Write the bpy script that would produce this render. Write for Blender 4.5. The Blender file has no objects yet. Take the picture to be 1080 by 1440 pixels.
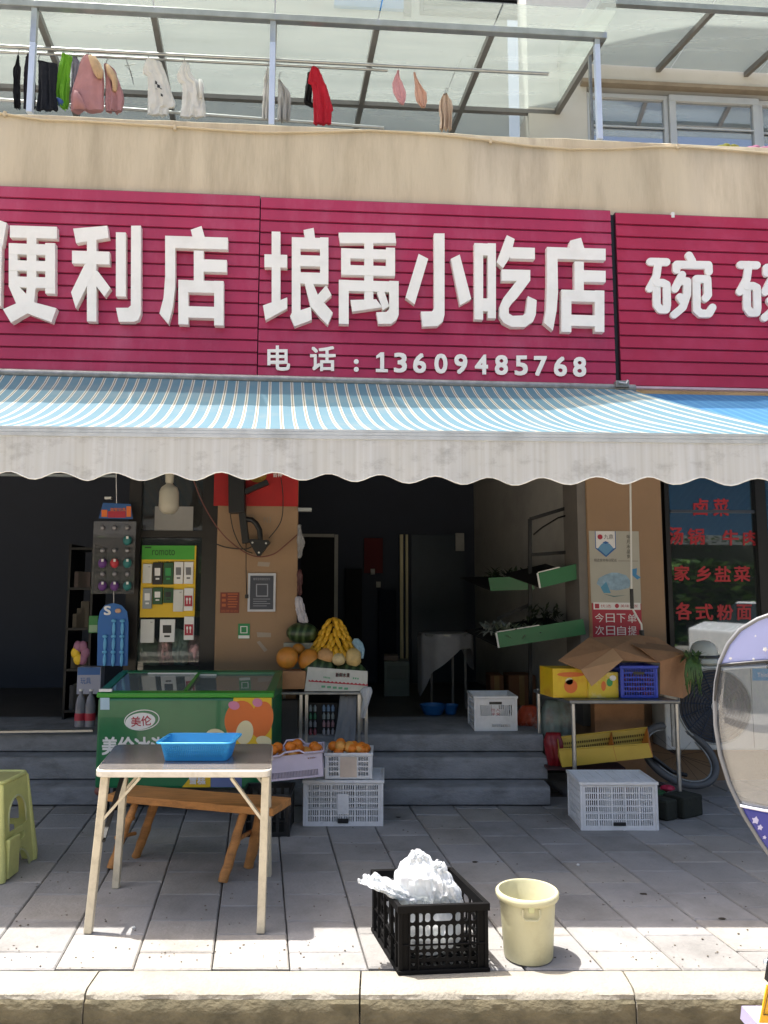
import bpy, math, random
from mathutils import Vector, Matrix
sc = bpy.context.scene
COL = sc.collection
R = math.radians
# ------------------------------------------------------------------ camera
CH, PITCH, FPX = 1.5, R(6.2), 1081.0
cam = bpy.data.cameras.new('camera'); camo = bpy.data.objects.new('camera', cam); COL.objects.link(camo)
camo.location = (0, 0, CH); camo.rotation_euler = (R(90) + PITCH, 0, 0)
cam.sensor_fit = 'VERTICAL'; cam.sensor_height = 36; cam.lens = FPX / 1440 * 36
cam.clip_start = .05; cam.clip_end = 600
sc.camera = camo
# ------------------------------------------------------------------ sky, sun, exposure
SUNV = Vector((-.30, .10, 1)).normalized()
w = bpy.data.worlds.new('World'); sc.world = w; w.use_nodes = True
nt = w.node_tree; bg = nt.nodes['Background']
sky = nt.nodes.new('ShaderNodeTexSky'); sky.sky_type = 'NISHITA'; sky.sun_disc = False
sky.sun_elevation = math.asin(SUNV.z); sky.sun_rotation = math.atan2(SUNV.x, SUNV.y)
sky.air_density = 1.0; sky.dust_density = 7.0; sky.ozone_density = .5
nt.links.new(sky.outputs[0], bg.inputs[0]); bg.inputs[1].default_value = .15
sl = bpy.data.lights.new('sun', 'SUN'); sl.energy = 5.0; sl.angle = R(.5); sl.color = (1, .95, .87)
so = bpy.data.objects.new('sun', sl); COL.objects.link(so)
so.rotation_euler = SUNV.to_track_quat('Z', 'Y').to_euler(); so.location = (-3, 1, 12)
sc.view_settings.view_transform = 'Standard'; sc.view_settings.look = 'None'
sc.view_settings.gamma = 1; sc.view_settings.use_curve_mapping = False
sc.view_settings.exposure = 1.2
sc.cycles.max_bounces = 8; sc.cycles.transparent_max_bounces = 16
sc.cycles.use_denoising = True

# ------------------------------------------------------------------ helpers
def ray(u, v):
    a, b = (u - 540) / FPX, -(v - 720) / FPX
    c, s = math.cos(PITCH), math.sin(PITCH)
    return Vector((a, c - b * s, s + b * c))
def at(u, v, Y):
    d = ray(u, v); t = Y / d.y
    return Vector((d.x * t, Y, CH + d.z * t))
def gd(u, v, z=0.0):
    d = ray(u, v); t = (z - CH) / d.z
    return Vector((d.x * t, d.y * t, z))
YAW = math.atan(.0757); CA, SA = math.cos(YAW), math.sin(YAW); D0 = 6.25
FT = Matrix(((CA, -SA, 0, 0), (SA, CA, 0, D0), (0, 0, 1, 0), (0, 0, 0, 1)))   # facade frame: s along, n into the wall, z up
DS = -.085                                                                       # sideways drift of depth lines, per metre
NY = Vector((-SA, CA, 0)); EX = Vector((CA, SA, 0)); OF = Vector((0, D0, 0)); CP = Vector((0, 0, CH))
def fl(u, v, n=0.0):
    d = ray(u, v); t = ((OF - CP).dot(NY) + n) / d.dot(NY)
    p = CP + d * t
    return (p - OF).dot(EX), p.z
def fw(u, v, n=0.0):
    s, z = fl(u, v, n); return FT @ Vector((s, n, z))
def plF(n0):
    return lambda u, v, o=0: FT @ Vector((fl(u, v, n0)[0], n0 - o, fl(u, v, n0)[1]))
def plY(Y):
    return lambda u, v, o=0: at(u, v, Y) - Vector((0, o, 0))
def frame(O, ang):
    return Matrix.Translation(Vector(O)) @ Matrix.Rotation(ang, 4, 'Z')

def lin(h):
    h = h.lstrip('#'); o = []
    for i in (0, 2, 4):
        c = int(h[i:i + 2], 16) / 255
        o.append(c / 12.92 if c <= .04045 else ((c + .055) / 1.055) ** 2.4)
    return tuple(o)
MATS = {}
def mat(name, col, rough=.6, metal=0.0, var=.12, vs=6, bump=.0, bs=40, dirt=None, spec=.5, trans=0.0, transp=0.0, coat=0, stretch=(1, 1, 1), emit=None):
    """procedural material: noise-varied colour, roughness and bump; dirt=(colour, amount, scale)"""
    if name in MATS: return MATS[name]
    m = bpy.data.materials.new(name); m.use_nodes = True; n = m.node_tree; N = n.nodes; L = n.links
    b = N['Principled BSDF']
    c = lin(col) if isinstance(col, str) else col
    tc = N.new('ShaderNodeTexCoord'); mp = N.new('ShaderNodeMapping'); mp.inputs['Scale'].default_value = stretch
    L.new(tc.outputs['Object'], mp.inputs[0])
    no = N.new('ShaderNodeTexNoise'); no.inputs['Scale'].default_value = vs; no.inputs['Detail'].default_value = 6
    no.inputs['Roughness'].default_value = .65
    L.new(mp.outputs[0], no.inputs['Vector'])
    cr = N.new('ShaderNodeValToRGB'); e = cr.color_ramp.elements
    e[0].position = .3; e[1].position = .7
    e[0].color = (*[x * (1 - var) for x in c], 1); e[1].color = (*[min(1, x * (1 + var)) for x in c], 1)
    L.new(no.outputs['Fac'], cr.inputs[0]); out = cr.outputs[0]
    if dirt:
        dc, da, dsc = dirt; dc = lin(dc) if isinstance(dc, str) else dc
        n2 = N.new('ShaderNodeTexNoise'); n2.inputs['Scale'].default_value = dsc; n2.inputs['Detail'].default_value = 8
        n2.inputs['Roughness'].default_value = .7
        L.new(mp.outputs[0], n2.inputs['Vector'])
        r2 = N.new('ShaderNodeValToRGB'); r2.color_ramp.elements[0].position = .48; r2.color_ramp.elements[1].position = .72
        r2.color_ramp.elements[0].color = (0, 0, 0, 1); r2.color_ramp.elements[1].color = (da, da, da, 1)
        L.new(n2.outputs['Fac'], r2.inputs[0])
        mx = N.new('ShaderNodeMix'); mx.data_type = 'RGBA'
        L.new(r2.outputs[0], mx.inputs[0]); L.new(out, mx.inputs[6]); mx.inputs[7].default_value = (*dc, 1)
        out = mx.outputs[2]
    L.new(out, b.inputs['Base Color'])
    rr = N.new('ShaderNodeMapRange'); rr.inputs[3].default_value = max(0, rough - .08); rr.inputs[4].default_value = min(1, rough + .1)
    L.new(no.outputs['Fac'], rr.inputs[0]); L.new(rr.outputs[0], b.inputs['Roughness'])
    b.inputs['Metallic'].default_value = metal
    b.inputs['Specular IOR Level'].default_value = spec
    b.inputs['Coat Weight'].default_value = coat
    if bump:
        n3 = N.new('ShaderNodeTexNoise'); n3.inputs['Scale'].default_value = bs; n3.inputs['Detail'].default_value = 5
        L.new(mp.outputs[0], n3.inputs['Vector'])
        bp = N.new('ShaderNodeBump'); bp.inputs['Strength'].default_value = bump; bp.inputs['Distance'].default_value = .01
        L.new(n3.outputs['Fac'], bp.inputs['Height']); L.new(bp.outputs[0], b.inputs['Normal'])
    if emit:
        b.inputs['Emission Color'].default_value = (*lin(col), 1); b.inputs['Emission Strength'].default_value = emit
    if trans or transp:
        cur = b.outputs[0]; mo = N['Material Output']
        if trans:
            tl = N.new('ShaderNodeBsdfTranslucent'); L.new(out, tl.inputs[0])
            ms = N.new('ShaderNodeMixShader'); ms.inputs[0].default_value = trans
            L.new(cur, ms.inputs[1]); L.new(tl.outputs[0], ms.inputs[2]); cur = ms.outputs[0]
        if transp:
            tp = N.new('ShaderNodeBsdfTransparent')
            tp.inputs[0].default_value = (.93, .97, .95, 1)
            ms = N.new('ShaderNodeMixShader'); ms.inputs[0].default_value = transp
            L.new(cur, ms.inputs[1]); L.new(tp.outputs[0], ms.inputs[2]); cur = ms.outputs[0]
        L.new(cur, mo.inputs[0])
    MATS[name] = m; return m

class MB:
    def __init__(s, T=None): s.v = []; s.f = []; s.T = T; s.mi = []; s.cur = 0
    def add(s, vs, fs):
        b = len(s.v)
        for p in vs:
            p = Vector(p); s.v.append(s.T @ p if s.T else p)
        for f in fs: s.f.append([b + i for i in f]); s.mi.append(s.cur)
        return s
    def box(s, x0, x1, y0, y1, z0, z1, sh=0.0):
        """sh: sideways drift of the far face (skewed buildings)"""
        d = sh * (y1 - y0)
        return s.add([(x0, y0, z0), (x1, y0, z0), (x1 + d, y1, z0), (x0 + d, y1, z0), (x0, y0, z1), (x1, y0, z1), (x1 + d, y1, z1), (x0 + d, y1, z1)],
                     [(0, 3, 2, 1), (4, 5, 6, 7), (0, 1, 5, 4), (1, 2, 6, 5), (2, 3, 7, 6), (3, 0, 4, 7)])
    def hexa(s, p):      # 8 points: bottom loop then top loop
        return s.add(p, [(0, 3, 2, 1), (4, 5, 6, 7), (0, 1, 5, 4), (1, 2, 6, 5), (2, 3, 7, 6), (3, 0, 4, 7)])
    def bar(s, p, q, w, h=None, up=(0, 0, 1)):
        h = h or w; p = Vector(p); q = Vector(q); d = (q - p).normalized(); up = Vector(up)
        if abs(d.dot(up)) > .95: up = Vector((0, 1, 0))
        a = d.cross(up).normalized() * w / 2; b = a.cross(d).normalized() * h / 2
        return s.hexa([p - a - b, p + a - b, q + a - b, q - a - b, p - a + b, p + a + b, q + a + b, q - a + b])
    def tube(s, pts, r, n=8, caps=True, r1=None, closed=False):
        pts = [Vector(p) for p in pts]; N = len(pts); rings = []
        prev = None
        for i, p in enumerate(pts):
            if closed: d = pts[(i + 1) % N] - pts[i - 1]
            else: d = pts[min(i + 1, N - 1)] - pts[max(i - 1, 0)]
            d.normalize()
            if prev is None:
                a = d.cross(Vector((0, 0, 1)))
                if a.length < .1: a = d.cross(Vector((1, 0, 0)))
            else: a = prev - d * prev.dot(d)
            a.normalize(); prev = a; b = d.cross(a)
            rr = r[i] if isinstance(r, (list, tuple)) else (r if r1 is None else r + (r1 - r) * i / max(1, N - 1))
            rings.append([p + (a * math.cos(t) + b * math.sin(t)) * rr for t in [2 * math.pi * k / n for k in range(n)]])
        vs = [x for rg in rings for x in rg]; fs = []
        for i in range(N if closed else N - 1):
            j = (i + 1) % N
            for k in range(n): fs.append((i * n + k, i * n + (k + 1) % n, j * n + (k + 1) % n, j * n + k))
        if caps and not closed: fs += [tuple(range(n))[::-1], tuple((N - 1) * n + k for k in range(n))]
        return s.add(vs, fs)
    def lathe(s, prof, c=(0, 0, 0), n=24, closed=False, ax=1, ay=1):
        vs = []; fs = []
        for r, z in prof:
            for k in range(n):
                t = 2 * math.pi * k / n; vs.append((c[0] + r * ax * math.cos(t), c[1] + r * ay * math.sin(t), c[2] + z))
        m = len(prof)
        for i in range(m if closed else m - 1):
            j = (i + 1) % m
            for k in range(n): fs.append((i * n + k, i * n + (k + 1) % n, j * n + (k + 1) % n, j * n + k))
        if not closed:
            if prof[0][0] > 1e-4: fs.append(tuple(range(n))[::-1])
            if prof[-1][0] > 1e-4: fs.append(tuple((m - 1) * n + k for k in range(n)))
        return s.add(vs, fs)
    def ell(s, c, rx, ry, rz, nu=14, nv=9, rot=None, wob=0, seed=0):
        rg = random.Random(seed); vs = []; fs = []
        for i in range(nv + 1):
            a = math.pi * i / nv
            for k in range(nu):
                t = 2 * math.pi * k / nu
                q = Vector((rx * math.sin(a) * math.cos(t), ry * math.sin(a) * math.sin(t), rz * math.cos(a))) * (1 + wob * rg.uniform(-1, 1))
                if rot: q = rot @ q
                vs.append(Vector(c) + q)
        for i in range(nv):
            for k in range(nu): fs.append((i * nu + k, (i + 1) * nu + k, (i + 1) * nu + (k + 1) % nu, i * nu + (k + 1) % nu))
        return s.add(vs, fs)
    def prism(s, poly, f0, f1):
        """poly: 2-D points; f0/f1 map a point to front / back position"""
        n = len(poly); vs = [f0(p) for p in poly] + [f1(p) for p in poly]
        fs = [tuple(range(n)), tuple(range(n, 2 * n))[::-1]] + [(i, i + n, (i + 1) % n + n, (i + 1) % n) for i in range(n)]
        return s.add(vs, fs)
    def grid(s, fn, nu, nv, close=False):
        vs = [fn(i / nu, j / nv) for j in range(nv + 1) for i in range(nu + 1)]; k = nu + 1
        return s.add(vs, [(j * k + i, j * k + i + 1, (j + 1) * k + i + 1, (j + 1) * k + i) for j in range(nv) for i in range(nu)])
    def build(s, name, m, parent=None, smooth=False, bevel=0, solid=0, kind=None, sub=0):
        me = bpy.data.meshes.new(name)
        o = bpy.data.objects.new(name, me); COL.objects.link(o)
        off = Vector((0, 0, 0)); q = parent
        if parent:
            o.parent = parent
            while q: off += q.location; q = q.parent
        elif s.v:
            off = Vector([sum(p[i] for p in s.v) / len(s.v) for i in range(3)]); off.z = min(p.z for p in s.v); o.location = off
        me.from_pydata([p - off for p in s.v], [], s.f)
        for mm in (m if isinstance(m, (list, tuple)) else [m]): me.materials.append(mm)
        if isinstance(m, (list, tuple)): me.polygons.foreach_set('material_index', s.mi)
        me.validate()
        if smooth:
            me.polygons.foreach_set('use_smooth', [True] * len(me.polygons))
            if smooth != 'all': me.set_sharp_from_angle(angle=R(45))
        if solid:
            md = o.modifiers.new('thickness', 'SOLIDIFY'); md.thickness = solid; md.offset = 0
        if sub:
            md = o.modifiers.new('smooth', 'SUBSURF'); md.levels = md.render_levels = sub
        if bevel:
            md = o.modifiers.new('edge', 'BEVEL'); md.width = bevel; md.segments = 2; md.limit_method = 'ANGLE'; md.angle_limit = R(50)
        if kind: o['kind'] = kind
        return o
def crumple(o, st, size, sub=1, st2=None):
    if sub: md = o.modifiers.new('fine', 'SUBSURF'); md.levels = md.render_levels = sub
    for k, (a, b) in enumerate(((st, size), (st2 or st * .35, size * .3))):
        tx = bpy.data.textures.new('creases', 'CLOUDS'); tx.noise_scale = b; tx.noise_depth = 2
        md = o.modifiers.new('creases', 'DISPLACE'); md.texture = tx; md.strength = a; md.mid_level = .5; md.texture_coords = 'GLOBAL'
    return o
def facet(o, st, size):
    tx = bpy.data.textures.new('facets', 'VORONOI'); tx.noise_scale = size; tx.weight_1 = -1; tx.weight_2 = 1; tx.distance_metric = 'DISTANCE'
    md = o.modifiers.new('facets', 'DISPLACE'); md.texture = tx; md.strength = st; md.mid_level = .3; md.texture_coords = 'GLOBAL'
    return o
def tag(o, label, cat, group=None):
    o['label'] = label; o['category'] = cat
    if group: o['group'] = group
    return o
def thing(name, label, cat, loc=(0, 0, 0), group=None):
    o = bpy.data.objects.new(name, None); COL.objects.link(o); o.location = loc; o.empty_display_size = .1
    return tag(o, label, cat, group)
def copytree(o, parent=None, delta=(0, 0, 0), rz=0):
    c = o.copy(); COL.objects.link(c); c.parent = parent
    if parent is None: c.location = o.location + Vector(delta); c.rotation_euler.z += rz
    for ch in list(o.children): copytree(ch, c)
    return c

TXT = {}
def text_mesh(body, off=.012, ext=.0):
    k = (body, off)
    if k not in TXT:
        cu = bpy.data.curves.new('lettering', 'FONT'); cu.body = body; cu.offset = off; cu.resolution_u = 3; cu.align_x = 'CENTER'
        o = bpy.data.objects.new('lettering', cu); COL.objects.link(o)
        bpy.context.view_layer.update()
        me = bpy.data.meshes.new_from_object(o.evaluated_get(bpy.context.evaluated_depsgraph_get()))
        vs = [v.co.copy() for v in me.vertices]; fs = [tuple(p.vertices) for p in me.polygons]
        bpy.data.objects.remove(o); bpy.data.curves.remove(cu); bpy.data.meshes.remove(me)
        xs = [v.x for v in vs]; ys = [v.y for v in vs]
        x0, x1, y0, y1 = min(xs), max(xs), min(ys), max(ys)
        vs = [((v.x - x0) / (x1 - x0), (v.y - y0) / (y1 - y0)) for v in vs]
        TXT[k] = (vs, fs)
    return TXT[k]
def put_text(mb, body, f, u0, v0, u1, v1, off=.012, rot=0):
    """fit flat lettering into the box; f maps (u,v) to a position"""
    vs, fs = text_mesh(body, 0)
    cu, cv = (u0 + u1) / 2, (v0 + v1) / 2; d = off * .75 * abs(v1 - v0)
    u0 += d; u1 -= d; v0 += d * (1 if v1 > v0 else -1); v1 -= d * (1 if v1 > v0 else -1)
    sh = [(0, 0)] if off < .015 else [(-d, -d), (d, -d), (-d, d), (d, d), (0, 0)]
    for k, (dx, dy) in enumerate(sh):
        o = []
        for x, y in vs:
            a = u0 + x * (u1 - u0) - cu + dx; b = v1 + y * (v0 - v1) - cv + dy
            q = (cu + a * math.cos(rot) - b * math.sin(rot), cv + a * math.sin(rot) + b * math.cos(rot))
            try: o.append(f(q[0], q[1], .00025 * k))
            except TypeError: o.append(f(*q))
        mb.add(o, fs)
        if k == 0 and len(sh) > 1 and f.__code__.co_argcount < 3: break
    return mb
def quad(mb, f, u0, v0, u1, v1, sl=0, th=.003):
    """thin raised sheet between two corners on a mapped plane"""
    P = [(u0, v0), (u1, v0 + sl * (u1 - u0)), (u1, v1 + sl * (u1 - u0)), (u0, v1)]
    return mb.prism(P, lambda p: f(p[0], p[1], th), lambda p: f(p[0], p[1], 0))
def rows_shape(rows, pl, thick, nr=14, nc=10, fold=.01, seed=0, freq=3.0, T=None, taper=.35, pw=2):
    """a soft closed shape lofted from rows (v, uL, uR) on plane pl: cloth, bags"""
    rg = random.Random(seed); ph = [rg.uniform(0, 6.28) for _ in range(4)]
    vs0, vs1 = rows[0][0], rows[-1][0]
    def ev(v):
        for a, b in zip(rows, rows[1:]):
            if a[0] <= v <= b[0] or b is rows[-1]:
                t = (v - a[0]) / (b[0] - a[0] + 1e-9); t = max(0, min(1, t))
                return a[1] + (b[1] - a[1]) * t, a[2] + (b[2] - a[2]) * t
    mb = MB(); m = nc + 1; V = []
    for side in (1, -1):
        for j in range(nr + 1):
            q = j / nr; v = vs0 + (vs1 - vs0) * q; L, Rr = ev(v)
            pr = min(1, taper + 2.2 * min(q, 1 - q)) if taper < 1 else 1
            for i in range(m):
                t = i / nc; u = L + (Rr - L) * t
                e = math.sqrt(max(0, 1 - abs(2 * t - 1) ** pw))
                wv = math.sin(t * freq * 6.28 + ph[0] + q * 2 + math.sin(q * 5 + ph[1])) * .6 + math.sin(t * freq * 11 + ph[2] - q * 3) * .4
                V.append(pl(u, v, side * thick * e * pr + fold * wv * e * (.3 + .7 * q)))
    K = (nr + 1) * m; F = []
    for j in range(nr):
        for i in range(nc):
            a = j * m + i; F.append((a, a + m, a + m + 1, a + 1)); b = K + a; F.append((b, b + 1, b + m + 1, b + m))
    for j in range(nr):
        a = j * m; F.append((a, K + a, K + a + m, a + m)); a += nc; F.append((a, a + m, K + a + m, K + a))
    F.append(tuple(range(m)) + tuple(K + i for i in range(m))[::-1])
    F.append(tuple(nr * m + i for i in range(m))[::-1] + tuple(K + nr * m + i for i in range(m)))
    return mb.add(V, F)

# ------------------------------------------------------------------ shared materials
beige = mat('beige_render', '#c2b49b', .85, var=.1, vs=1.8, bump=.25, bs=60, dirt=('#85775f', .6, 1.6), stretch=(1.6, 1, .22))
tan = mat('tan_paint', '#957a60', .8, var=.06, vs=2, bump=.15, bs=50, dirt=('#8a7254', .4, 2.5))
steel = mat('brushed_steel', '#a9abab', .34, .9, var=.15, vs=9)
galv = mat('dull_steel', '#8a8c8b', .5, .75, var=.25, vs=14, dirt=('#4e4a44', .4, 8))
blackm = mat('black_metal', '#17181a', .45, .2, var=.2, vs=12)
blackp = mat('black_plastic', '#1c1d1f', .42, var=.2, vs=20, dirt=('#4a4843', .25, 10))
whitep = mat('white_plastic', '#e3e4e6', .45, var=.04, vs=10, dirt=('#a8a7a2', .35, 7), trans=.12)
white = mat('white_paint', '#d8d8d4', .5, var=.04)
concrete = mat('step_concrete', '#828488', .85, var=.18, vs=5, bump=.5, bs=45, dirt=('#3c3b3a', .6, 3.2), stretch=(1, 1, 2))
dark = mat('dimmed_room_paint', '#3c424f', .9, var=.08, vs=2)  # wall colour kept dark to carry the dimness of the shop interiors
roomw = mat('room_paint', '#4d5057', .85, var=.06, vs=1.5, dirt=('#5a5a5c', .4, 1.5))  # grey-white wall darkened in its colour for the dim room
cardb = mat('cardboard', '#a37a58', .85, var=.1, vs=5, bump=.1, bs=80, dirt=('#6f4c33', .4, 6))
wood = mat('bench_wood', '#b07a43', .65, var=.25, vs=4, bump=.3, bs=30, dirt=('#5a3719', .5, 7), stretch=(1, 6, 6))
paper = mat('paper', '#cfcfcb', .8, var=.05)
bagp = mat('thin_plastic_bag', '#dfe2e8', .22, var=.08, vs=9, bump=.15, bs=35, trans=.35, transp=.3)
def creases(m, sc_=16, st=.7):
    N = m.node_tree.nodes; L = m.node_tree.links; v = N.new('ShaderNodeTexVoronoi'); v.feature = 'DISTANCE_TO_EDGE'; v.inputs['Scale'].default_value = sc_
    tc = N.new('ShaderNodeTexCoord'); nz = N.new('ShaderNodeTexNoise'); nz.inputs['Scale'].default_value = 7; mx = N.new('ShaderNodeMix'); mx.data_type = 'VECTOR'; mx.inputs[0].default_value = .12
    L.new(tc.outputs['Object'], nz.inputs[0]); L.new(tc.outputs['Object'], mx.inputs[4]); L.new(nz.outputs['Color'], mx.inputs[5]); L.new(mx.outputs[1], v.inputs['Vector'])
    b = N.new('ShaderNodeBump'); b.inputs['Strength'].default_value = st; b.inputs['Distance'].default_value = .02; L.new(v.outputs['Distance'], b.inputs['Height'])
    P = N['Principled BSDF']
    if P.inputs['Normal'].links: L.new(P.inputs['Normal'].links[0].from_socket, b.inputs['Normal'])
    L.new(b.outputs[0], P.inputs['Normal']); return m
creases(bagp, 18, .35)
def shopglass(name, tint, refl=.12, op=.1):
    if name in MATS: return MATS[name]
    m = bpy.data.materials.new(name); m.use_nodes = True; N = m.node_tree.nodes; L = m.node_tree.links
    N.remove(N['Principled BSDF']); mo = N['Material Output']
    g = N.new('ShaderNodeBsdfGlossy'); g.inputs['Roughness'].default_value = .02; g.inputs[0].default_value = (.95, .97, 1, 1)
    t = N.new('ShaderNodeBsdfTransparent'); t.inputs[0].default_value = (*tint, 1)
    d = N.new('ShaderNodeBsdfDiffuse'); d.inputs[0].default_value = (*tint, 1)
    fr = N.new('ShaderNodeFresnel'); fr.inputs[0].default_value = 1.5
    ad = N.new('ShaderNodeMath'); ad.operation = 'ADD'; ad.inputs[1].default_value = refl; ad.use_clamp = True; L.new(fr.outputs[0], ad.inputs[0])
    m0 = N.new('ShaderNodeMixShader'); m0.inputs[0].default_value = op; L.new(t.outputs[0], m0.inputs[1]); L.new(d.outputs[0], m0.inputs[2])
    m1 = N.new('ShaderNodeMixShader'); L.new(ad.outputs[0], m1.inputs[0]); L.new(m0.outputs[0], m1.inputs[1]); L.new(g.outputs[0], m1.inputs[2])
    L.new(m1.outputs[0], mo.inputs[0]); MATS[name] = m; return m
glass = shopglass('shop_glass', (.7, .74, .74), .0, .02)
def flat(name, col, r=.5): return mat(name, col, r, var=.04, vs=8)
RED = flat('print_red', '#a3263a'); WHT = flat('print_white', '#dcdcdc'); BLK = flat('print_black', '#1b1b1d'); BLU = flat('print_blue', '#2a5d9c')
GRN = flat('print_green', '#2f8f4c'); YEL = flat('print_yellow', '#d8b21e'); ORG = flat('print_orange', '#cf6a2a'); PNK = flat('print_pink', '#c77a9a')
CRM = flat('print_cream', '#d9cfa6')
# ================================================================== GROUND
SH = -.162                                     # depth lines of the street drift left
def road_mat():
    return mat('road_concrete', '#a79d8c', .9, var=.14, vs=3, bump=.5, bs=70, dirt=('#6f665a', .5, 2))
road = MB().add([(-80, -60, -.12), (90, -60, -.12), (90, 3.3, -.12), (-80, 3.3, -.12)], [(0, 1, 2, 3)]).build('road', road_mat(), kind='structure')
base = MB(); base.box(-30, 30, 3.2, 30, -.3, -.035); base.build('ground', mat('mortar_bed', '#4a443c', .95, var=.2, vs=20), kind='structure')
pm = [mat('paver_%s' % k, c, .82, var=.13, vs=3.2, bump=.45, bs=55, dirt=(dc, .45, 2.3)) for k, c, dc in
      (('grey', '#868585', '#504e4b'), ('warm', '#8b8884', '#56524c'), ('dull', '#7f7e7d', '#4a4846'))]
rg = random.Random(4)
pav = MB().box(-14, 14, 6.2, 6.3, -.034, -.02).build('pavement', MATS['mortar_bed'], kind='structure')
PW, PL, GAP = .317, .62, .0052
x00 = gd(304, 1312).x - SH * gd(304, 1312).y
def paver(x0, x1, y0, y1, k):
    """one square slab, x limits measured at the kerb line; side joints follow the drift of the street"""
    mb = MB(); g = GAP / 2 * rg.uniform(.6, 1.5); e = .006
    def loop(z, ins, tl): return [(x0 + g + ins + SH * (y0 + g + ins), y0 + g + ins, z + tl[0]), (x1 - g - ins + SH * (y0 + g + ins), y0 + g + ins, z + tl[1]), (x1 - g - ins + SH * (y1 - g - ins), y1 - g - ins, z + tl[2]), (x0 + g + ins + SH * (y1 - g - ins), y1 - g - ins, z + tl[3])]
    tl = [rg.uniform(-.002, .002) for _ in range(4)]
    mb.add(loop(-.034, 0, (0,) * 4) + loop(-.006, 0, tl) + loop(0, e, tl), [(0, 1, 5, 4), (1, 2, 6, 5), (2, 3, 7, 6), (3, 0, 4, 7), (4, 5, 9, 8), (5, 6, 10, 9), (6, 7, 11, 10), (7, 4, 8, 11), (8, 9, 10, 11)])
    return mb.build('paver', pm[k % 3], pav)
PL = .315; Y0 = 3.285; kk = 0
for c in range(-11, 17):
    off = (.155 if c % 2 else 0) + rg.uniform(-.012, .012)
    y = Y0 - off
    while y < 6.6:
        a, b = max(y, Y0), y + PL; y += PL
        if b - a < .06 or a > 6.55: continue
        xc = x00 + (c + .5) * PW + SH * b
        if abs(xc) > b * .545 + .25: continue
        if 5.8 < a and xc < 1.3: continue
        paver(x00 + c * PW, x00 + (c + 1) * PW, a, b, rg.randrange(3)); kk += 1
kerb = MB().box(-14, 14, 3.20, 3.24, -.3, -.06).build('kerb', MATS['mortar_bed'], kind='structure')
km = mat('kerb_granite', '#8b877d', .85, var=.14, vs=6, bump=.6, bs=60, dirt=('#5d584c', .5, 3))
kf = mat('kerb_face_shade_grime', '#5f5947', .95, var=.35, vs=9, bump=.9, bs=30, dirt=('#39382a', .8, 5), stretch=(1, 1, 1.6))  # front face darkened in its colour for shade as well as grime
# kerb stones: rounded lip on top, rough front face
ej = [-4.2, -3.15]; e0 = gd(133, 1375).x; ej = [e0 + 1.05 * k for k in range(-4, 6)]
for a, b in zip(ej, ej[1:]):
    mb = MB(); g = .0035; n = 26; prof = [(3.275, -.3), (3.278, -.004), (3.262, .002), (3.16, .0), (3.135, -.004), (3.118, -.016), (3.116, -.032), (3.106, -.042), (3.104, -.08), (3.1, -.3)]
    rr = random.Random(int(a * 100)); fr = [[rr.uniform(-.002, .002) for _ in prof] for _ in range(n + 1)]
    for i in range(n + 1):
        for (y, z), d in zip(prof, fr[i]): pass
    vs = []; m = len(prof)
    for i in range(n + 1):
        x = a + g + (b - a - 2 * g) * i / n
        for j, (y, z) in enumerate(prof):
            d = fr[i][j] * (1.4 if j > 5 else .5)
            ex = .005 * rr.random() if i in (0, n) and 2 < j < 7 else 0
            vs.append((x, y + d + ex, z + d * .4 - ex * .5))
    fs = [(i * m + j, i * m + j + 1, (i + 1) * m + j + 1, (i + 1) * m + j) for i in range(n) for j in range(m - 1)]
    fs += [tuple(range(m)), tuple(n * m + j for j in range(m))[::-1]]
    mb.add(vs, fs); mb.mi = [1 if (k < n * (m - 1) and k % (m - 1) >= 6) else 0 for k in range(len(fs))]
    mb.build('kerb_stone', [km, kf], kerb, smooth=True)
# stairs
st = MB().box(-9, at(772, 1000, 5.9).x - .05, 5.75, 6.9, -.01, .12).build('stairs', concrete, kind='structure')
xr = [at(774, 1120, 5.68).x, at(770, 1080, 5.87).x, at(764, 1045, 6.03).x]
def stepblock(x0, x1, y0, y1, z0, z1, sd):
    mb = MB(); n = 60; rr = random.Random(sd); vs = []; prof = [(y0 + .03, z0), (y0 + .012, z0 + .012), (y0, z1 - .03), (y0 + .002, z1 - .012), (y0 + .012, z1 - .002), (y0 + .03, z1), (y1, z1), (y1, z0)]
    m = len(prof)
    for i in range(n + 1):
        x = x0 + (x1 - x0) * i / n; q = rr.uniform(-.004, .004)
        for j, (y, z) in enumerate(prof): vs.append((x, y + (q if j < 5 else 0) + (rr.uniform(0, .006) if j == 3 else 0), z - (rr.uniform(0, .006) if j in (3, 4) else 0)))
    fs = [(i * m + j, (i + 1) * m + j, (i + 1) * m + (j + 1) % m, i * m + (j + 1) % m) for i in range(n) for j in range(m)]
    fs += [tuple(range(m)), tuple(n * m + j for j in range(m))[::-1]]
    return mb.add(vs, fs)
stepblock(-9, xr[0], 5.68, 6.95, .002, .137, 1).build('step', concrete, st, smooth=True)
stepblock(-9, xr[1], 5.87, 6.93, .139, .306, 2).build('step', concrete, st, smooth=True)
stepblock(-9, xr[2], 6.03, 6.9, .308, .443, 3).build('step', concrete, st, smooth=True)
flr = mat('shop_floor', '#4b4743', .45, var=.12, vs=3, dirt=('#2b2825', .5, 4))
MB().box(-9, 7, 6.91, 13, .1, .441).build('shop_floor', flr, kind='structure')
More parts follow.
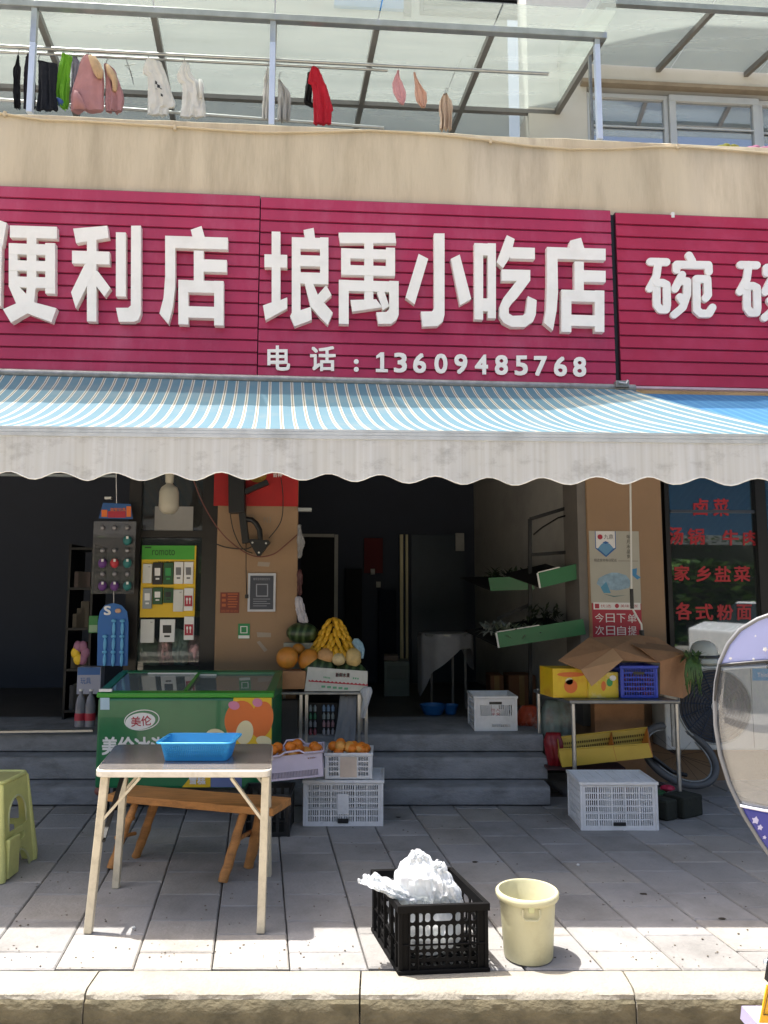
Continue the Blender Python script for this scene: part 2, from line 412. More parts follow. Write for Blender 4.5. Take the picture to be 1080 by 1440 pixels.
# loose grit and litter
lit = MB(); rr = random.Random(8)
for i in range(500):
    x = rr.uniform(-2.4, 2.6); y = 3.13 + rr.random() ** 2 * 1.2 if i % 2 else rr.uniform(3.0, 6); 
    z = .004 if y > 3.28 else (-.118 if y < 3.09 else .002); y = y if not 3.09 <= y <= 3.28 else y + .25; r_ = rr.uniform(.002, .006)
    lit.ell((x, y, z), r_, r_ * rr.uniform(.5, 1), r_ * .5, 5, 3, wob=.25, seed=i)
for i in range(260):
    x = rr.uniform(-1.9, 2.0); y = rr.uniform(3.0, 3.09); r_ = rr.uniform(.003, .009)
    lit.ell((x, y, -.118), r_, r_, r_ * .6, 5, 3, wob=.3, seed=i)
lit.build('grit', mat('grit', '#5b5348', .9, var=.4, vs=30), kind='stuff')

# ================================================================== SHOP BUILDING
bld = thing('shop_building', 'beige rendered shop building with street shops below a terrace', 'building', FT @ Vector((0, 0, 0)))
def F(): return MB(FT)
sL0, sL1 = fl(303, 850)[0], fl(418, 850)[0]
sR0, sR1 = fl(829, 850)[0], fl(936, 850)[0]
SE = fl(1250, 850)[0] + 2
F().box(sL0, sL1, 0, .5, .3, 2.78, DS).build('pillar', tan, bld, bevel=.01)
F().box(sR0, sR1, 0, .5, -.02, 2.78, DS).build('pillar', tan, bld, bevel=.01)
F().box(-8, SE, 0, .5, 2.785, 3.1).build('lintel', beige, bld)
PZ = fl(400, 176, -.2)[1]
# terrace parapet with a slightly uneven top
mb = F(); n = 60; rr = random.Random(3)
vs = []; 
for i in range(n + 1):
    s_ = -8 + (SE + 8) * i / n; q = rr.uniform(-.006, .006)
    for (y, z) in ((-.2, 3.05), (-.2, PZ - .012 + q), (-.188, PZ + q), (-.01, PZ + q), (0.0, PZ - .012 + q), (0, 3.05)): vs.append((s_, y, z))
m = 6
mb.add(vs, [(i * m + j, (i + 1) * m + j, (i + 1) * m + (j + 1) % m, i * m + (j + 1) % m) for i in range(n) for j in range(m)] + [tuple(range(m)), tuple(n * m + j for j in range(m))])
mb.build('parapet', beige, bld, smooth=True)
F().box(-8, SE, .002, 3.4, 4.35, 4.5).build('terrace_floor', concrete, bld)
# wall below / beside the right-hand window
F().box(sR1 + .003, SE, .02, .3, -.02, fl(1000, 952)[1]).build('wall', tan, bld)
# upstairs walls
sU = fl(742, 100, .95)[0]
upw = mat('upstairs_wall', '#c9c9c4', .85, var=.04, vs=1.5, dirt=('#a5a39b', .4, 1.2))
F().box(sU, SE + 3, .95, 1.3, fl(900, 124, .95)[1], 12).build('upper_wall', upw, bld)
F().box(sU, sU + fl(824, 100, .95)[0] - sU, .951, 1.299, 4.5, fl(900, 124, .95)[1] - .001).build('upper_wall', upw, bld)
F().box(-9, sU - .001, 1.75, 2.0, 4.5, 12).build('upper_wall', mat('upstairs_wall_grey', '#b3b5b2', .85, var=.1, vs=1, dirt=('#84898a', .7, 1.2), stretch=(.25, 1, 5)), bld)  # horizontal streaks in this colour imitate pale lines reflected in the canopy glass
# brown ledge over the upstairs windows
F().box(fl(818, 120, .9)[0], SE + 3, .87, .949, fl(900, 124, .95)[1] - .015, fl(900, 122, .95)[1] + .01).build('ledge', mat('ledge_brown', '#8f8474', .8, var=.2), bld)
# upstairs windows: frames, sashes and panes
alu = mat('window_aluminium', '#b9bdc0', .4, .3, var=.05)
upglass = shopglass('upstairs_glass', (.35, .42, .5), .28, .25)
zt = fl(900, 128, .95)[1] - .035
def window(par, s0, s1, z0, z1, n0, fr=.05, bars=(), pm_=None, nm='window'):
    w_ = F(); w_.box(s0, s1, n0, n0 + .06, z1 - fr, z1); w_.box(s0, s1, n0, n0 + .06, z0, z0 + fr); w_.box(s0, s0 + fr, n0, n0 + .06, z0 + fr, z1 - fr); w_.box(s1 - fr, s1, n0, n0 + .06, z0 + fr, z1 - fr)
    o = w_.build(nm, alu, par, bevel=.004)
    F().box(s0 + fr, s1 - fr, n0 + .03, n0 + .036, z0 + fr, z1 - fr).build('pane', pm_ or upglass, o)
    for zb in bars: F().box(s0 + fr, s1 - fr, n0 + .005, n0 + .02, zb - .008, zb + .008).build('bar', alu, o)
    return o
us = [fl(x, 150, .95)[0] for x in (826, 940, 1066, 1190)]
zb = fl(900, 178, .95)[1]
for a, b, fr in zip(us, us[1:], (.045, .07, .05)): window(bld, a, b - .002, 4.9, zt, .955 if fr != .07 else .925, fr, (zb,))
F().box(us[0] - .04, us[-1], 1.5, 1.52, 4.6, zt + .2).build('curtain', mat('curtain_blue', '#5c7d9a', .9, var=.2, vs=5, stretch=(6, 1, .2)), bld)
# louvre and blue window high on the left
lv = (fl(590, 0, 1.75)[0], fl(738, 0, 1.75)[0]); lz = fl(650, 20, 1.7)[1]
o = F().box(lv[0], lv[1], 1.73, 1.749, lz, lz + .9).build('louvre', blackm, bld)
for k in range(9): F().box(lv[0] + .04, lv[1] - .04, 1.69, 1.729, lz + .04 + k * .09, lz + .075 + k * .09).build('slat', mat('louvre_grey', '#55575a', .5, .3), o)
bz = fl(500, 9, 1.7)[1]
F().box(fl(470, 0, 1.75)[0], fl(567, 0, 1.75)[0], 1.70, 1.745, bz, bz + .9).build('window', mat('blue_window_film', '#2f82c4', .35, var=.1), bld)
F().box(fl(567, 0, 1.75)[0], fl(578, 0, 1.75)[0], 1.70, 1.745, bz - .05, bz + .9).build('window_frame', blackm, bld)
# --- rooms
def room(par, s0, s1, nb, z0, z1, mw, mb_, mc, mr=None):
    d = DS * nb
    o = F().box(s0 + d, s1 + d, nb, nb + .15, z0, z1).build('back_wall', mb_, par)
    def side(s, sgn):
        q = F(); a = s; b = s + d; t = .12 * sgn
        q.hexa([(a, .5, z0), (a + t, .5, z0), (b + t, nb, z0), (b, nb, z0), (a, .5, z1), (a + t, .5, z1), (b + t, nb, z1), (b, nb, z1)] if sgn > 0 else
               [(a + t, .5, z0), (a, .5, z0), (b, nb, z0), (b + t, nb, z0), (a + t, .5, z1), (a, .5, z1), (b, nb, z1), (b + t, nb, z1)]); return q
    side(s0, -1).build('side_wall', mw, par); side(s1, 1).build('side_wall', mr or mw, par)
    F().box(s0 + d - .3, s1 + .3, .501, nb + .2, z1 + .002, z1 + .12).build('ceiling', mc, par)
    return o
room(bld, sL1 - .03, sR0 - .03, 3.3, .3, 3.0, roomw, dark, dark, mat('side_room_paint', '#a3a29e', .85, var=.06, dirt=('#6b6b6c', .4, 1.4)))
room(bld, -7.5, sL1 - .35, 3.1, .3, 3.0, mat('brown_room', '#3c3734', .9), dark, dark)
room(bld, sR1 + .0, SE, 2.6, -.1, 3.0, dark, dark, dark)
F().box(sR1, SE, .52, 2.6, .3, .36).build('room_floor', flr, bld)
# far doors in the middle shop
BY = 3.28
def onback(u0, v0, u1, v1, mt, nm, dn=.02, n_=BY, par=None, T=None):
    (a, z1), (b, z0) = fl(u0, v0, n_), fl(u1, v1, n_); return F().box(a, b, n_ - dn, n_, z0, z1).build(nm, mt, par or bld)
dk = mat('painted_dark_opening', '#0d0f13', .8)  # near-black panel stands in for the darkness inside the open doorway
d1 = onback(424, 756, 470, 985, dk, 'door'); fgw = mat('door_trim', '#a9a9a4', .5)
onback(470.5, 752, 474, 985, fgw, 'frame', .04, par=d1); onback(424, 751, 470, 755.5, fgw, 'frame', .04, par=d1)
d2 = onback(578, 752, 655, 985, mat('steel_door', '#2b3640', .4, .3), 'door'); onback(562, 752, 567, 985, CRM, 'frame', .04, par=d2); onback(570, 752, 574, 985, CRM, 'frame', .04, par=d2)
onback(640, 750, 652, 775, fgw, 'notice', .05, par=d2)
# ================================================================== SIGNBOARDS
mag = mat('magenta_enamel', '#a1264c', .42, var=.09, vs=3, stretch=(1, 1, .4), dirt=('#b35a76', .5, 2.6), spec=.4)
mag2 = mat('crimson_enamel', '#a01d40', .42, var=.07, vs=3, dirt=('#b94f70', .3, 2.6), spec=.4)
magd = mat('sign_backing', '#4a0f2a', .6)
ltr = mat('letter_acrylic', '#eae6df', .35, var=.03, vs=3, dirt=('#cfc9bf', .35, 5)); lts = ltr
NS = -.28
def board(u0, u1, vt, vb, uref, nsl, mt, label, ns=NS):
    s0, s1 = fl(u0, 400, ns)[0], fl(u1, 400, ns)[0]
    z1, z0 = fl(uref, vt, ns)[1], fl(uref, vb, ns)[1]
    t = thing('signboard', label, 'sign', FT @ Vector(((s0 + s1) / 2, ns + .05, z0)), 'shop signboards in a row')
    F().box(s0, s1, ns + .012, ns + .075, z0, z1).build('backing', magd, t)
    p = (z1 - z0) / nsl
    for k in range(nsl):
        a = z0 + k * p + .0028; b = z0 + (k + 1) * p - .0028; q = F(); e = .0025
        q.add([(s0 + .002, ns + .011, a), (s1 - .002, ns + .011, a), (s1 - .002, ns + .011, b), (s0 + .002, ns + .011, b),
               (s0 + .002, ns - .003, a + e), (s1 - .002, ns - .003, a + e), (s1 - .002, ns + .002, b - e * 3), (s0 + .002, ns + .002, b - e * 3)],
              [(0, 1, 5, 4), (4, 5, 6, 7), (7, 6, 2, 3), (1, 2, 6, 5), (0, 4, 7, 3), (0, 3, 2, 1)])
        q.build('slat', mt, t)
    F().box(s0, s1, ns - .008, ns + .05, z0 - .022, z0 - .002).build('edge_trim', mat('trim_pale', '#bfa7b0', .4), t)
    return t
b1 = board(-260, 363.5, 268, 527, 200, 15, mag, 'magenta slatted signboard at the left with white 便利店 letters')
b2 = board(364.5, 862, 285, 537, 600, 15, mag, 'middle magenta slatted signboard with 埌禹小吃店 letters and a phone number')
b3 = board(869, 1330, 303, 545, 1000, 14, mag2, 'crimson slatted signboard at the right with rounded white 碗 letters')
F().box(fl(862.5, 400, NS)[0], fl(868.5, 400, NS)[0], NS + .03, NS + .07, fl(865, 545, NS)[1], fl(865, 300, NS)[1]).build('joint_strip', blackm, b2)
def letter(par, cx, cy, scl, strokes, dep=.055, slope=.03, nm='letter'):
    mb = F(); nf = NS - dep
    for i, st_ in enumerate(strokes):
        if st_[0] == 'R':
            _, x0, y0, x1, y1 = st_; P = [(x0, y0), (x1, y0 + slope * (x1 - x0)), (x1, y1 + slope * (x1 - x0)), (x0, y1)]
        else: P = [(st_[k], st_[k + 1]) for k in range(1, len(st_), 2)]
        P = [(cx + a / scl, cy + b / scl) for a, b in P]; nn = nf - .0006 * i
        L = [fl(a, b, nn) for a, b in P]
        mb.prism(L, lambda p: (p[0], nn, p[1]), lambda p: (p[0], NS + .002, p[1]))
    return mb.build(nm, ltr, par)
S = 4.909
letter(b1, 0, 300, S, [('P', -10, 45, 45, 65, 20, 215, -40, 330, -70, 250), ('P', -30, 200, 12, 215, 5, 640, -40, 640)])
letter(b1, 0, 300, S, [('R', 68, 83, 392, 165), ('R', 60, 205, 120, 508), ('R', 185, 160, 250, 520), ('R', 312, 204, 380, 552), ('R', 62, 206, 378, 280), ('R', 62, 322, 378, 392),
       ('R', 62, 434, 378, 508), ('P', 185, 505, 245, 505, 235, 615, 190, 690, 75, 755, 20, 662, 115, 620, 180, 560), ('P', 60, 505, 130, 505, 240, 615, 390, 655, 355, 752, 190, 690, 110, 620)])
letter(b1, 0, 300, S, [('P', 505, 105, 740, 85, 750, 168, 525, 205), ('R', 600, 170, 665, 745), ('R', 497, 257, 755, 345), ('P', 585, 350, 640, 350, 640, 420, 600, 500, 590, 520, 523, 655, 490, 545),
       ('P', 640, 380, 680, 405, 762, 515, 720, 575, 655, 490)])
letter(b1, 0, 300, S, [('R', 800, 130, 868, 572), ('P', 905, 85, 972, 85, 972, 690, 955, 735, 925, 748, 820, 748, 800, 652, 885, 652, 903, 635)])
dian = [('P', 392, 155, 495, 120, 525, 225, 410, 225), ('R', 150, 212, 745, 325), ('P', 150, 215, 245, 315, 245, 700, 220, 900, 180, 1050, 95, 950, 135, 800, 150, 600),
        ('R', 422, 352, 515, 640), ('R', 510, 436, 735, 552), ('R', 275, 630, 370, 1052), ('R', 615, 640, 705, 1062), ('R', 277, 632, 704, 745), ('R', 365, 880, 620, 988)]
letter(b1, 210, 300, 6.75, dian)
letter(b2, 360, 300, S, [('R', 108, 125, 168, 640), ('R', 58, 282, 215, 370), ('P', 48, 635, 105, 615, 165, 600, 215, 580, 215, 655, 65, 738)])
letter(b2, 360, 300, S, [('P', 328, 115, 398, 100, 408, 175, 340, 175), ('R', 247, 165, 307, 700), ('R', 442, 165, 500, 485), ('R', 248, 164, 499, 242), ('R', 300, 288, 446, 362), ('R', 300, 406, 499, 484),
       ('P', 245, 690, 307, 668, 380, 645, 385, 735, 265, 780, 235, 710), ('P', 335, 480, 395, 485, 430, 570, 530, 685, 495, 770, 440, 715, 375, 640), ('P', 485, 495, 522, 565, 450, 630, 415, 575)])
letter(b2, 360, 300, S, [('P', 570, 133, 960, 135, 968, 205, 580, 205), ('R', 748, 200, 810, 612), ('R', 588, 240, 652, 423), ('R', 898, 236, 960, 425), ('R', 589, 241, 959, 308), ('R', 589, 355, 959, 422),
       ('R', 572, 458, 640, 762), ('R', 573, 459, 984, 532), ('P', 920, 465, 985, 468, 985, 700, 970, 735, 935, 762, 845, 762, 830, 682, 900, 680, 920, 660),
       ('P', 652, 598, 830, 593, 870, 648, 665, 678), ('P', 835, 545, 885, 535, 920, 640, 875, 668)])
letter(b2, 560, 300, 5.4, [('P', 155, 307, 228, 345, 125, 690, 55, 638), ('P', 272, 152, 352, 152, 352, 770, 340, 820, 300, 855, 185, 860, 172, 745, 255, 745, 272, 725), ('P', 400, 345, 467, 312, 555, 650, 470, 697)])
letter(b2, 560, 300, 5.4, [('R', 578, 225, 645, 805), ('R', 680, 226, 742, 795), ('R', 579, 226, 740, 316), ('R', 640, 645, 690, 742), ('P', 825, 165, 885, 195, 868, 262, 845, 340, 795, 415, 748, 370), ('R', 850, 256, 1038, 342),
       ('P', 785, 425, 1003, 430, 1003, 510, 905, 640, 865, 680, 840, 720, 840, 760, 870, 778, 945, 775, 968, 755, 985, 628, 1052, 660, 1045, 770, 1025, 820, 965, 862, 860, 862, 800, 830, 768, 780, 770, 710, 800, 640, 900, 512, 785, 512)])
letter(b2, 740, 320, 7.714, [('P', 468, 170, 480, 140, 595, 110, 630, 225, 470, 225), ('R', 225, 210, 862, 335), ('P', 226, 215, 340, 325, 345, 700, 330, 900, 290, 1115, 190, 1030, 215, 900, 226, 600),
       ('R', 525, 366, 625, 680), ('R', 620, 462, 862, 586), ('R', 382, 672, 490, 1130), ('R', 745, 680, 848, 1130), ('R', 383, 673, 846, 795), ('R', 485, 945, 750, 1064)])
def stroke(mb, pts, wd, scl, cx, cy, nf, nb):
    """round-capped brush stroke as an extruded outline"""
    Lp = [Vector((cx + a / scl, cy + b / scl)) for a, b in pts]; h = wd / scl / 2; left = []; right = []
    n = len(Lp)
    def arc(c, a0, a1, k=7): return [c + Vector((math.cos(a0 + (a1 - a0) * i / k), math.sin(a0 + (a1 - a0) * i / k))) * h for i in range(k + 1)]
    for i in range(n - 1):
        d = (Lp[i + 1] - Lp[i]); a = math.atan2(d.y, d.x)
        P = arc(Lp[i], a + math.pi / 2, a + 3 * math.pi / 2) + arc(Lp[i + 1], a - math.pi / 2, a + math.pi / 2)
        L = [fl(p.x, p.y, nf) for p in P]; ni = nf - .0005 * i
        mb.prism(L, lambda p: (p[0], ni, p[1]), lambda p: (p[0], nb, p[1]))
def wan(dx, dy, par):
    mb = F(); k = 0
    for st_ in ([(140, 215), (270, 218)], [(205, 215), (190, 330), (135, 430)], [(190, 390), (192, 560), (220, 598), (268, 598), (274, 560), (270, 400), (240, 385), (190, 385)],
                [(450, 165), (475, 210)], [(350, 280), (352, 238), (605, 242), (608, 295)], [(395, 320), (338, 432)], [(395, 370), (436, 372), (434, 480), (400, 580), (332, 638)],
                [(378, 498), (410, 540)], [(510, 352), (512, 600), (545, 630), (610, 630), (637, 582)], [(512, 352), (596, 354), (602, 480), (582, 508)]):
        stroke(mb, [(a + dx, b + dy) for a, b in st_], 62, 5.684, 890, 330, NS - .018 - .004 * k, NS + .002); k += .35
    mb.build('letter', ltr, par)
wan(0, 0, b3); wan(722, 25, b3)
fz = lambda n_: (lambda u, v, o=0: (fl(u, v, n_)[0], n_ - o, fl(u, v, n_)[1]))
def ch(body, u0, v0, u1, v1, par, off=.03, m_=None, nn=NS - .012):
    mb = F(); put_text(mb, body, fz(nn), u0, v0, u1, v1, off); o = mb.build('digit' if body.isdigit() else 'character', m_ or ltr, par)
    md = o.modifiers.new('thickness', 'SOLIDIFY'); md.thickness = .008; md.offset = 0
ch('电', 376, 486, 408, 521, b2); ch('话', 436, 487, 472, 522, b2)
for vv in (508.5, 519.5):
    mb = F(); c = fl(501, vv, NS - .012); mb.prism([(c[0] + .02 * math.cos(k), c[1] + .02 * math.sin(k)) for k in [i * math.pi / 6 for i in range(12)]], lambda p: (p[0], NS - .015, p[1]), lambda p: (p[0], NS, p[1])); mb.build('dot', ltr, b2)
for c, x in zip('13609485768', (537, 563, 590, 620, 648, 677, 705, 733, 760, 788, 815)):
    y = 509.5 + (x - 537) * .0235; wd = 7.5 if c == '1' else 9.2
    if c == '1':
        mb = F(); L_ = [fl(x + a, y + b, NS - .016) for a, b in ((-8, -9), (-2, -14), (3.2, -14), (3.2, 9.6), (8.5, 9.8), (8.5, 14), (-8.5, 13.6), (-8.5, 9.2), (-2.4, 9.4), (-2.4, -7.5), (-8, -5.5))]
        mb.prism(L_, lambda p: (p[0], NS - .018, p[1]), lambda p: (p[0], NS - .006, p[1])); mb.build('digit', ltr, b2)
    else: ch(c, x - wd, y - 14, x + wd, y + 14, b2, .045)
# little white fixing clip on top of the right board
tag(F().box(fl(944, 305, NS)[0], fl(948, 305, NS)[0], NS - .01, NS + .03, fl(944, 306, NS)[1], fl(944, 299, NS)[1]).build('fixing_clip', white), 'small white clip on top edge of the crimson signboard', 'clip')
# sagging pale conduit along the parapet
pts = []
for u, v in ((-150, 157), (-40, 160), (0, 158), (60, 167), (120, 169), (190, 173), (250, 177), (330, 183), (380, 185), (450, 184), (520, 182), (580, 185), (640, 190), (690, 196), (740, 203), (800, 208), (860, 208), (920, 205), (960, 205), (1010, 208), (1080, 214), (1250, 224)):
    pts.append(fw(u, v + 1.5, -.212))
mb = MB().tube(pts, .0095, 8); hose = tag(mb.build('conduit', mat('hose_cream', '#c3b294', .6, var=.1), smooth=True), 'thin cream conduit sagging along the terrace parapet', 'pipe')
for u, v in ((7, 159), (246, 178), (690, 197), (953, 205)):
    p = fw(u, v + 1.5, -.212); MB().tube([p + Vector((0, 0, -.02)), p + Vector((0, 0, .02))], .014, 8).build('clamp', MATS['hose_cream'], hose)

# ================================================================== GLASS CANOPIES
cg = mat('canopy_glass', '#b3b9b6', .22, var=.1, vs=1.2, dirt=('#8f9896', .6, 1.6), trans=.3, transp=.58, stretch=(.3, 3, 1))
film = mat('blue_film', '#bac6da', .3, .1, var=.05)
cst = mat('canopy_steel', '#7f7c78', .38, .55, var=.12, vs=6)
ZC = fl(400, 33, -.1)[1]
can = thing('glass_canopy', 'long glass canopy on steel posts over the laundry terrace', 'canopy', FT @ Vector((0, 0, PZ)))
us = [-130, 47, 215, 385, 530, 692, 846]
ss = [fl(u, 35, -.1)[0] for u in us]
F().box(ss[0] - 1, ss[-1] + .03, -.14, -.08, ZC, ZC + .06).build('front_beam', steel, can, bevel=.005)
F().box(ss[0] - 1, ss[-1] + DS * .9, .95, 1.0, ZC + .001, ZC + .045).build('cross_beam', cst, can)
for s_ in ss:
    mb = F(); mb.hexa([(s_ - .025, -.079, ZC), (s_ + .025, -.079, ZC), (s_ + .025 + DS * 1.75, 1.74, ZC), (s_ - .025 + DS * 1.75, 1.74, ZC), (s_ - .025, -.079, ZC + .06), (s_ + .025, -.079, ZC + .06), (s_ + .025 + DS * 1.75, 1.74, ZC + .06), (s_ - .025 + DS * 1.75, 1.74, ZC + .06)])
    mb.build('rib', cst, can)
for a, b in zip(ss, ss[1:]):
    mb = F(); f_ = lambda s, n: (s + DS * n, n, ZC + .065); g = .006
    z0, z1 = ZC + .063, ZC + .071
    P = [(a + g, -.38), (b - g, -.38), (b - g, 1.74), (a + g, 1.74)]
    mb.hexa([(p[0] + DS * p[1], p[1], z0) for p in P] + [(p[0] + DS * p[1], p[1], z1) for p in P]); mb.build('glass_pane', cg, can)
for u, vb in ((45, 152), (383, 170), (840, 190)):
    s_ = fl(u, 110, -.1)[0]
    F().box(s_ - .024, s_ + .024, -.13, -.085, fl(u, vb, -.1)[1] - .05, fl(u, 62, -.1)[1] if u < 800 else ZC - .05).build('post', film, can, bevel=.004)
    F().box(s_ - .023, s_ + .023, -.128, -.087, (fl(u, 62, -.1)[1] if u < 800 else ZC - .05) + .001, ZC - .001).build('post_top', steel, can)
s_ = fl(831, 110, -.05)[0]; F().box(s_ - .012, s_ + .012, -.05, -.02, PZ, ZC - .1).build('rail_post', galv, can)
# side glass of the long canopy
mb = F(); s_ = ss[-1] + .03
mb.hexa([(s_, -.35, ZC + .08), (s_ + .006, -.35, ZC + .08), (s_ + .006 + DS * 1.2, .9, ZC + .08), (s_ + DS * 1.2, .9, ZC + .08), (s_, -.35, ZC + .5), (s_ + .006, -.35, ZC + .5), (s_ + .006 + DS * 1.2, .9, ZC + .7), (s_ + DS * 1.2, .9, ZC + .7)])
mb.build('side_pane', cg, can)
# second canopy
Z2 = fl(950, 99, .9)[1]
can2 = thing('glass_canopy', 'short glass canopy with dark ribs above the upstairs windows', 'canopy', FT @ Vector((2.5, .9, Z2)))
n2 = -.05; sA = fl(850, 8, n2)[0] + .02; 
for _ in range(40):
    if fl(960, 10, n2)[1] > Z2: n2 -= .02
    else: n2 += .02
F().box(sA, sA + 4.2, n2, n2 + .05, Z2, Z2 + .05).build('front_beam', steel, can2)
rs = [fl(u, 15, n2)[0] for u in (848, 1003, 1140)]
for s_ in rs:
    mb = F(); L = .94 - n2; mb.hexa([(s_, n2 + .051, Z2 - .002), (s_ + .045, n2 + .051, Z2 - .002), (s_ + .045 + DS * L * 2.2, .94, Z2 - .002), (s_ + DS * L * 2.2, .94, Z2 - .002), (s_, n2 + .051, Z2 + .05), (s_ + .045, n2 + .051, Z2 + .05), (s_ + .045 + DS * L * 2.2, .94, Z2 + .05), (s_ + DS * L * 2.2, .94, Z2 + .05)])
    mb.build('rib', cst, can2)
rs.append(rs[-1] + .9)
for a, b in zip(rs, rs[1:]): F().box(a + .004, b - .004, n2 - .25, .94, Z2 + .053, Z2 + .06).build('glass_pane', cg, can2)
# drying poles and rails
def pole(u0, v0, u1, v1, n_, r, label, mt=steel):
    o = MB().tube([fw(u0, v0, n_), fw(u1, v1, n_)], r, 10).build('drying_pole', mt, smooth=True); return tag(o, label, 'pole', 'steel drying poles')
pole(-60, 62, 771, 104, .15, .016, 'front steel drying pole carrying the red shirt')
pole(-60, 70, 545, 99, .28, .013, 'thinner steel drying pole just behind the front pole')
pole(-60, 136, 540, 180, .6, .016, 'low white rail running behind the hanging laundry', mat('white_rail', '#c5c8c9', .35, .4))
# ================================================================== LAUNDRY
def garment(nm, label, cat, rows, n_, col, th=.03, fold=.018, extra=None, rough=.85, fr=2.5, seed=1, grp='laundry hanging over the parapet', hang=True):
    m_ = mat('cloth_' + col.strip('#'), col, rough, var=.1, vs=8, bump=.3, bs=60, trans=.12)
    t = thing(nm, label, cat, fw((rows[0][1] + rows[0][2]) / 2, rows[-1][0], n_), grp)
    crumple(rows_shape(rows, plF(n_), th * .55, 44, 22, fold * 1.25, seed, fr, taper=.8, pw=5).build('fabric', m_, t, smooth=True), .016, .09, 0, .01)
    if hang:
        c = (rows[0][1] + rows[0][2]) / 2; tp = fw(c, rows[0][0] + 1, n_); pv = fw(c, rows[0][0] - 9, n_)
        MB().tube([tp, tp + (pv - tp) * .6, pv + Vector((.012, 0, .01)), pv + Vector((.022, 0, -.006))], .0035, 6).build('hanger', galv, t)
    if extra: extra(t)
    return t
garment('trousers', 'narrow black garment hanging left of the first white post', 'clothes', [(78, 25, 27), (92, 22, 28), (97, 19, 29), (125, 19, 28), (152, 20, 29)], .15, '#15161f', .025, seed=2)
garment('trousers', 'dark purple black garment half hidden by the first white post', 'clothes', [(76, 38, 43), (85, 36, 50), (115, 33, 50), (125, 33, 50), (152, 33, 50)], .17, '#1d1a28', .03, seed=3)
garment('tank_top', 'wide navy black top beside the lime green shirt', 'clothes', [(86, 53, 56), (90, 54, 80), (100, 54, 81), (130, 54, 79), (155, 50, 82)], .15, '#101522', .03, .015, seed=4)
garment('shirt', 'lime green shirt with a blue hem', 'clothes', [(76, 87, 92), (80, 86, 102), (108, 80, 98), (112, 79, 99), (135, 77, 97), (146, 80, 97), (153, 88, 96)], .2, '#6fb02f', .03, .018, seed=5,
        extra=lambda t: rows_shape([(138, 78, 84), (143, 79, 91), (149, 83, 91)], plF(.19), .034, 5, 5, 0.005).build('hem', flat('hem_blue', '#39589c'), t, smooth='all'))
garment('shirt', 'pale lilac shirt tucked behind the lime shirt', 'clothes', [(80, 102, 108), (88, 100, 113), (118, 101, 109), (150, 100, 112)], .3, '#a8a5b8', .02, seed=6)
def ruff(t):
    rows_shape([(79, 124, 134), (90, 127, 142), (104, 132, 146), (110, 137, 143)], plF(.1), .05, 8, 8, .015, 7).build('collar', mat('fleece_cream', '#c2a585', .95, var=.15, vs=30, bump=.9, bs=80), t, smooth='all')
    rows_shape([(129, 104, 110), (140, 103, 117), (150, 101, 122), (154, 104, 120)], plF(.1), .06, 6, 8, .01, 9).build('cuff', MATS['cloth_#b78689'.replace('#', '')], t, smooth='all')
garment('fleece_coat', 'pink fleece coat with a cream collar', 'clothes', [(79, 118, 130), (86, 114, 136), (100, 109, 146), (120, 103, 147), (135, 100, 146), (156, 100, 146)], .15, '#b78689', .07, .02, extra=ruff, fr=1.6, seed=7)
garment('fleece_coat', 'narrower pink fleece coat with cream shoulder beside the pink coat', 'clothes', [(92, 147, 152), (100, 147, 162), (115, 148, 168), (135, 148, 174), (142, 148, 175), (157, 148, 172)], .17, '#b08286', .05, .02, fr=2, seed=8,
        extra=lambda t: rows_shape([(92, 148, 154), (104, 150, 163), (116, 158, 166), (128, 158, 164)], plF(.13), .05, 8, 6, .01, 7).build('collar', MATS['fleece_cream'], t, smooth='all'))
def prn(t):
    mb = F()
    for u0, v0, u1, v1 in ((218, 113, 221, 119), (221, 118, 225, 124), (225, 123, 228, 126), (226, 131, 229, 136), (219, 124, 222, 126)): mb.add([(*[fl(u, v, .1)[0], .1, fl(u, v, .1)[1]],) for u, v in ((u0, v0), (u1, v0 + 2), (u1, v1), (u0, v1 - 1))], [(0, 1, 2, 3)])
    mb.build('print', BLK, t)
garment('t_shirt', 'white t-shirt with a small dark print', 't-shirt', [(83, 206, 211), (85, 205, 217), (87, 204, 227), (95, 202, 230), (103, 201, 233), (106, 206, 234), (107, 208, 235), (125, 208, 240), (140, 208, 245), (148, 208, 247), (152, 208, 245), (153, 207, 238), (162, 206, 236)], .15, '#d5d5d2', .035, .012, extra=prn, seed=9)
garment('t_shirt', 'plain white t-shirt with a knotted sleeve', 't-shirt', [(86, 257, 262), (90, 256, 266), (98, 252, 268), (104, 249, 270), (112, 249, 276), (116, 251, 283), (118, 256, 284), (130, 257, 286), (150, 255, 289), (165, 253, 289)], .15, '#d9d9d6', .035, .015, seed=10,
        extra=lambda t: rows_shape([(112, 279, 284), (120, 280, 287), (128, 281, 287), (138, 280, 285)], plF(.1), .03, 6, 5, .01).build('sleeve', MATS['cloth_d9d9d6'], t, smooth='all'))
garment('towel', 'narrow white cloth just left of the middle white post', 'cloth', [(97, 375, 378), (110, 372, 378), (130, 370, 379), (168, 368, 380)], .2, '#cfcfcc', .02, seed=11)
garment('shirt', 'pale grey shirt hanging right of the middle white post', 'clothes', [(112, 391, 394), (120, 391, 400), (128, 391, 407), (140, 391, 409), (170, 390, 408)], .2, '#a9a9a8', .025, .02, seed=12)
garment('t_shirt', 'black t-shirt mostly behind the red t-shirt', 't-shirt', [(103, 433, 437), (115, 431, 440), (143, 427, 438), (145, 428, 439), (150, 438, 444)], .25, '#16171c', .025, seed=13)
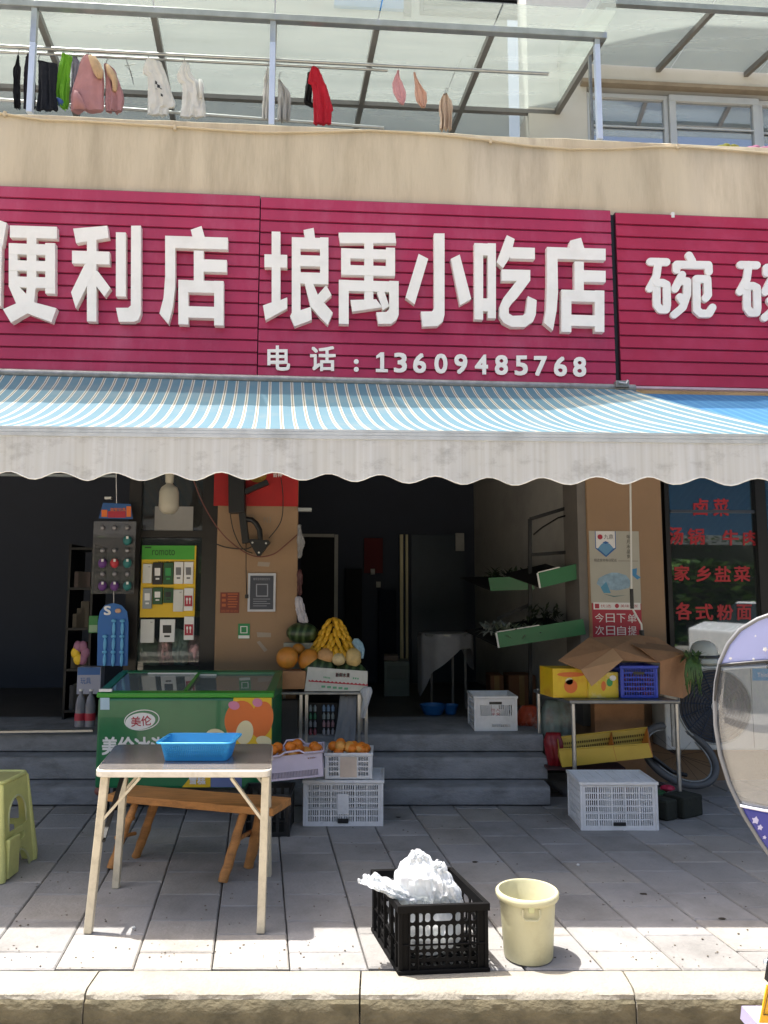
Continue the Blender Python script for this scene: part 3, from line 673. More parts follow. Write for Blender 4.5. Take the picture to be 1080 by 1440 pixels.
garment('t_shirt', 'bright red t-shirt hanging over the parapet', 't-shirt', [(95, 439, 444), (98, 437, 449), (106, 434, 453), (117, 433, 457), (119, 438, 459), (135, 440, 463), (148, 440, 467), (155, 441, 469), (158, 441, 466), (174, 441, 466)], .15, '#b3122b', .035, .014, seed=14)
def bra(nm, label, rows, col, seed):
    garment(nm, label, 'underwear', rows, .15, col, .02, .008, seed=seed, hang=False)
bra('bra', 'pink bra hanging alone from the front pole', [(99, 559, 561), (110, 554, 563), (118, 551, 567), (130, 553, 571), (140, 558, 571), (147, 565, 568)], '#cf9aa0', 21)
bra('bra', 'peach coloured bra hanging by one strap', [(102, 581, 584), (112, 583, 587), (120, 584, 592), (130, 583, 600), (142, 585, 601), (151, 592, 598)], '#c9a08e', 22)
garment('swimsuit', 'cream underwear gathered on a hanger by the canopy rib', 'underwear', [(133, 623, 629), (142, 618, 635), (152, 617, 637), (165, 619, 636), (182, 618, 635)], .15, '#c5b09d', .04, .03, fr=3, seed=23,
        extra=lambda t: MB().tube([fw(627, 133, .15), fw(640, 100, .15), fw(648, 84, .15)], .003, 5).build('cord', galv, t))
h0 = fw(176, 95, .2)
t = thing('wire_hanger', 'empty thin wire hangers on the pole beside the pink coats', 'hanger', h0)
MB().tube([fw(176, 80, .2), fw(182, 96, .2), fw(188, 118, .2), fw(184, 100, .2), fw(176, 92, .2), fw(190, 90, .2)], .0035, 5).build('wire', galv, t)
# slippers on the parapet
def slipper(u, v, col, label, rz):
    p = fw(u, v, -.1); p.z = PZ + .028
    t = thing('slipper', label, 'slipper', p, 'slippers drying on the parapet'); r_ = Matrix.Rotation(rz, 3, 'Z')
    MB().ell(p, .085, .04, .03, 12, 8, rot=r_, wob=.03, seed=int(u)).build('sole', mat('slip_' + col[1:], col, .8, var=.15), t, smooth='all')
    MB().ell(p + r_ @ Vector((.03, 0, .022)), .045, .038, .028, 10, 6, rot=r_).build('strap', MATS['slip_' + col[1:]], t, smooth='all')
slipper(1016, 197, '#8d8a3a', 'olive green slipper, left one of the olive pair', .2); slipper(1032, 197, '#86843a', 'olive green slipper, right one of the olive pair', .9)
slipper(1058, 200, '#c07f9c', 'pink slipper nearest the olive pair', .3); slipper(1077, 202, '#bd7a99', 'pink slipper at the right frame edge', .5)
# ================================================================== AWNINGS
def awning_mat(name, stripe=True):
    m = bpy.data.materials.new(name); m.use_nodes = True; n = m.node_tree; N = n.nodes; L = n.links; b = N['Principled BSDF']
    tc = N.new('ShaderNodeTexCoord'); sx = N.new('ShaderNodeSeparateXYZ'); L.new(tc.outputs['UV'], sx.inputs[0])
    def mth(op, a, b_=None):
        q = N.new('ShaderNodeMath'); q.operation = op
        if isinstance(a, (int, float)): q.inputs[0].default_value = a
        else: L.new(a, q.inputs[0])
        if b_ is not None:
            if isinstance(b_, (int, float)): q.inputs[1].default_value = b_
            else: L.new(b_, q.inputs[1])
        return q.outputs[0]
    fr = mth('FRACT', mth('MULTIPLY', sx.outputs[0], 1 / .085))           # repeat: wide blue, white line, thin tan, white line
    w1 = mth('MULTIPLY', mth('GREATER_THAN', fr, .68), mth('LESS_THAN', fr, .78)); w2 = mth('MULTIPLY', mth('GREATER_THAN', fr, .86), mth('LESS_THAN', fr, .96))
    wh = mth('ADD', w1, w2); tn = mth('MULTIPLY', mth('GREATER_THAN', fr, .78), mth('LESS_THAN', fr, .86))
    def mix(f, a, c):
        q = N.new('ShaderNodeMix'); q.data_type = 'RGBA'; L.new(f, q.inputs[0])
        if isinstance(a, tuple): q.inputs[6].default_value = (*a, 1)
        else: L.new(a, q.inputs[6])
        q.inputs[7].default_value = (*c, 1); return q.outputs[2]
    c = mix(wh, lin('#436878') if stripe else lin('#23618f'), lin('#a2a199') if stripe else lin('#3a749c'))
    c = mix(tn, c, lin('#5f5a48') if stripe else lin('#23618f'))
    no = N.new('ShaderNodeTexNoise'); no.inputs['Scale'].default_value = 2.2; no.inputs['Detail'].default_value = 9; no.inputs['Roughness'].default_value = .7
    L.new(tc.outputs['Object'], no.inputs[0]); r = N.new('ShaderNodeValToRGB'); r.color_ramp.elements[0].position = .5; r.color_ramp.elements[1].position = .75
    r.color_ramp.elements[1].color = (.5, .5, .5, 1); L.new(no.outputs[0], r.inputs[0])
    c = mix(r.outputs[0], c, lin('#6f7676') if stripe else lin('#3d6f90'))
    L.new(c, b.inputs['Base Color']); b.inputs['Roughness'].default_value = .8
    tl = N.new('ShaderNodeBsdfTranslucent'); L.new(c, tl.inputs[0]); ms = N.new('ShaderNodeMixShader'); ms.inputs[0].default_value = .12
    L.new(b.outputs[0], ms.inputs[1]); L.new(tl.outputs[0], ms.inputs[2]); L.new(ms.outputs[0], N['Material Output'].inputs[0]); return m
awm = awning_mat('awning_canvas'); awb = awning_mat('awning_blue', False)
# valance: backlit, faded, sooty canvas
vm = bpy.data.materials.new('valance_canvas'); vm.use_nodes = True; N = vm.node_tree.nodes; L = vm.node_tree.links; b = N['Principled BSDF']
tc = N.new('ShaderNodeTexCoord'); mp = N.new('ShaderNodeMapping'); mp.inputs['Scale'].default_value = (14, 1, .12); L.new(tc.outputs['Object'], mp.inputs[0])
n1 = N.new('ShaderNodeTexNoise'); n1.inputs['Scale'].default_value = 2.5; n1.inputs['Detail'].default_value = 6; L.new(mp.outputs[0], n1.inputs[0])
mp2 = N.new('ShaderNodeMapping'); mp2.inputs['Scale'].default_value = (1, 1, 1.6); L.new(tc.outputs['Object'], mp2.inputs[0])
n2 = N.new('ShaderNodeTexNoise'); n2.inputs['Scale'].default_value = 5; n2.inputs['Detail'].default_value = 10; n2.inputs['Roughness'].default_value = .75; L.new(mp2.outputs[0], n2.inputs[0])
r1 = N.new('ShaderNodeValToRGB'); e = r1.color_ramp.elements; e[0].position = .35; e[0].color = (*lin('#e2e4e2'), 1); e[1].position = .62; e[1].color = (*lin('#f1f4f5'), 1); L.new(n1.outputs[0], r1.inputs[0])
r2 = N.new('ShaderNodeValToRGB'); e = r2.color_ramp.elements; e[0].position = .52; e[0].color = (0, 0, 0, 1); e[1].position = .72; e[1].color = (.45, .45, .45, 1); L.new(n2.outputs[0], r2.inputs[0])
mx = N.new('ShaderNodeMix'); mx.data_type = 'RGBA'; L.new(r2.outputs[0], mx.inputs[0]); L.new(r1.outputs[0], mx.inputs[6]); mx.inputs[7].default_value = (*lin('#7d7e7a'), 1)
L.new(mx.outputs[2], b.inputs['Base Color']); b.inputs['Roughness'].default_value = .85
tl = N.new('ShaderNodeBsdfTranslucent'); L.new(mx.outputs[2], tl.inputs[0]); ms = N.new('ShaderNodeMixShader'); ms.inputs[0].default_value = .5
L.new(b.outputs[0], ms.inputs[1]); L.new(tl.outputs[0], ms.inputs[2]); L.new(ms.outputs[0], N['Material Output'].inputs[0])

YV = 3.93
zl, zr = at(0, 610, YV).z, at(1080, 622, YV).z; xl_, xr_ = at(0, 610, YV).x, at(1080, 622, YV).x
slz = (zr - zl) / (xr_ - xl_)
def barz(x): return zl + slz * (x - xl_)
aw = thing('awning', 'long blue and white striped awning with a sooty scalloped valance', 'awning', (0, YV, 2.2))
sB0, sB1 = -6.5, fl(884, 548, -.33)[0]
XR = sB1 + .36; XL = -6.3
zb0, zb1 = fl(100, 527, -.33)[1], fl(860, 546, -.33)[1]; tb0, tb1 = fl(100, 527, -.33)[0], fl(860, 546, -.33)[0]
NX, NY_ = 220, 16; vs = []; uvs = []
for j in range(NY_ + 1):
    t = j / NY_
    for i in range(NX + 1):
        a = i / NX; s_ = sB0 + (sB1 - sB0) * a; zb_ = zb0 + (zb1 - zb0) * (s_ - tb0) / (tb1 - tb0)
        Bk = FT @ Vector((s_, -.33, zb_)); x = XL + (XR - XL) * a; Fr = Vector((x, YV + .02, barz(x) + .02))
        p = Bk.lerp(Fr, t); p.z -= .13 * math.sin(math.pi * t ** .75) * min(1, .12 + (1 - a) * 9) + .004 * math.sin(a * 260 + 3 * t) * math.sin(math.pi * t)
        vs.append(p); uvs.append((XL + (XR - XL) * a, t))
mb = MB(); mb.add(vs, [(j * (NX + 1) + i, j * (NX + 1) + i + 1, (j + 1) * (NX + 1) + i + 1, (j + 1) * (NX + 1) + i) for j in range(NY_) for i in range(NX)])
cnv = mb.build('canvas', awm, aw, smooth='all')
uvl = cnv.data.uv_layers.new(name='UVMap')
for lp in cnv.data.loops: uvl.data[lp.index].uv = uvs[lp.vertex_index]
# valance
H0 = .215; NXV = 520; NZ = 8; vs = []
for j in range(NZ + 1):
    t = j / NZ
    for i in range(NXV + 1):
        x = XL + (XR - XL) * i / NXV
        dep = H0 + .020 * math.cos((x - at(50, 672, YV).x) * 2 * math.pi / .2755) + .006 * math.sin(x * 3.1)
        yy = YV - .016 + .012 * math.sin(x * 11 + math.sin(x * 4) * 2) * t + .006 * math.sin(x * 31) * t
        vs.append((x, yy, barz(x) - .012 - (dep - .012) * t))
mb = MB(); mb.add(vs, [(j * (NXV + 1) + i, (j + 1) * (NXV + 1) + i, (j + 1) * (NXV + 1) + i + 1, j * (NXV + 1) + i + 1) for j in range(NZ) for i in range(NXV)])
mb.build('valance', vm, aw, smooth='all')
# edge piping
mb = MB().tube([(v[0], v[1], v[2]) for v in vs[-(NXV + 1)::2]], .0035, 5); mb.build('piping', mat('piping_white', '#d5d6d2', .7), aw, smooth='all')
mb = MB()
for dz, h, dy in ((-.012, .020, 0), (.010, .016, .004), (.028, .012, .008)):
    mb.hexa([(XL, YV - .02 + dy, barz(XL) + dz), (XR, YV - .02 + dy, barz(XR) + dz), (XR, YV + .03, barz(XR) + dz), (XL, YV + .03, barz(XL) + dz),
             (XL, YV - .02 + dy, barz(XL) + dz + h), (XR, YV - .02 + dy, barz(XR) + dz + h), (XR, YV + .03, barz(XR) + dz + h), (XL, YV + .03, barz(XL) + dz + h)])
mb.build('front_bar', mat('bar_aluminium', '#c3c5c4', .35, .5, var=.08, vs=8, dirt=('#8a8a86', .5, 5)), aw)
def back(s_, n_=-.33, dz=0): return FT @ Vector((s_, n_, zb0 + (zb1 - zb0) * (s_ - tb0) / (tb1 - tb0) + dz))
mb = MB().tube([back(sB0), back(sB1 + .05)], .035, 12); mb.build('roller_tube', galv, aw, smooth=True)
for s_ in (-3.9, -1.0, sB1 - .1):
    B = back(s_, -.3, -.15); x = XL + (XR - XL) * ((s_ - sB0) / (sB1 - sB0)); Fp = Vector((x - .2, YV + .06, barz(x) - .01)); E_ = B.lerp(Fp, .5) + Vector((.35, 0, -.16))
    MB().bar(B, E_, .04, .03).build('arm', steel, aw); MB().bar(E_, Fp, .035, .028).build('arm', steel, aw)
# gearbox clip at the right and the small hook in the middle
p = back(fl(872, 546, -.34)[0], -.36, .03)
MB().box(p.x - .05, p.x + .06, p.y - .03, p.y + .03, p.z - .035, p.z + .02).build('bracket', galv, aw, bevel=.006)
MB().tube([p + Vector((-.03, -.035, 0)), p + Vector((.03, -.035, -.01)), p + Vector((.045, -.035, .02))], .01, 6).build('screw_eye', steel, aw)
p = fw(403, 538, -.34); MB().tube([p + Vector((-.04, 0, -.005)), p + Vector((.035, 0, -.008)), p + Vector((.05, 0, .008)), p + Vector((0, 0, .012)), p + Vector((-.03, 0, .012))], .009, 6).build('hook', steel, aw, smooth=True)
# dark gap strip above the canvas
tag(F().box(-7, fl(880, 545, -.25)[0], -.275, -.205, zb0 - .16, fl(600, 532, -.25)[1] - .01).build('awning_headbox', blackm), 'dark recessed headbox strip between signboards and striped awning', 'beam')
# second, plain blue awning
ab = thing('awning', 'plain bright blue awning at the right edge', 'awning', (3.2, 6, 3))
A = [fw(872, 548, -.33), fw(1330, 556, -.33)]
vs = []; uvs = []
for j in range(9):
    t = j / 8
    for i in range(21):
        a = i / 20; B = A[0].lerp(A[1], a); Fr = Vector((A[0].x + .12 + (A[1].x - A[0].x + .3) * a, YV + .15, barz(2.5) - .03)); p = B.lerp(Fr, t); p.z -= .03 + .03 * math.sin(math.pi * t); vs.append(p); uvs.append((a * 3, t))
mb = MB(); mb.add(vs, [(j * 21 + i, j * 21 + i + 1, (j + 1) * 21 + i + 1, (j + 1) * 21 + i) for j in range(8) for i in range(20)])
c2 = mb.build('canvas', awb, ab, smooth='all'); uvl = c2.data.uv_layers.new(name='UVMap')
for lp in c2.data.loops: uvl.data[lp.index].uv = uvs[lp.vertex_index]
# crank rod hanging over the poster
cr = thing('awning_crank', 'long white awning crank rod with black grips over the poster', 'crank', fw(890, 890, -.25))
MB().tube([fw(886, 640, -.25), fw(888, 835, -.25)], .008, 8).build('rod', white, cr, smooth=True)
MB().tube([fw(888, 828, -.25), fw(889, 856, -.25)], .015, 8).build('grip', blackp, cr, smooth=True)
MB().tube([fw(889, 855, -.25), fw(896, 868, -.25), fw(902, 878, -.25), fw(903, 890, -.25)], .008, 8).build('rod', white, cr, smooth=True)
MB().tube([fw(902, 886, -.25), fw(903, 898, -.25)], .02, 8).build('grip', blackp, cr, smooth=True)

# ================================================================== LEFT PILLAR AND WINDOW
WN = .06
win = thing('display_window', 'dark framed glass door panel hung with phone accessories', 'window', fw(245, 1000, WN))
def fr_(u0, v0, u1, v1, n0, n1, mt, nm, par, bev=0):
    a, z1 = fl(u0, v0, n0); b, z0 = fl(u1, v1, n0); return F().box(a, b, n0, n1, z0, z1).build(nm, mt, par, bevel=bev)
dkbr = mat('dark_window_frame', '#17120f', .4, var=.2)
fr_(287, 640, 302, 962, WN - .03, WN + .05, dkbr, 'frame', win); fr_(184, 640, 190, 962, WN - .03, WN + .05, dkbr, 'frame', win)
fr_(190.5, 945, 286.5, 962, WN - .03, WN + .05, dkbr, 'frame', win); fr_(190.5, 746, 286.5, 756, WN - .02, WN + .04, dkbr, 'crossbar', win)
fr_(190.5, 756.5, 286.5, 944.5, WN, WN + .008, glass, 'pane', win); fr_(190.5, 640, 286.5, 745.5, WN, WN + .008, glass, 'pane', win)
fr_(184, 640, 302, 745, WN + .35, WN + .37, mat('curtain_brown', '#3a2a26', .9, var=.35, vs=3, stretch=(9, 1, .4)), 'curtain', win)
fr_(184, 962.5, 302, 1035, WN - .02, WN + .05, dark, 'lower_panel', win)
fr_(184, 860, 288, 868, WN + .12, WN + .4, mat('shelf_cream', '#7d7a66', .6), 'shelf', win)
fr_(184, 936, 288, 944, WN + .12, WN + .5, MATS['shelf_cream'], 'shelf', win)
# goods behind the window
def bagf(nm, label, cat, rows, n_, col, th, seed, grp=None, m_=None, fold=.02):
    t = thing(nm, label, cat, fw((rows[-1][1] + rows[-1][2]) / 2, rows[-1][0], n_), grp)
    crumple(rows_shape(rows, plF(n_), th, 10, 10, fold, seed).build('film', m_ or mat('packet_' + col[1:], col, .4, var=.25, vs=14, bump=.4, bs=30), t, smooth='all'), .03, .06, 1); return t
bagf('snack_bag', 'grey green packet bulging behind the window, lower left', 'packet', [(884, 196, 205), (895, 190, 218), (920, 188, 224), (936, 190, 226)], WN + .06, '#b5baa4', .05, 31)
bagf('snack_bag', 'pale pink packet behind the glass below the boxes', 'packet', [(892, 226, 238), (902, 222, 244), (920, 222, 243), (936, 224, 246)], WN + .05, '#e0b3ae', .05, 32)
bagf('snack_bag', 'pale green wrapped packet in the middle behind the glass', 'packet', [(884, 242, 262), (900, 240, 266), (936, 242, 264)], WN + .07, '#d0dfd3', .05, 33)
bagf('snack_bag', 'dull pink packet behind the glass near the black frame', 'packet', [(894, 268, 286), (905, 264, 287), (936, 264, 287)], WN + .05, '#d5a9a8', .05, 34)
bagf('snack_bag', 'white tissue packet standing left behind the upper pane', 'packet', [(812, 192, 198), (820, 190, 200), (845, 190, 202), (858, 190, 201)], WN + .06, '#c9c9bf', .05, 35)
# accessory card
cdn = WN - .05
acc = thing('accessory_card', 'green and yellow display card of phone accessories on the window', 'display card', fw(237, 868, cdn))
fr_(200, 767, 273.5, 868, cdn, cdn + .006, YEL, 'backing_card', acc); fr_(200, 767, 273.5, 787, cdn - .003, cdn - .0005, flat('card_green', '#3f9a2f'), 'header', acc)
mb = F(); put_text(mb, 'romoto', fz(cdn - .005), 214, 772, 246, 781, .01); quad(mb, lambda u, v, o=0: (fl(u, v, cdn)[0], cdn - .004 - o, fl(u, v, cdn)[1]), 204, 769, 213, 771); mb.build('lettering', flat('deep_green', '#123f14'), acc)
mb = F(); put_text(mb, '耳机数据线', fz(cdn - .004), 222, 789, 250, 794, .01); mb.build('lettering', BLK, acc)
pk = [(201, 793, 213, 820, paper, None), (215, 791, 228, 822, BLK, WHT), (230, 791, 243, 822, flat('dark_green', '#1f4d2c'), GRN), (245, 790, 257, 821, WHT, flat('grey_print', '#6d6e72')), (259, 790, 271, 821, WHT, flat('grey_print', '#6d6e72')),
      (201, 827, 213, 856, flat('clear_grey', '#8b9294'), WHT), (215, 826, 228, 850, flat('dark_green', '#1f4d2c'), WHT), (230, 827, 243, 848, flat('dark_green', '#1f4d2c'), BLK), (244, 829, 257, 860, paper, None), (259, 827, 271, 859, WHT, RED)]
def packet(par, u0, v0, u1, v1, mb_, mp_, nn, th=.025):
    o = fr_(u0, v0, u1, v1, nn - th, nn - .001, mb_, 'packet', par, .003); wd = u1 - u0
    if mp_:
        mb = F(); g = lambda u, v, o_=0: (fl(u, v, nn - th)[0], nn - th - .001 - o_, fl(u, v, nn - th)[1]); h = v1 - v0
        if mp_ is RED:
            quad(mb, g, u0 + .5, v0 + h * .33, u1 - .5, v1 - h * .2, 0, .0015); mb.build('label', RED, o)
            mb = F(); g2 = lambda u, v, o_=0: (fl(u, v, nn - th)[0], nn - th - .003 - o_, fl(u, v, nn - th)[1])
            for c in (.33, .67): quad(mb, g2, u0 + wd * c - .6, v0 + h * .42, u0 + wd * c + .6, v1 - h * .3, 0, .001); quad(mb, g2, u0 + wd * c - 1.3, v0 + h * .44, u0 + wd * c + 1.3, v0 + h * .54, 0, .0015)
            mb.build('print', WHT, o)
        else:
            quad(mb, g, u0 + wd * .2, v0 + h * .25, u1 - wd * .2, v0 + h * .6, 0, .0015); quad(mb, g, u0 + wd * .3, v0 + h * .7, u1 - wd * .3, v0 + h * .78, 0, .0015); mb.build('print', mp_, o)
    else:
        mb = F(); put_text(mb, '数据线', lambda u, v: (fl(u, v, nn - th)[0], nn - th - .0015, fl(u, v, nn - th)[1]), u1 - 4.5, v0 + 3, u1 - 1.5, v0 + 5, .0); mb.build('print', BLK, o)
    return o
for p in pk: packet(acc, *p, cdn)
for (u0, v0, u1, v1, a_, b_, lb) in ((198, 871, 216, 904, paper, None, 'plain white boxed cable, left of the three lower boxes'), (225, 871, 245, 903, WHT, BLK, 'white box with a black picture, middle of the lower boxes'), (259, 867, 272, 900, WHT, RED, 'narrow red and white packet below the accessory card')):
    t = thing('packet', lb, 'packet', fw((u0 + u1) / 2, v1, cdn), 'packets hanging under the accessory card'); packet(t, u0, v0, u1, v1, a_, b_, cdn)
# paper notice and big bulb
no = tag(fr_(218, 712, 271, 747, WN - .008, WN - .004, mat('old_paper', '#8b8a88', .8, var=.08), 'paper_notice', None), 'grey paper notice taped behind the big lamp bulb', 'notice')
bl = thing('lamp_bulb', 'large unlit white lamp bulb hanging under the awning', 'lamp', fw(237, 723, -.5))
c = fw(237, 723, -.5); rr_ = (fw(251, 700, -.5) - fw(223, 700, -.5)).length / 2; hh = fw(237, 680, -.5).z - c.z
MB().lathe([(0, 0), (rr_ * .55, .004), (rr_ * .9, .03), (rr_, .06), (rr_ * .98, hh * .72), (rr_ * .8, hh * .87), (rr_ * .35, hh * .98), (rr_ * .33, hh)], c, 20).build('bulb', mat('milk_bulb', '#b7b2a3', .4, var=.04, trans=.2), bl, smooth=True)
MB().lathe([(rr_ * .33, hh + .001), (rr_ * .42, hh + .01), (rr_ * .45, hh + .07), (rr_ * .3, hh + .1)], c, 14).build('socket', mat('socket_cream', '#a9a494', .5), bl, smooth=True)
MB().tube([c + Vector((0, 0, hh + .1)), c + Vector((0, .1, 1.0))], .004, 6).build('cord', blackp, bl)
# red banner and bracket on the pillar
ban = thing('red_banner', 'red cloth banner with yellow pattern high on the left pillar', 'banner', fw(360, 712, -.03))
fr_(303, 600, 419, 712, -.02, -.006, mat('banner_red', '#9c1c1e', .75, var=.12, vs=5), 'cloth', ban)
mb = F(); 
for k in range(5): 
    c_ = fl(362, 668, -.03); rad = .022 + .012 * k
    mb.tube([(c_[0] + rad * math.cos(a), -.026 - .001 * k, c_[1] + rad * .8 * math.sin(a)) for a in [i * math.pi / 8 for i in range(16)]], .004, 5, closed=True)
mb.build('emblem', mat('banner_yellow', '#a98a2c', .6), ban)
mb = F(); put_text(mb, '吉祥', fz(-.024), 384, 664, 397, 671, .02); mb.build('lettering', WHT, ban)
br = thing('wall_bracket', 'black metal bracket arm with a triangular plate on the pillar', 'bracket', fw(340, 780, -.1))
P = lambda u, v, n_=-.1: fw(u, v, n_)
MB().bar(P(333, 650), P(334, 722), .13, .08).build('housing', blackm, br, bevel=.01)
MB().bar(P(340, 715), P(346, 764), .055, .045).build('arm', blackm, br, bevel=.004)
MB().bar(P(340, 694), P(377, 678), .045, .04).build('strut', blackm, br)
MB().tube([P(344, 730), P(354, 731), P(360, 736), P(365, 745), P(366, 760)], .022, 10).build('curved_arm', blackm, br, smooth=True)
mb = F(); tri = [fl(u, v, -.1) for u, v in ((350, 761), (353, 758), (378, 760), (380, 763), (366, 782), (362, 782))]
mb.prism(tri, lambda p: (p[0], -.13, p[1]), lambda p: (p[0], -.08, p[1])); mb.build('plate', blackm, br)
for u, v in ((355, 763), (374, 764), (364, 777)): MB().tube([P(u, v, -.13), P(u, v, -.14)], .008, 8).build('bolt', steel, br)
def cable(pts, r, mt, label, n_=-.06, nm='cable'):
    return tag(MB().tube([fw(u, v, n_) for u, v in pts], r, 6).build(nm, mt, smooth='all'), label, 'cable')
rc = mat('red_cord', '#6d3f38', .6)
def curve(pts, k=8):
    o = []; n = len(pts)
    for i in range(n - 1):
        p0 = pts[max(i - 1, 0)]; p1 = pts[i]; p2 = pts[i + 1]; p3 = pts[min(i + 2, n - 1)]
        for j in range(k):
            t = j / k; o.append(tuple(.5 * (2 * p1[a] + (p2[a] - p0[a]) * t + (2 * p0[a] - 5 * p1[a] + 4 * p2[a] - p3[a]) * t * t + (3 * p1[a] - p0[a] - 3 * p2[a] + p3[a]) * t ** 3) for a in range(len(p1))))
    return o + [pts[-1]]
cable(curve([(271, 672), (284, 705), (303, 738), (322, 760), (345, 777), (364, 783), (385, 779), (402, 766), (418, 752)]), .005, rc, 'thin reddish cord running from the awning across the pillar')
cable(curve([(304, 765), (320, 770), (345, 772), (355, 768)]), .005, blackp, 'short black cable sagging left of the triangular plate')
cable(curve([(322, 710), (328, 745), (340, 770), (355, 778)]), .004, blackp, 'thin black cable looping down beside the bracket arm')
cable(curve([(395, 672), (398, 700), (395, 733), (378, 757)]), .004, blackp, 'thin black cable looping right of the bracket')
cable([(346, 760), (346, 800), (347, 836)], .0035, blackp, 'straight black cable hanging beside the dark notice')
p = fw(347, 836, -.06); tag(MB().tube([p, p + Vector((0, 0, -.03))], .014, 8).build('cable_plug', blackp, smooth=True), 'small black plug at the end of the hanging cable', 'plug')
# framed notice (code left out), menu sticker, green sticker, scraps
qn = thing('framed_notice', 'white framed dark notice board on the tan pillar', 'notice', fw(368, 860, -.01))
fr_(349, 806, 387, 860, -.02, -.004, mat('frame_pale', '#b9bdc6', .4), 'frame', qn); fr_(352, 809.5, 384, 857, -.0225, -.0205, mat('notice_slate', '#353a48', .4), 'panel', qn)
mb = F(); g = lambda u, v, o=0: (fl(u, v, -.022)[0], -.0228 - o, fl(u, v, -.022)[1])
quad(mb, g, 360, 821, 377, 822.5, 0, .0008); quad(mb, g, 360, 837.5, 377, 839, 0, .0008); quad(mb, g, 360, 822.6, 361.5, 837.4, 0, .0008); quad(mb, g, 375.5, 822.6, 377, 837.4, 0, .0008)
put_text(mb, '推荐使用微信支付', fz(-.0235), 356, 812.5, 380, 816, 0)
for k in range(4): quad(mb, g, 356, 842 + k * 3.2, 380 - (k % 2) * 5, 842.8 + k * 3.2, 0, .0006)
mb.build('print', mat('frame_grey', '#8a8f9b', .5), qn)
me_ = thing('menu_sticker', 'small rust red menu sticker on the tan pillar', 'sticker', fw(323, 862, -.01))
fr_(310, 833, 336, 862, -.006, -.003, flat('rust_red', '#6e2a1c'), 'sheet', me_)
mb = F(); g = lambda u, v, o=0: (fl(u, v, -.006)[0], -.0062 - o, fl(u, v, -.006)[1])
for k in range(6): quad(mb, g, 320 + (k % 2), 834.5 + k * 3.6, 334.5 - (k % 3), 836.2 + k * 3.6, 0, .0006)
for k in range(3): quad(mb, g, 312, 835 + k * 7, 317.5, 839 + k * 7, 0, .0006)
put_text(mb, '招牌米粉', fz(-.0075), 311, 857.5, 335, 861, .0); mb.build('print', flat('dull_orange', '#a5562a'), me_)
gs = thing('payment_sticker', 'small green and white payment sticker low on the pillar', 'sticker', fw(343, 898, -.01))
fr_(335, 877, 351, 898, -.006, -.003, flat('sticker_green', '#23804a'), 'sheet', gs)
mb = F(); g = lambda u, v, o=0: (fl(u, v, -.006)[0], -.0062 - o, fl(u, v, -.006)[1]); quad(mb, g, 338, 880.5, 348, 881.6, 0, .0006); quad(mb, g, 338, 889.5, 348, 890.5, 0, .0006); quad(mb, g, 338, 881.7, 339.2, 889.4, 0, .0006); quad(mb, g, 346.8, 881.7, 348, 889.4, 0, .0006); quad(mb, g, 335.3, 893.5, 350.7, 897.7, 0, .0006); mb.build('print', WHT, gs)
for (P_, lb) in (([(363, 790), (380, 791), (378, 797), (362, 796)], 'torn paper scrap above the framed notice'), ([(361, 889), (381, 890), (381, 896), (362, 896)], 'level torn tape scrap below the framed notice'), ([(361, 903), (365, 901), (376, 914), (372, 917)], 'slanted torn tape scrap low on the pillar')):
    mb = F(); mb.prism([fl(u, v, -.003) for u, v in P_], lambda p: (p[0], -.004, p[1]), lambda p: (p[0], -.0005, p[1])); tag(mb.build('paper_scrap', mat('scrap', '#9d9286', .8)), lb, 'paper scrap')
# numbers chalked on the pillar: tiny pale marks
for (u, v, lb) in ((352, 727, 'left pale chalk mark N3 on the pillar'), (376, 731, 'right pale chalk mark N3 on the pillar')):
    mb = F(); put_text(mb, 'N3', fz(-.002), u - 5, v - 4, u + 5, v + 4, .0); tag(mb.build('chalk_mark', mat('chalk', '#8d8071', .9)), lb, 'mark')
# things hanging at the door jamb
bagf('cloth_strip', 'crumpled white cloth strip hanging at the door jamb', 'cloth', [(738, 419, 423), (750, 417, 425), (765, 418, 430), (785, 418, 423)], -.1, '#8d8d90', .02, 41)
t = bagf('paper_bag', 'white and red paper bag hanging at the door jamb', 'bag', [(838, 416, 424), (850, 414, 427), (872, 419, 434), (876, 421, 434)], -.12, '#a5a3ae', .015, 42)
bagf('cloth_strip', 'dark red tassel hanging above the paper bag', 'cloth', [(800, 419, 424), (815, 418, 426), (838, 418, 424)], -.1, '#4d2a2c', .02, 43)
tag(fr_(419, 714, 438, 719, -.06, .0, steel, 'hanging_rail', None), 'short steel rail fixed at the top of the door jamb', 'rail')

# ================================================================== HANGING GOODS, LEFT
HN = -.1
td = thing('toy_display', 'hanging display sheet of purple, red and teal toys', 'display card', fw(160, 835, HN))
mb = F(); mb.prism([fl(u, v, HN) for u, v in ((139, 729), (145, 707), (184, 709), (187, 730))], lambda p: (p[0], HN - .004, p[1]), lambda p: (p[0], HN, p[1])); mb.build('header', flat('head_blue', '#22508a'), td)
mb = F(); g = lambda u, v, o=0: (fl(u, v, HN)[0], HN - .005 - o, fl(u, v, HN)[1]); quad(mb, g, 152, 719, 177, 728, 0, .001); mb.build('print', RED, td)
mb = F(); quad(mb, g, 178, 712, 184.5, 727, 0, .001); quad(mb, g, 143, 717, 151, 727, 0, .001); put_text(mb, '益智玩具', fz(HN - .0065), 155, 714, 177, 719, .02); mb.build('print', ORG, td)
for r_, v in enumerate((738, 757, 778, 792, 812, 832)): pass
sheet = shopglass('clear_sheet', (.6, .6, .62), .0, .12)
fr_(132, 733, 188, 835, HN, HN + .002, sheet, 'clear_sheet', td)
pur, tea, crm = flat('toy_purple', '#5b2f78'), flat('toy_teal', '#17696a'), flat('toy_red', '#b02f3c')
rowsx = (144, 161, 179)
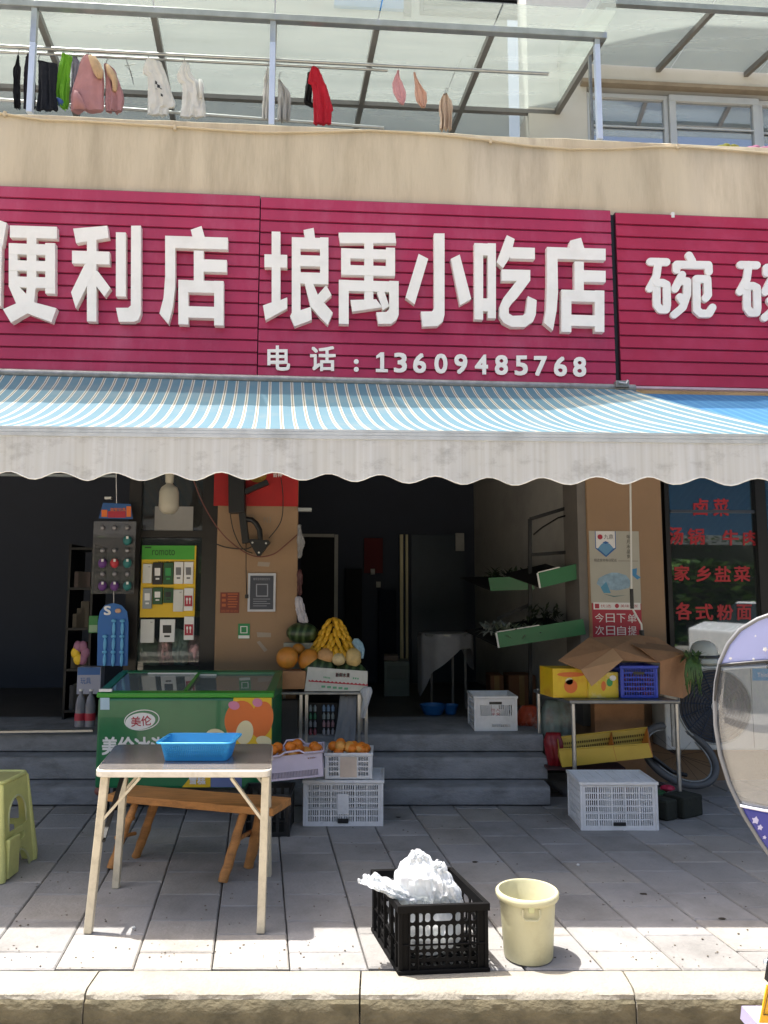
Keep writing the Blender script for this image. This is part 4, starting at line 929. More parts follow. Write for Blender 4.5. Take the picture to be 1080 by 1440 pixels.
def toy(u, v, mt, cap):
    o = MB().ell(fw(u, v, HN - .03), .034, .025, .038, 12, 8).build('toy', mt, td, smooth='all')
    if cap: MB().box(*sum([[fw(u, v, HN - .06)[0] - .008, fw(u, v, HN - .06)[0] + .008], [fw(u, v, HN - .06)[1] - .004, fw(u, v, HN - .06)[1] + .004], [fw(u, v - 4, HN - .06)[2] - .01, fw(u, v - 4, HN - .06)[2] + .01]], [])).build('clasp', WHT, o)
for i, u in enumerate(rowsx):
    if i == 2: toy(u, 760, tea, 1)
    toy(u, 792, (pur, crm, tea)[i], 1); toy(u, 824, (pur, pur, tea)[i], 1)
    for v in (742, 774, 807): MB().ell(fw(u, v, HN - .02), .018, .014, .02, 8, 6).build('bell', mat('toy_silver', '#8f8d92', .3, .6), td, smooth='all')
MB().tube([fw(163, 640, HN), fw(164, 708, HN)], .003, 5).build('string', WHT, td)
bc = thing('whistle_card', 'rounded blue card of small light blue toys', 'display card', fw(159, 936, HN))
A_ = [fl(u, v, HN - .02) for u, v in ((137, 936), (138, 875), (141, 860), (148, 851), (160, 848), (171, 851), (179, 860), (181, 875), (180, 936))]
mb = F(); mb.prism(A_, lambda p: (p[0], HN - .03, p[1]), lambda p: (p[0], HN - .02, p[1])); mb.build('card', flat('card_blue', '#1d5fa6'), bc)
lb_ = flat('light_blue', '#62a9d6')
for r_, v in enumerate((881, 903, 925)):
    for c_, u in enumerate((148, 160, 172)):
        if r_ == 0 and c_ == 0: continue
        mb = MB(); mb.ell(fw(u + r_ * -.5, v + 3, HN - .045), .014, .012, .05, 8, 7); mb.ell(fw(u + r_ * -.5, v - 8, HN - .045), .02, .014, .014, 8, 6); mb.build('toy', lb_, bc, smooth='all')
mb = F(); put_text(mb, 'S', fz(HN - .032), 146, 852, 156, 865, .05); mb.build('lettering', WHT, bc); MB().ell(fw(166, 859, HN - .035), .025, .006, .018, 10, 6).build('emblem', flat('peach', '#c09a80'), bc, smooth='all')
MB().tube([fw(160, 826, HN - .02), fw(160, 850, HN - .025)], .002, 5).build('string', WHT, bc)
t = thing('flower_toy', 'yellow and pink petalled toy beside the blue card', 'toy', fw(113, 935, HN))
for k in range(6):
    a = k * 1.05; MB().ell(fw(113 + 7 * math.cos(a), 918 + 10 * math.sin(a), HN), .035, .02, .045, 8, 6).build('petal', YEL if k in (2, 3) else flat('petal_pink', '#8a5a74'), t, smooth='all')
def carton(nm, label, cat, u0, v0, u1, v1, n0, dep, mt, band=None, txt=None, grp=None, txm=None):
    t = thing(nm, label, cat, fw((u0 + u1) / 2, v1, n0), grp); fr_(u0, v0, u1, v1, n0, n0 + dep, mt, 'box', t, .004)
    if band: fr_(u0 + .5, band[0], u1 - .5, band[1], n0 - .0015, n0 - .0003, band[2], 'print', t)
    if txt: mb = F(); put_text(mb, txt[0], fz(n0 - .003), *txt[1:5], .01); mb.build('lettering', txm or WHT, t)
    return t
carton('toy_box', 'small green box on the shelf left of the blue card', 'box', 125, 866, 137, 890, .0, .1, flat('box_green', '#2f7a3c'), (879, 889, flat('pale_green', '#87a585')))
carton('toy_box', 'blue and white box with blue top behind the freezer corner', 'box', 109, 938, 141, 976, HN + .1, .1, flat('box_white', '#9a9cae'), (938.5, 949, BLU), ('玩具', 113, 953, 128, 962), None, BLU)
t = thing('drink_bottle', 'left clear drink bottle with a red label by the freezer', 'bottle', fw(113, 1010, 0))
t2 = thing('drink_bottle', 'right clear drink bottle with a red label by the freezer', 'bottle', fw(126, 1010, 0))
clr = mat('clear_bottle', '#8c8c96', .15, transp=.3)
for tt, u in ((t, 112), (t2, 126)):
    c = fw(u, 1022, 0); MB().lathe([(0, 0), (.038, .003), (.04, .05), (.038, .17), (.028, .22), (.013, .245), (.013, .27)], c, 14).build('bottle_body', clr, tt, smooth=True)
    MB().lathe([(.0405, .05), (.041, .055), (.041, .1), (.0405, .105)], c, 14).build('label', RED, tt, smooth=True); MB().lathe([(.0145, .27), (.015, .285), (0, .287)], c, 10).build('cap', WHT, tt)
tag(F().box(fl(-60, 1027, -.05)[0], fl(133, 1027, -.05)[0], -.1, -.06, fl(60, 1029.5, -.08)[1], fl(60, 1026.5, -.08)[1]).build('threshold_strip', steel), 'steel threshold strip along the left shop entrance', 'strip')
tag(F().box(fl(-60, 668, -.05)[0], fl(165, 668, -.05)[0], -.1, -.07, fl(60, 670.5, -.08)[1], fl(60, 667, -.08)[1]).build('shutter_rail', steel), 'pale rail across the top of the left shop entrance', 'rail')
tag(fr_(147, 698.5, 156, 702, .3, .35, mat('reflector', '#e0e2e2', .2), 'wall_plate', None), 'tiny white plate above the toy display', 'plate')
# dim shelf inside the left shop
sh = thing('goods_shelf', 'dim shelf unit of goods inside the left shop', 'shelf', FT @ Vector((-3.6, 1.2, .44)))
sx0, sx1 = fl(102, 900, .9)[0], fl(134, 900, .9)[0]
for z in (.5, .85, 1.2, 1.55, 1.9): F().box(sx0, sx1, .7, 1.1, z, z + .02).build('board', blackm, sh)
for s_ in (sx0, sx1): F().box(s_, s_ + .02, .7, 1.1, .44, 1.95).build('upright', blackm, sh)
rr = random.Random(5)
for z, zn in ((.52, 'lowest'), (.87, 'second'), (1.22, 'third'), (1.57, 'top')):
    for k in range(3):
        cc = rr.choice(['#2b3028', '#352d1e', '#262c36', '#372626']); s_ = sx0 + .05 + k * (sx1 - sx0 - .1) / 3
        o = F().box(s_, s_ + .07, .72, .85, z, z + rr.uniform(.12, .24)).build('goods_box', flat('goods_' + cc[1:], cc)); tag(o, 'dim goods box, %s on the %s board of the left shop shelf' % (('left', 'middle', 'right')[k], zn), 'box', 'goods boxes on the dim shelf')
# ================================================================== FREEZER
fg = mat('freezer_green', '#0f6b42', .35, var=.05, vs=2, dirt=('#0b4a30', .4, 4), coat=.3)
fgl = mat('freezer_lime', '#2f8f25', .35, var=.06, vs=3)
yF = 5.35; xa, xb = at(135, 1040, yF).x, at(383, 1040, yF).x
zB, zT = at(200, 1109, yF).z, at(200, 974, yF).z; zK = at(200, 943, yF + .47).z
fz_ = thing('chest_freezer', 'green glass topped chest freezer with an oval 美伦 logo', 'freezer', ((xa + xb) / 2, yF + .25, 0))
MB().box(xa, xb, yF, yF + .48, zB, zT - .035).build('body', fg, fz_, bevel=.018)
# sloping top frame and glass lids
def top(x, y, dz=0): return Vector((x, y, zT + (zK - zT) * (y - yF) / .48 + dz))
fw_ = .045
MB().hexa([(xa - .006, yF - .008, zT - .034), (xb + .006, yF - .008, zT - .034), (xb + .006, yF + fw_, zT - .034), (xa - .006, yF + fw_, zT - .034), top(xa - .006, yF - .008), top(xb + .006, yF - .008), top(xb + .006, yF + fw_), top(xa - .006, yF + fw_)]).build('top_frame', fgl, fz_, bevel=.006)
MB().hexa([(xa, yF + .44, zT - .034), (xb, yF + .44, zT - .034), (xb, yF + .49, zT - .034), (xa, yF + .49, zT - .034), top(xa, yF + .44), top(xb, yF + .44), top(xb, yF + .49), top(xa, yF + .49)]).build('top_frame', fg, fz_, bevel=.006)
for x0, x1 in ((xa - .005, xa + .05), (xb - .05, xb + .005)):
    MB().hexa([(x0, yF + fw_ + .001, zT - .034), (x1, yF + fw_ + .001, zT - .034), (x1, yF + .439, zT - .034), (x0, yF + .439, zT - .034), top(x0, yF + fw_, -.001), top(x1, yF + fw_, -.001), top(x1, yF + .439, -.001), top(x0, yF + .439, -.001)]).build('side_frame', fg, fz_)
xm = (xa + xb) / 2 - .02
lid = shopglass('lid_glass', (.55, .62, .6), .12, .3)
for k, (x0, x1, dz) in enumerate(((xa + .055, xm + .02, -.006), (xm - .02, xb - .055, -.016))):
    o = MB().hexa([top(x0, yF + .05, dz - .005), top(x1, yF + .05, dz - .005), top(x1, yF + .435, dz - .005), top(x0, yF + .435, dz - .005), top(x0, yF + .05, dz), top(x1, yF + .05, dz), top(x1, yF + .435, dz), top(x0, yF + .435, dz)]).build('glass_lid', lid, fz_)
    MB().bar(top(x0 + .16 * (1 - k), yF + .41, dz + .006), top(x1 - .02 if k == 0 else x0 + .16, yF + .41, dz + .006), .018, .01).build('handle', white, o)
    xe = x1 - .012 if k == 0 else x0 + .012
    MB().bar(top(xe, yF + .05, dz + .003), top(xe, yF + .43, dz + .003), .022, .01).build('edge_strip', fgl, o)
rr = random.Random(12)
for k in range(12):
    x = xa + .1 + (xb - xa - .2) * (k + .5) / 12; y = yF + rr.uniform(.12, .38); cc = rr.choice(['#8f8f92', '#6d7f8f', '#9a8f7a', '#7d6d6a'])
    tag(MB().box(x - .035, x + .035, y - .06, y + .06, zT - .1, top(x, y, -.05).z).build('ice_cream_box', flat('icb_' + cc[1:], cc), bevel=.004), 'ice cream box under the freezer glass, %s from the left' % ('first', 'second', 'third', 'fourth', 'fifth', 'sixth', 'seventh', 'eighth', 'ninth', 'tenth', 'eleventh', 'twelfth')[k], 'box', 'ice cream boxes in the freezer')
gF = lambda y: (lambda u, v, o=0: at(u, v, y) - Vector((0, o, 0)))
# logo oval
def oval(u, v, ru, rv, y, mt, nm, th=.0012, rot=-.12):
    mb = MB(); P_ = []
    for i in range(28):
        a = 2 * math.pi * i / 28; x_, y_ = ru * math.cos(a), rv * math.sin(a); P_.append((u + x_ * math.cos(rot) - y_ * math.sin(rot), v + x_ * math.sin(rot) + y_ * math.cos(rot)))
    mb.prism(P_, lambda p: gF(y)(p[0], p[1], th), lambda p: gF(y)(p[0], p[1], 0)); return mb.build(nm, mt, fz_)
oval(199.5, 1012.5, 25, 14.5, yF, WHT, 'logo_ring', .001); oval(199.5, 1012.5, 23.6, 13.2, yF - .001, fg, 'logo_ring', .001); oval(197.5, 1014, 21, 11.5, yF - .002, WHT, 'logo_oval', .001)
def prt(txt, u0, v0, u1, v1, y, mt, off=.01, rot=0, nm='lettering', par=None, spaced=False):
    mb = MB(); put_text(mb, txt, gF(y), u0, v0, u1, v1, off, rot); return mb.build(nm, mt, par or fz_)
prt('美伦', 184, 1007, 213, 1021, yF - .0035, RED, .02, -.08)
prt('美伦冰淇淋', 143, 1036, 258, 1062, yF - .002, WHT, .035)
prt('雪糕', 266, 1091, 289, 1103, yF - .004, WHT, .03)
mb = MB(); quad(mb, gF(yF), 140, 968.5, 158, 972.5, 0, .012); mb.build('badge', WHT, fz_)
mb = MB(); quad(mb, gF(yF), 141, 975, 154, 998, 0, .001); mb.build('energy_label', flat('label_pale', '#a9c4d6'), fz_); mb = MB(); quad(mb, gF(yF - .0015), 141.5, 975.5, 153.5, 979, 0, .001); mb.build('print', BLU, fz_)
for k in range(4):
    pass
# yellow corner print with plain ice cream shapes (the cartoon figure is left out)
mb = MB(); P_ = [(330, 976), (382, 976), (382, 1047), (316, 1047), (322, 1010)]; mb.prism(P_, lambda p: gF(yF)(p[0], p[1], .001), lambda p: gF(yF)(p[0], p[1], 0)); mb.build('corner_print', YEL, fz_)
for (u, v, ru, rv, mt, y) in ((338, 1012, 22, 27, ORG, yF - .0015), (368, 1012, 16, 26, ORG, yF - .002), (344, 1030, 12, 17, CRM, yF - .0028), (304, 1036, 15, 11, CRM, yF - .0045), (371, 1042, 11, 7, CRM, yF - .005), (329, 992, 8, 6, PNK, yF - .0052), (362, 988, 7, 6, PNK, yF - .0058)):
    oval(u, v, ru, rv, y, mt, 'printed_blob', .0008, .2)
mb = MB(); P_ = [(256, 1107), (270, 1090), (296, 1090), (296, 1107)]; mb.prism(P_, lambda p: gF(yF)(p[0], p[1], .0012), lambda p: gF(yF)(p[0], p[1], 0)); mb.build('corner_print', YEL, fz_)
mb = MB(); P_ = [(296.5, 1090), (340, 1090), (340, 1107), (296.5, 1107)]; mb.prism(P_, lambda p: gF(yF)(p[0], p[1], .0012), lambda p: gF(yF)(p[0], p[1], 0)); mb.build('corner_print', flat('print_violet', '#5f6f9c'), fz_)
for x in (xa + .06, xb - .06):
    for y in (yF + .07, yF + .26): MB().tube([(x, y, .0), (x, y, zB + .01)], .022, 10).build('leg', blackm, fz_, smooth=True)
MB().ell((xa + .03, yF + .02, zB - .02), .035, .03, .03, 10, 8).build('caster', mat('caster_red', '#7a4a3f', .6), fz_, smooth='all')

# ================================================================== FOLDING TABLE
ftm = mat('table_cream_metal', '#c9bfa8', .45, .1, var=.08, vs=8, dirt=('#7f735e', .4, 14))
ftop = mat('table_top_gloss', '#625e5b', .2, var=.12, vs=4, spec=.6, dirt=('#77706a', .4, 5))
zt_ = .707; tb = thing('folding_table', 'dark topped folding table with splayed cream metal legs', 'table', (-.95, 3.95, 0))
C4 = [gd(133, 1083, zt_), gd(382, 1083, zt_), gd(384, 1046, zt_), gd(162, 1047, zt_)]
cx = sum((c for c in C4), Vector()) / 4
def rnd(C, r, k=5):
    o = []; n = len(C)
    for i in range(n):
        p = C[i]; a = (C[i - 1] - p).normalized() * r; b = (C[(i + 1) % n] - p).normalized() * r
        for j in range(k + 1):
            t = j / k; o.append(p + a * (1 - t) ** 2 + b * t ** 2)
    return o
Pt = rnd(C4, .05)
mb = MB(); mb.prism(Pt, lambda p: (p.x, p.y, zt_ - .002), lambda p: (p.x, p.y, zt_ - .034)); mb.build('edge_frame', mat('table_edge', '#cfcac0', .35, .2, var=.08, dirt=('#8b7f6a', .4, 9)), tb, bevel=.006)
Pi = [p + (cx - p) * .012 for p in Pt]; Pi = [Vector((p.x, p.y + (.012 if p.y < cx.y else 0), 0)) for p in Pi]
mb = MB(); mb.prism(Pi, lambda p: (p.x, p.y, zt_ + .001), lambda p: (p.x, p.y, zt_ - .0015)); mb.build('tabletop', ftop, tb)
legs = [((148, 1094, C4[0].y + .03), gd(124, 1312)), ((374, 1094, C4[1].y + .03), gd(367, 1312)), ((177, 1075, C4[3].y - .03), gd(163, 1249)), ((376, 1075, C4[2].y - .03), gd(377, 1232))]
tops = []
for (u, v, Y), b in legs:
    p = at(u, v, Y); p.z = zt_ - .035; tops.append((p, b))
    MB().bar(p, b + Vector((0, 0, .001)), .036, .03).build('leg', ftm, tb, bevel=.004)
for (p, b), sx_ in zip(tops, (1, -1, 1, -1)):
    q = p.lerp(b, .30); e_ = p + Vector((sx_ * .16, 0, -.005)); MB().bar(q, e_, .02, .012).build('brace', ftm, tb)
MB().bar(tops[0][0].lerp(tops[0][1], .42) + Vector((.02, 0, 0)), tops[2][0].lerp(tops[2][1], .12), .02, .012).build('brace', blackm, tb)
for a, b in ((0, 2), (1, 3)): MB().bar(tops[a][0] + Vector((0, 0, -.012)), tops[b][0] + Vector((0, 0, -.012)), .02, .02).build('cross_rail', ftm, tb)
# blue basket
bb_ = mat('blue_plastic', '#4db8ee', .38, var=.05, vs=10, trans=.3)
bk = thing('plastic_basket', 'bright blue plastic basket standing on the folding table', 'basket', (-.96, 3.9, zt_))
xl, xr = gd(229, 1071, zt_ + .001).x, gd(318, 1071, zt_ + .001).x; x0, x1 = at(219, 1045, 3.76).x, at(327, 1045, 3.76).x
def loop(z, xa_, xb_, ya, yb, r=.035): return rnd([Vector((xa_, ya, z)), Vector((xb_, ya, z)), Vector((xb_, yb, z)), Vector((xa_, yb, z))], r, 6)
zb_ = zt_ + .003; H_ = .092
L0 = loop(zb_, xl, xr, 3.80, 3.97); L1 = loop(zb_ + H_, x0 + .012, x1 - .012, 3.765, 4.0); L1b = loop(zb_ + H_ - .003, x0, x1, 3.752, 4.013)
Li1 = [p + (Vector((-.96, 3.88, p.z)) - p).normalized() * .004 for p in L1]; Li0 = [p + (Vector((-.96, 3.88, p.z)) - p).normalized() * .004 + Vector((0, 0, .004)) for p in L0]
n = len(L0); mb = MB(); vs = L0 + L1 + L1b + Li1 + Li0; fs = []
def band(a, b): return [(a * n + i, a * n + (i + 1) % n, b * n + (i + 1) % n, b * n + i) for i in range(n)]
fs += band(0, 1) + band(1, 2) + band(2, 3) + band(3, 4) + [tuple(range(n))[::-1], tuple(4 * n + i for i in range(n))]
mb.add(vs, fs); mb.build('basket_body', bb_, bk, smooth=True)
mb = MB()
for k in range(30):
    t = (k + .5) / 30; u = x0 + .03 + (x1 - x0 - .06) * t; ub = xl + .02 + (xr - xl - .04) * t
    mb.bar((u, 3.763, zb_ + .078), (ub, 3.788, zb_ + .02), .0035, .003)
for k in range(16):
    z = zb_ + .02 + .004 * k
for q in (.035, .055): 
    t = q / H_; mb.bar((xl + (x0 - xl) * t + .02, 3.80 - .037 * t - .001, zb_ + q), (xr + (x1 - xr) * t - .02, 3.80 - .037 * t - .001, zb_ + q), .003, .003)
mb.build('rib_grid', mat('blue_plastic_deep', '#3a9ed8', .4), bk)
mb = MB().tube([p + Vector((0, 0, .002)) for p in L1b], .0045, 6, closed=True); mb.build('rim', bb_, bk, smooth='all')

# ================================================================== BENCH
bn = thing('wooden_bench', 'rough wooden bench with splayed log legs under the folding table', 'bench', (-1.1, 4.45, 0))
A0, A1 = gd(150, 1117, .375), gd(388, 1138, .375); ax_ = (A1 - A0).normalized(); nb_ = Vector((-ax_.y, ax_.x, 0))
mb = MB(); N_ = 20; vs = []; rr = random.Random(2)
W_ = .24; T_ = .04
for i in range(N_ + 1):
    t = i / N_; c = A0.lerp(A1 - ax_ * .02, t)
    j1, j2 = rr.uniform(-.004, .004), rr.uniform(-.004, .004)
    for (w, z) in ((0 + j1, -T_), (0 + j1, 0), (W_ + j2, 0), (W_ + j2, -T_)): vs.append(c + nb_ * w + Vector((0, 0, z)))
mb.add(vs, [(i * 4 + j, (i + 1) * 4 + j, (i + 1) * 4 + (j + 1) % 4, i * 4 + (j + 1) % 4) for i in range(N_) for j in range(4)] + [(0, 1, 2, 3), (N_ * 4 + 3, N_ * 4 + 2, N_ * 4 + 1, N_ * 4)])
mb.build('seat', wood, bn, bevel=.004)
for (pt, gb, r0) in (((170, 1122), (155, 1222), .022), ((186, 1120), (191, 1206), .026), ((352, 1136), (313, 1241), .025), ((364, 1136), (350, 1220), .028)):
    b = gd(*gb); q = A0 + ax_ * ((at(pt[0], pt[1], 4.4) - A0).dot(ax_)) + nb_ * (.06 if gb[1] > 1221 else .18) + Vector((0, 0, -T_ + .001))
    k = 9; pts = [q.lerp(b + Vector((0, 0, .002)), i / k) + Vector((rr.uniform(-.003, .003), rr.uniform(-.003, .003), 0)) for i in range(k + 1)]
    MB().tube(pts, [r0 * rr.uniform(.88, 1.1) for _ in pts], 9).build('leg', wood, bn, smooth=True)
    pts_ = pts
def lp(u, v, Y): return at(u, v, Y)
MB().tube([lp(166, 1160, 4.45), lp(188, 1150, 4.6)], .012, 7).build('stretcher', wood, bn); MB().tube([lp(163, 1178, 4.43), lp(190, 1172, 4.6)], .011, 7).build('stretcher', wood, bn); MB().tube([lp(335, 1180, 4.3), lp(356, 1168, 4.5)], .012, 7).build('stretcher', wood, bn)

# ================================================================== STOOL
lime = mat('lime_plastic', '#d2d388', .38, var=.06, vs=7, trans=.12, dirt=('#8f8f4a', .3, 9)); limw = mat('lime_rim', '#c9cc9a', .4, trans=.15)
xs = at(43, 1240, 4.2).x; st_ = thing('plastic_stool', 'lime yellow plastic stool with arched legs at the left edge', 'stool', (xs - .36, 4.4, 0)); Hs = .5
cxs, cys = xs - .345, 4.40
def sq(z, h, r=.05): return rnd([Vector((cxs - h, cys - h, z)), Vector((cxs + h, cys - h, z)), Vector((cxs + h, cys + h, z)), Vector((cxs - h, cys + h, z))], r, 5)
lo, hi = .19, .145
mb = MB(); mb.prism(sq(Hs, hi - .008, .04), lambda p: p, lambda p: p - Vector((0, 0, .02))); mb.build('seat', mat('stool_seat_dull', '#a3a06a', .5, var=.1), st_, bevel=.005)
mb = MB().tube([p for p in sq(Hs - .004, hi, .045)], .012, 6, closed=True); mb.build('rim', lime, st_, smooth='all')
def face(sgn, axis):
    """one arched side: outline with arch, middle slot, lower arch"""
    mb = MB()
    def P3(a, z):
        h = lo + (hi - lo) * z / Hs; o = Vector((a * h, -h, 0)) if axis == 0 else Vector((h, a * h, 0))
        if sgn < 0: o = Vector((-o.x, -o.y, 0)) 
        return Vector((cxs + o.x, cys + o.y, z))
    def N3(): 
        v = Vector((0, -1, 0)) if axis == 0 else Vector((1, 0, 0)); return v * sgn
    cells = []
    NA, NZ_ = 34, 40
    def hole(a, z):
        if z < .11: return abs(a) < .62 * math.sqrt(max(0, 1 - (z / .11) ** 2)) ** .7 
        if .155 < z < .20: return abs(a) < .42 and (z > .162 or abs(a) < .38)
        if .235 < z < .40:
            if z < .30: return abs(a) < .6
            return abs(a) < .6 * math.sqrt(max(0, 1 - ((z - .30) / .10) ** 2))
        return False
    idx = {}; V = []; Fs = []
    for j in range(NZ_):
        for i in range(NA):
            a0 = -1 + 2 * i / NA; z0 = Hs * j / NZ_ * .985
            if hole(a0 + 1 / NA, z0 + Hs / NZ_ / 2): continue
            q = []
            for (ii, jj) in ((i, j), (i + 1, j), (i + 1, j + 1), (i, j + 1)):
                if (ii, jj) not in idx: idx[(ii, jj)] = len(V); V.append(P3(-1 + 2 * ii / NA, Hs * jj / NZ_ * .985))
                q.append(idx[(ii, jj)])
            Fs.append(q)
    mb.add(V, Fs); o = mb.build('side_panel', lime, st_, smooth=False)
    md = o.modifiers.new('relax', 'SMOOTH'); md.iterations = 3; md.factor = .5
    md = o.modifiers.new('thickness', 'SOLIDIFY'); md.thickness = .006; md.offset = 0
    mb = MB()
    for zc, zs, aw_, nn in ((0, .11, .63, 1), (.30, .10, .61, 1)):
        pts = [P3(-aw_ * math.cos(t), zc + zs * math.sin(t)) + N3() * .003 for t in [math.pi * i / 16 for i in range(17)]]
        if zc > 0: pts = [P3(-aw_, .24) + N3() * .003] + pts + [P3(aw_, .24) + N3() * .003]
        mb.tube(pts, .006, 6)
    mb.build('arch_rim', limw, st_, smooth='all')
face(1, 0); face(1, 1); face(-1, 0); face(-1, 1)
for a in (-1, 1):
    for b in (-1, 1): MB().tube([(cxs + a * lo * .97, cys + b * lo * .97, .004), (cxs + a * lo * .97, cys + b * lo * .97, .05), (cxs + a * hi * .97, cys + b * hi * .97, Hs - .02)], [.022, .022, .014], 10).build('leg', lime, st_, smooth=True)
MB().box(cxs + lo - .006, cxs + lo + .018, cys - .16, cys - .04, .01, .21).build('side_rib', lime, st_, bevel=.005)

# ================================================================== CRATES
def slot_panel(mb, O, eu, en, W, H, rows, th=.004):
    """panel in the plane (eu, z) pierced by rectangular slots; rows = [(z0,z1,[(x0,x1)..])]"""
    O = Vector(O); eu = Vector(eu); en = Vector(en); ez = Vector((0, 0, 1))
    def bx(a, b, c, d):
        if b - a < 1e-5 or d - c < 1e-5: return
        p = [O + eu * x + ez * z for x, z in ((a, c), (b, c))]; q = [O + eu * x + ez * z for x, z in ((a, d), (b, d))]
        mb.hexa([p[0], p[1], p[1] + en * th, p[0] + en * th, q[0], q[1], q[1] + en * th, q[0] + en * th])
    z = 0
    for z0, z1, hs in rows:
        bx(0, W, z, z0); x = 0
        for a, b in hs: bx(x, a, z0, z1); x = b
        bx(x, W, z0, z1); z = z1
    bx(0, W, z, H)
def grid_rows(W, H, nr, groups, ns, mx=.03, mz=.03, gap=.006, gg=.012, rg_=.008, skip=None):
    rows = []; rh = (H - 2 * mz - (nr - 1) * rg_) / nr; gw = (W - 2 * mx - (groups - 1) * gg) / groups
    for r in range(nr):
        z0 = mz + r * (rh + rg_); hs = []
        for g in range(groups):
            if skip and skip(r, g): continue
            sw = (gw - (ns - 1) * gap) / ns
            for k in range(ns):
                a = mx + g * (gw + gg) + k * (sw + gap); hs.append((a, a + sw))
        rows.append((z0, z0 + rh, hs))
    return rows
def crate(label, O, ang, W, D, H, mt, front, side, nm='plastic_crate', cat='crate', grp=None, rim=.012, solid_bottom=True, extra=None, top_=None):
    T = frame(O, ang); t = thing(nm, label, cat, O, grp)
    mb = MB(T); slot_panel(mb, (0, 0, 0), (1, 0, 0), (0, 1, 0), W, H, front); mb.build('side_panel', mt, t)
    mb = MB(T); slot_panel(mb, (0, D - .004, 0), (1, 0, 0), (0, 1, 0), W, H, front); mb.build('side_panel', mt, t)
    mb = MB(T); slot_panel(mb, (0, .0045, 0), (0, 1, 0), (1, 0, 0), D - .009, H, side); mb.build('end_panel', mt, t)
    mb = MB(T); slot_panel(mb, (W - .004, .0045, 0), (0, 1, 0), (1, 0, 0), D - .009, H, side); mb.build('end_panel', mt, t)
    mb = MB(T); r_ = rim
    for (x0, x1, y0, y1) in ((-r_, W + r_, -r_, -.0005), (-r_, W + r_, D + .0005, D + r_), (-r_, -.0005, 0, D), (W + .0005, W + r_, 0, D)): mb.box(x0, x1, y0, y1, H - .016, H + .003)
    mb.build('rim', mt, t, bevel=.003)
    for (x, y) in ((-.006, -.006), (W - .012, -.006), (-.006, D - .012), (W - .012, D - .012)): MB(T).box(x, x + .018, y, y + .018, .001, H - .017).build('corner_post', mt, t, bevel=.003)
    MB(T).box(.005, W - .005, .005, D - .005, .004, .009).build('base', mt, t)
    if top_:
        mb = MB(T)
        for k in range(top_): y = .01 + (D - .02) * k / (top_ - 1); mb.box(.0, W, y - .004, y + .004, H - .012, H - .002)
        for k in range(9): x = .01 + (W - .02) * k / 8; mb.box(x - .004, x + .004, .0, D, H - .011, H - .003)
        mb.build('lid_grid', mt, t)
    if extra: extra(t, T)
    return t
# white crate, middle, below the oranges (upside down: its base grid is on top)
W1 = at(538, 1150, 5.2).x - at(427, 1150, 5.2).x
def plate(t, T, W, x0, z0, hz=(.02, .05), lab=True):
    MB(T).box(W / 2 - .038, W / 2 + .038, -.006, -.001, z0, z0 + .13).build('label_plate', whitep, t, bevel=.002)
    MB(T).box(W / 2 - .035, W / 2 + .035, -.0075, -.0005, hz[0], hz[1]).build('hand_hole', blackp, t, bevel=.002)
crate('large white slotted crate under the small orange crate', gd(427, 1162), 0, W1, .36, .29, whitep, grid_rows(W1, .29, 6, 6, 5, skip=lambda r, g: False), grid_rows(.35, .29, 6, 3, 5), grp='white slotted crates', extra=lambda t, T: plate(t, T, W1, 0, .075), top_=14)
pW = gd(818, 1168); W2 = at(925, 1160, pW.y).x - pW.x; an2 = math.atan2(.36, -.03) - math.pi / 2
crate('large white slotted crate in front of the right steel table', pW, .0, W2, .34, .30, whitep, grid_rows(W2, .30, 6, 5, 6, skip=lambda r, g: False), grid_rows(.33, .30, 6, 3, 4), grp='white slotted crates', extra=lambda t, T: MB(T).box(W2 / 2 - .04, W2 / 2 + .04, -.0065, -.0005, .03, .052).build('hand_hole', blackp, t, bevel=.002), top_=14)
p3 = at(668, 1028, 6.17); p3.z = .444; W3 = at(727, 1020, 6.17).x - p3.x
fr3 = [(.03, .05, [(W3 * (.42 + .05 * k), W3 * (.42 + .05 * k) + .008) for k in range(9)]), (.115, .20, [(.045 + .016 * k, .045 + .016 * k + .008) for k in range(6)] + [(W3 - .14 + .016 * k, W3 - .14 + .016 * k + .008) for k in range(7)])]
def sig(t, T):
    mb = MB(T); put_text(mb, '出入', lambda x, z: (x, -.002, z), W3 / 2 - .035, .175, W3 / 2 + .035, .15, .02); put_text(mb, '平安', lambda x, z: (x, -.002, z), W3 / 2 - .035, .143, W3 / 2 + .035, .118, .02); mb.build('lettering', RED, t)
    MB(T).box(W3 / 2 - .05, W3 / 2 + .05, -.004, .0, .205, .225).build('hand_hole', blackp, t, bevel=.002)
crate('white crate with red characters at the top of the steps', p3, .03, W3, .36, .265, whitep, fr3, grid_rows(.35, .265, 4, 1, 2, mx=.04, rg_=.03), grp='white slotted crates', extra=sig)
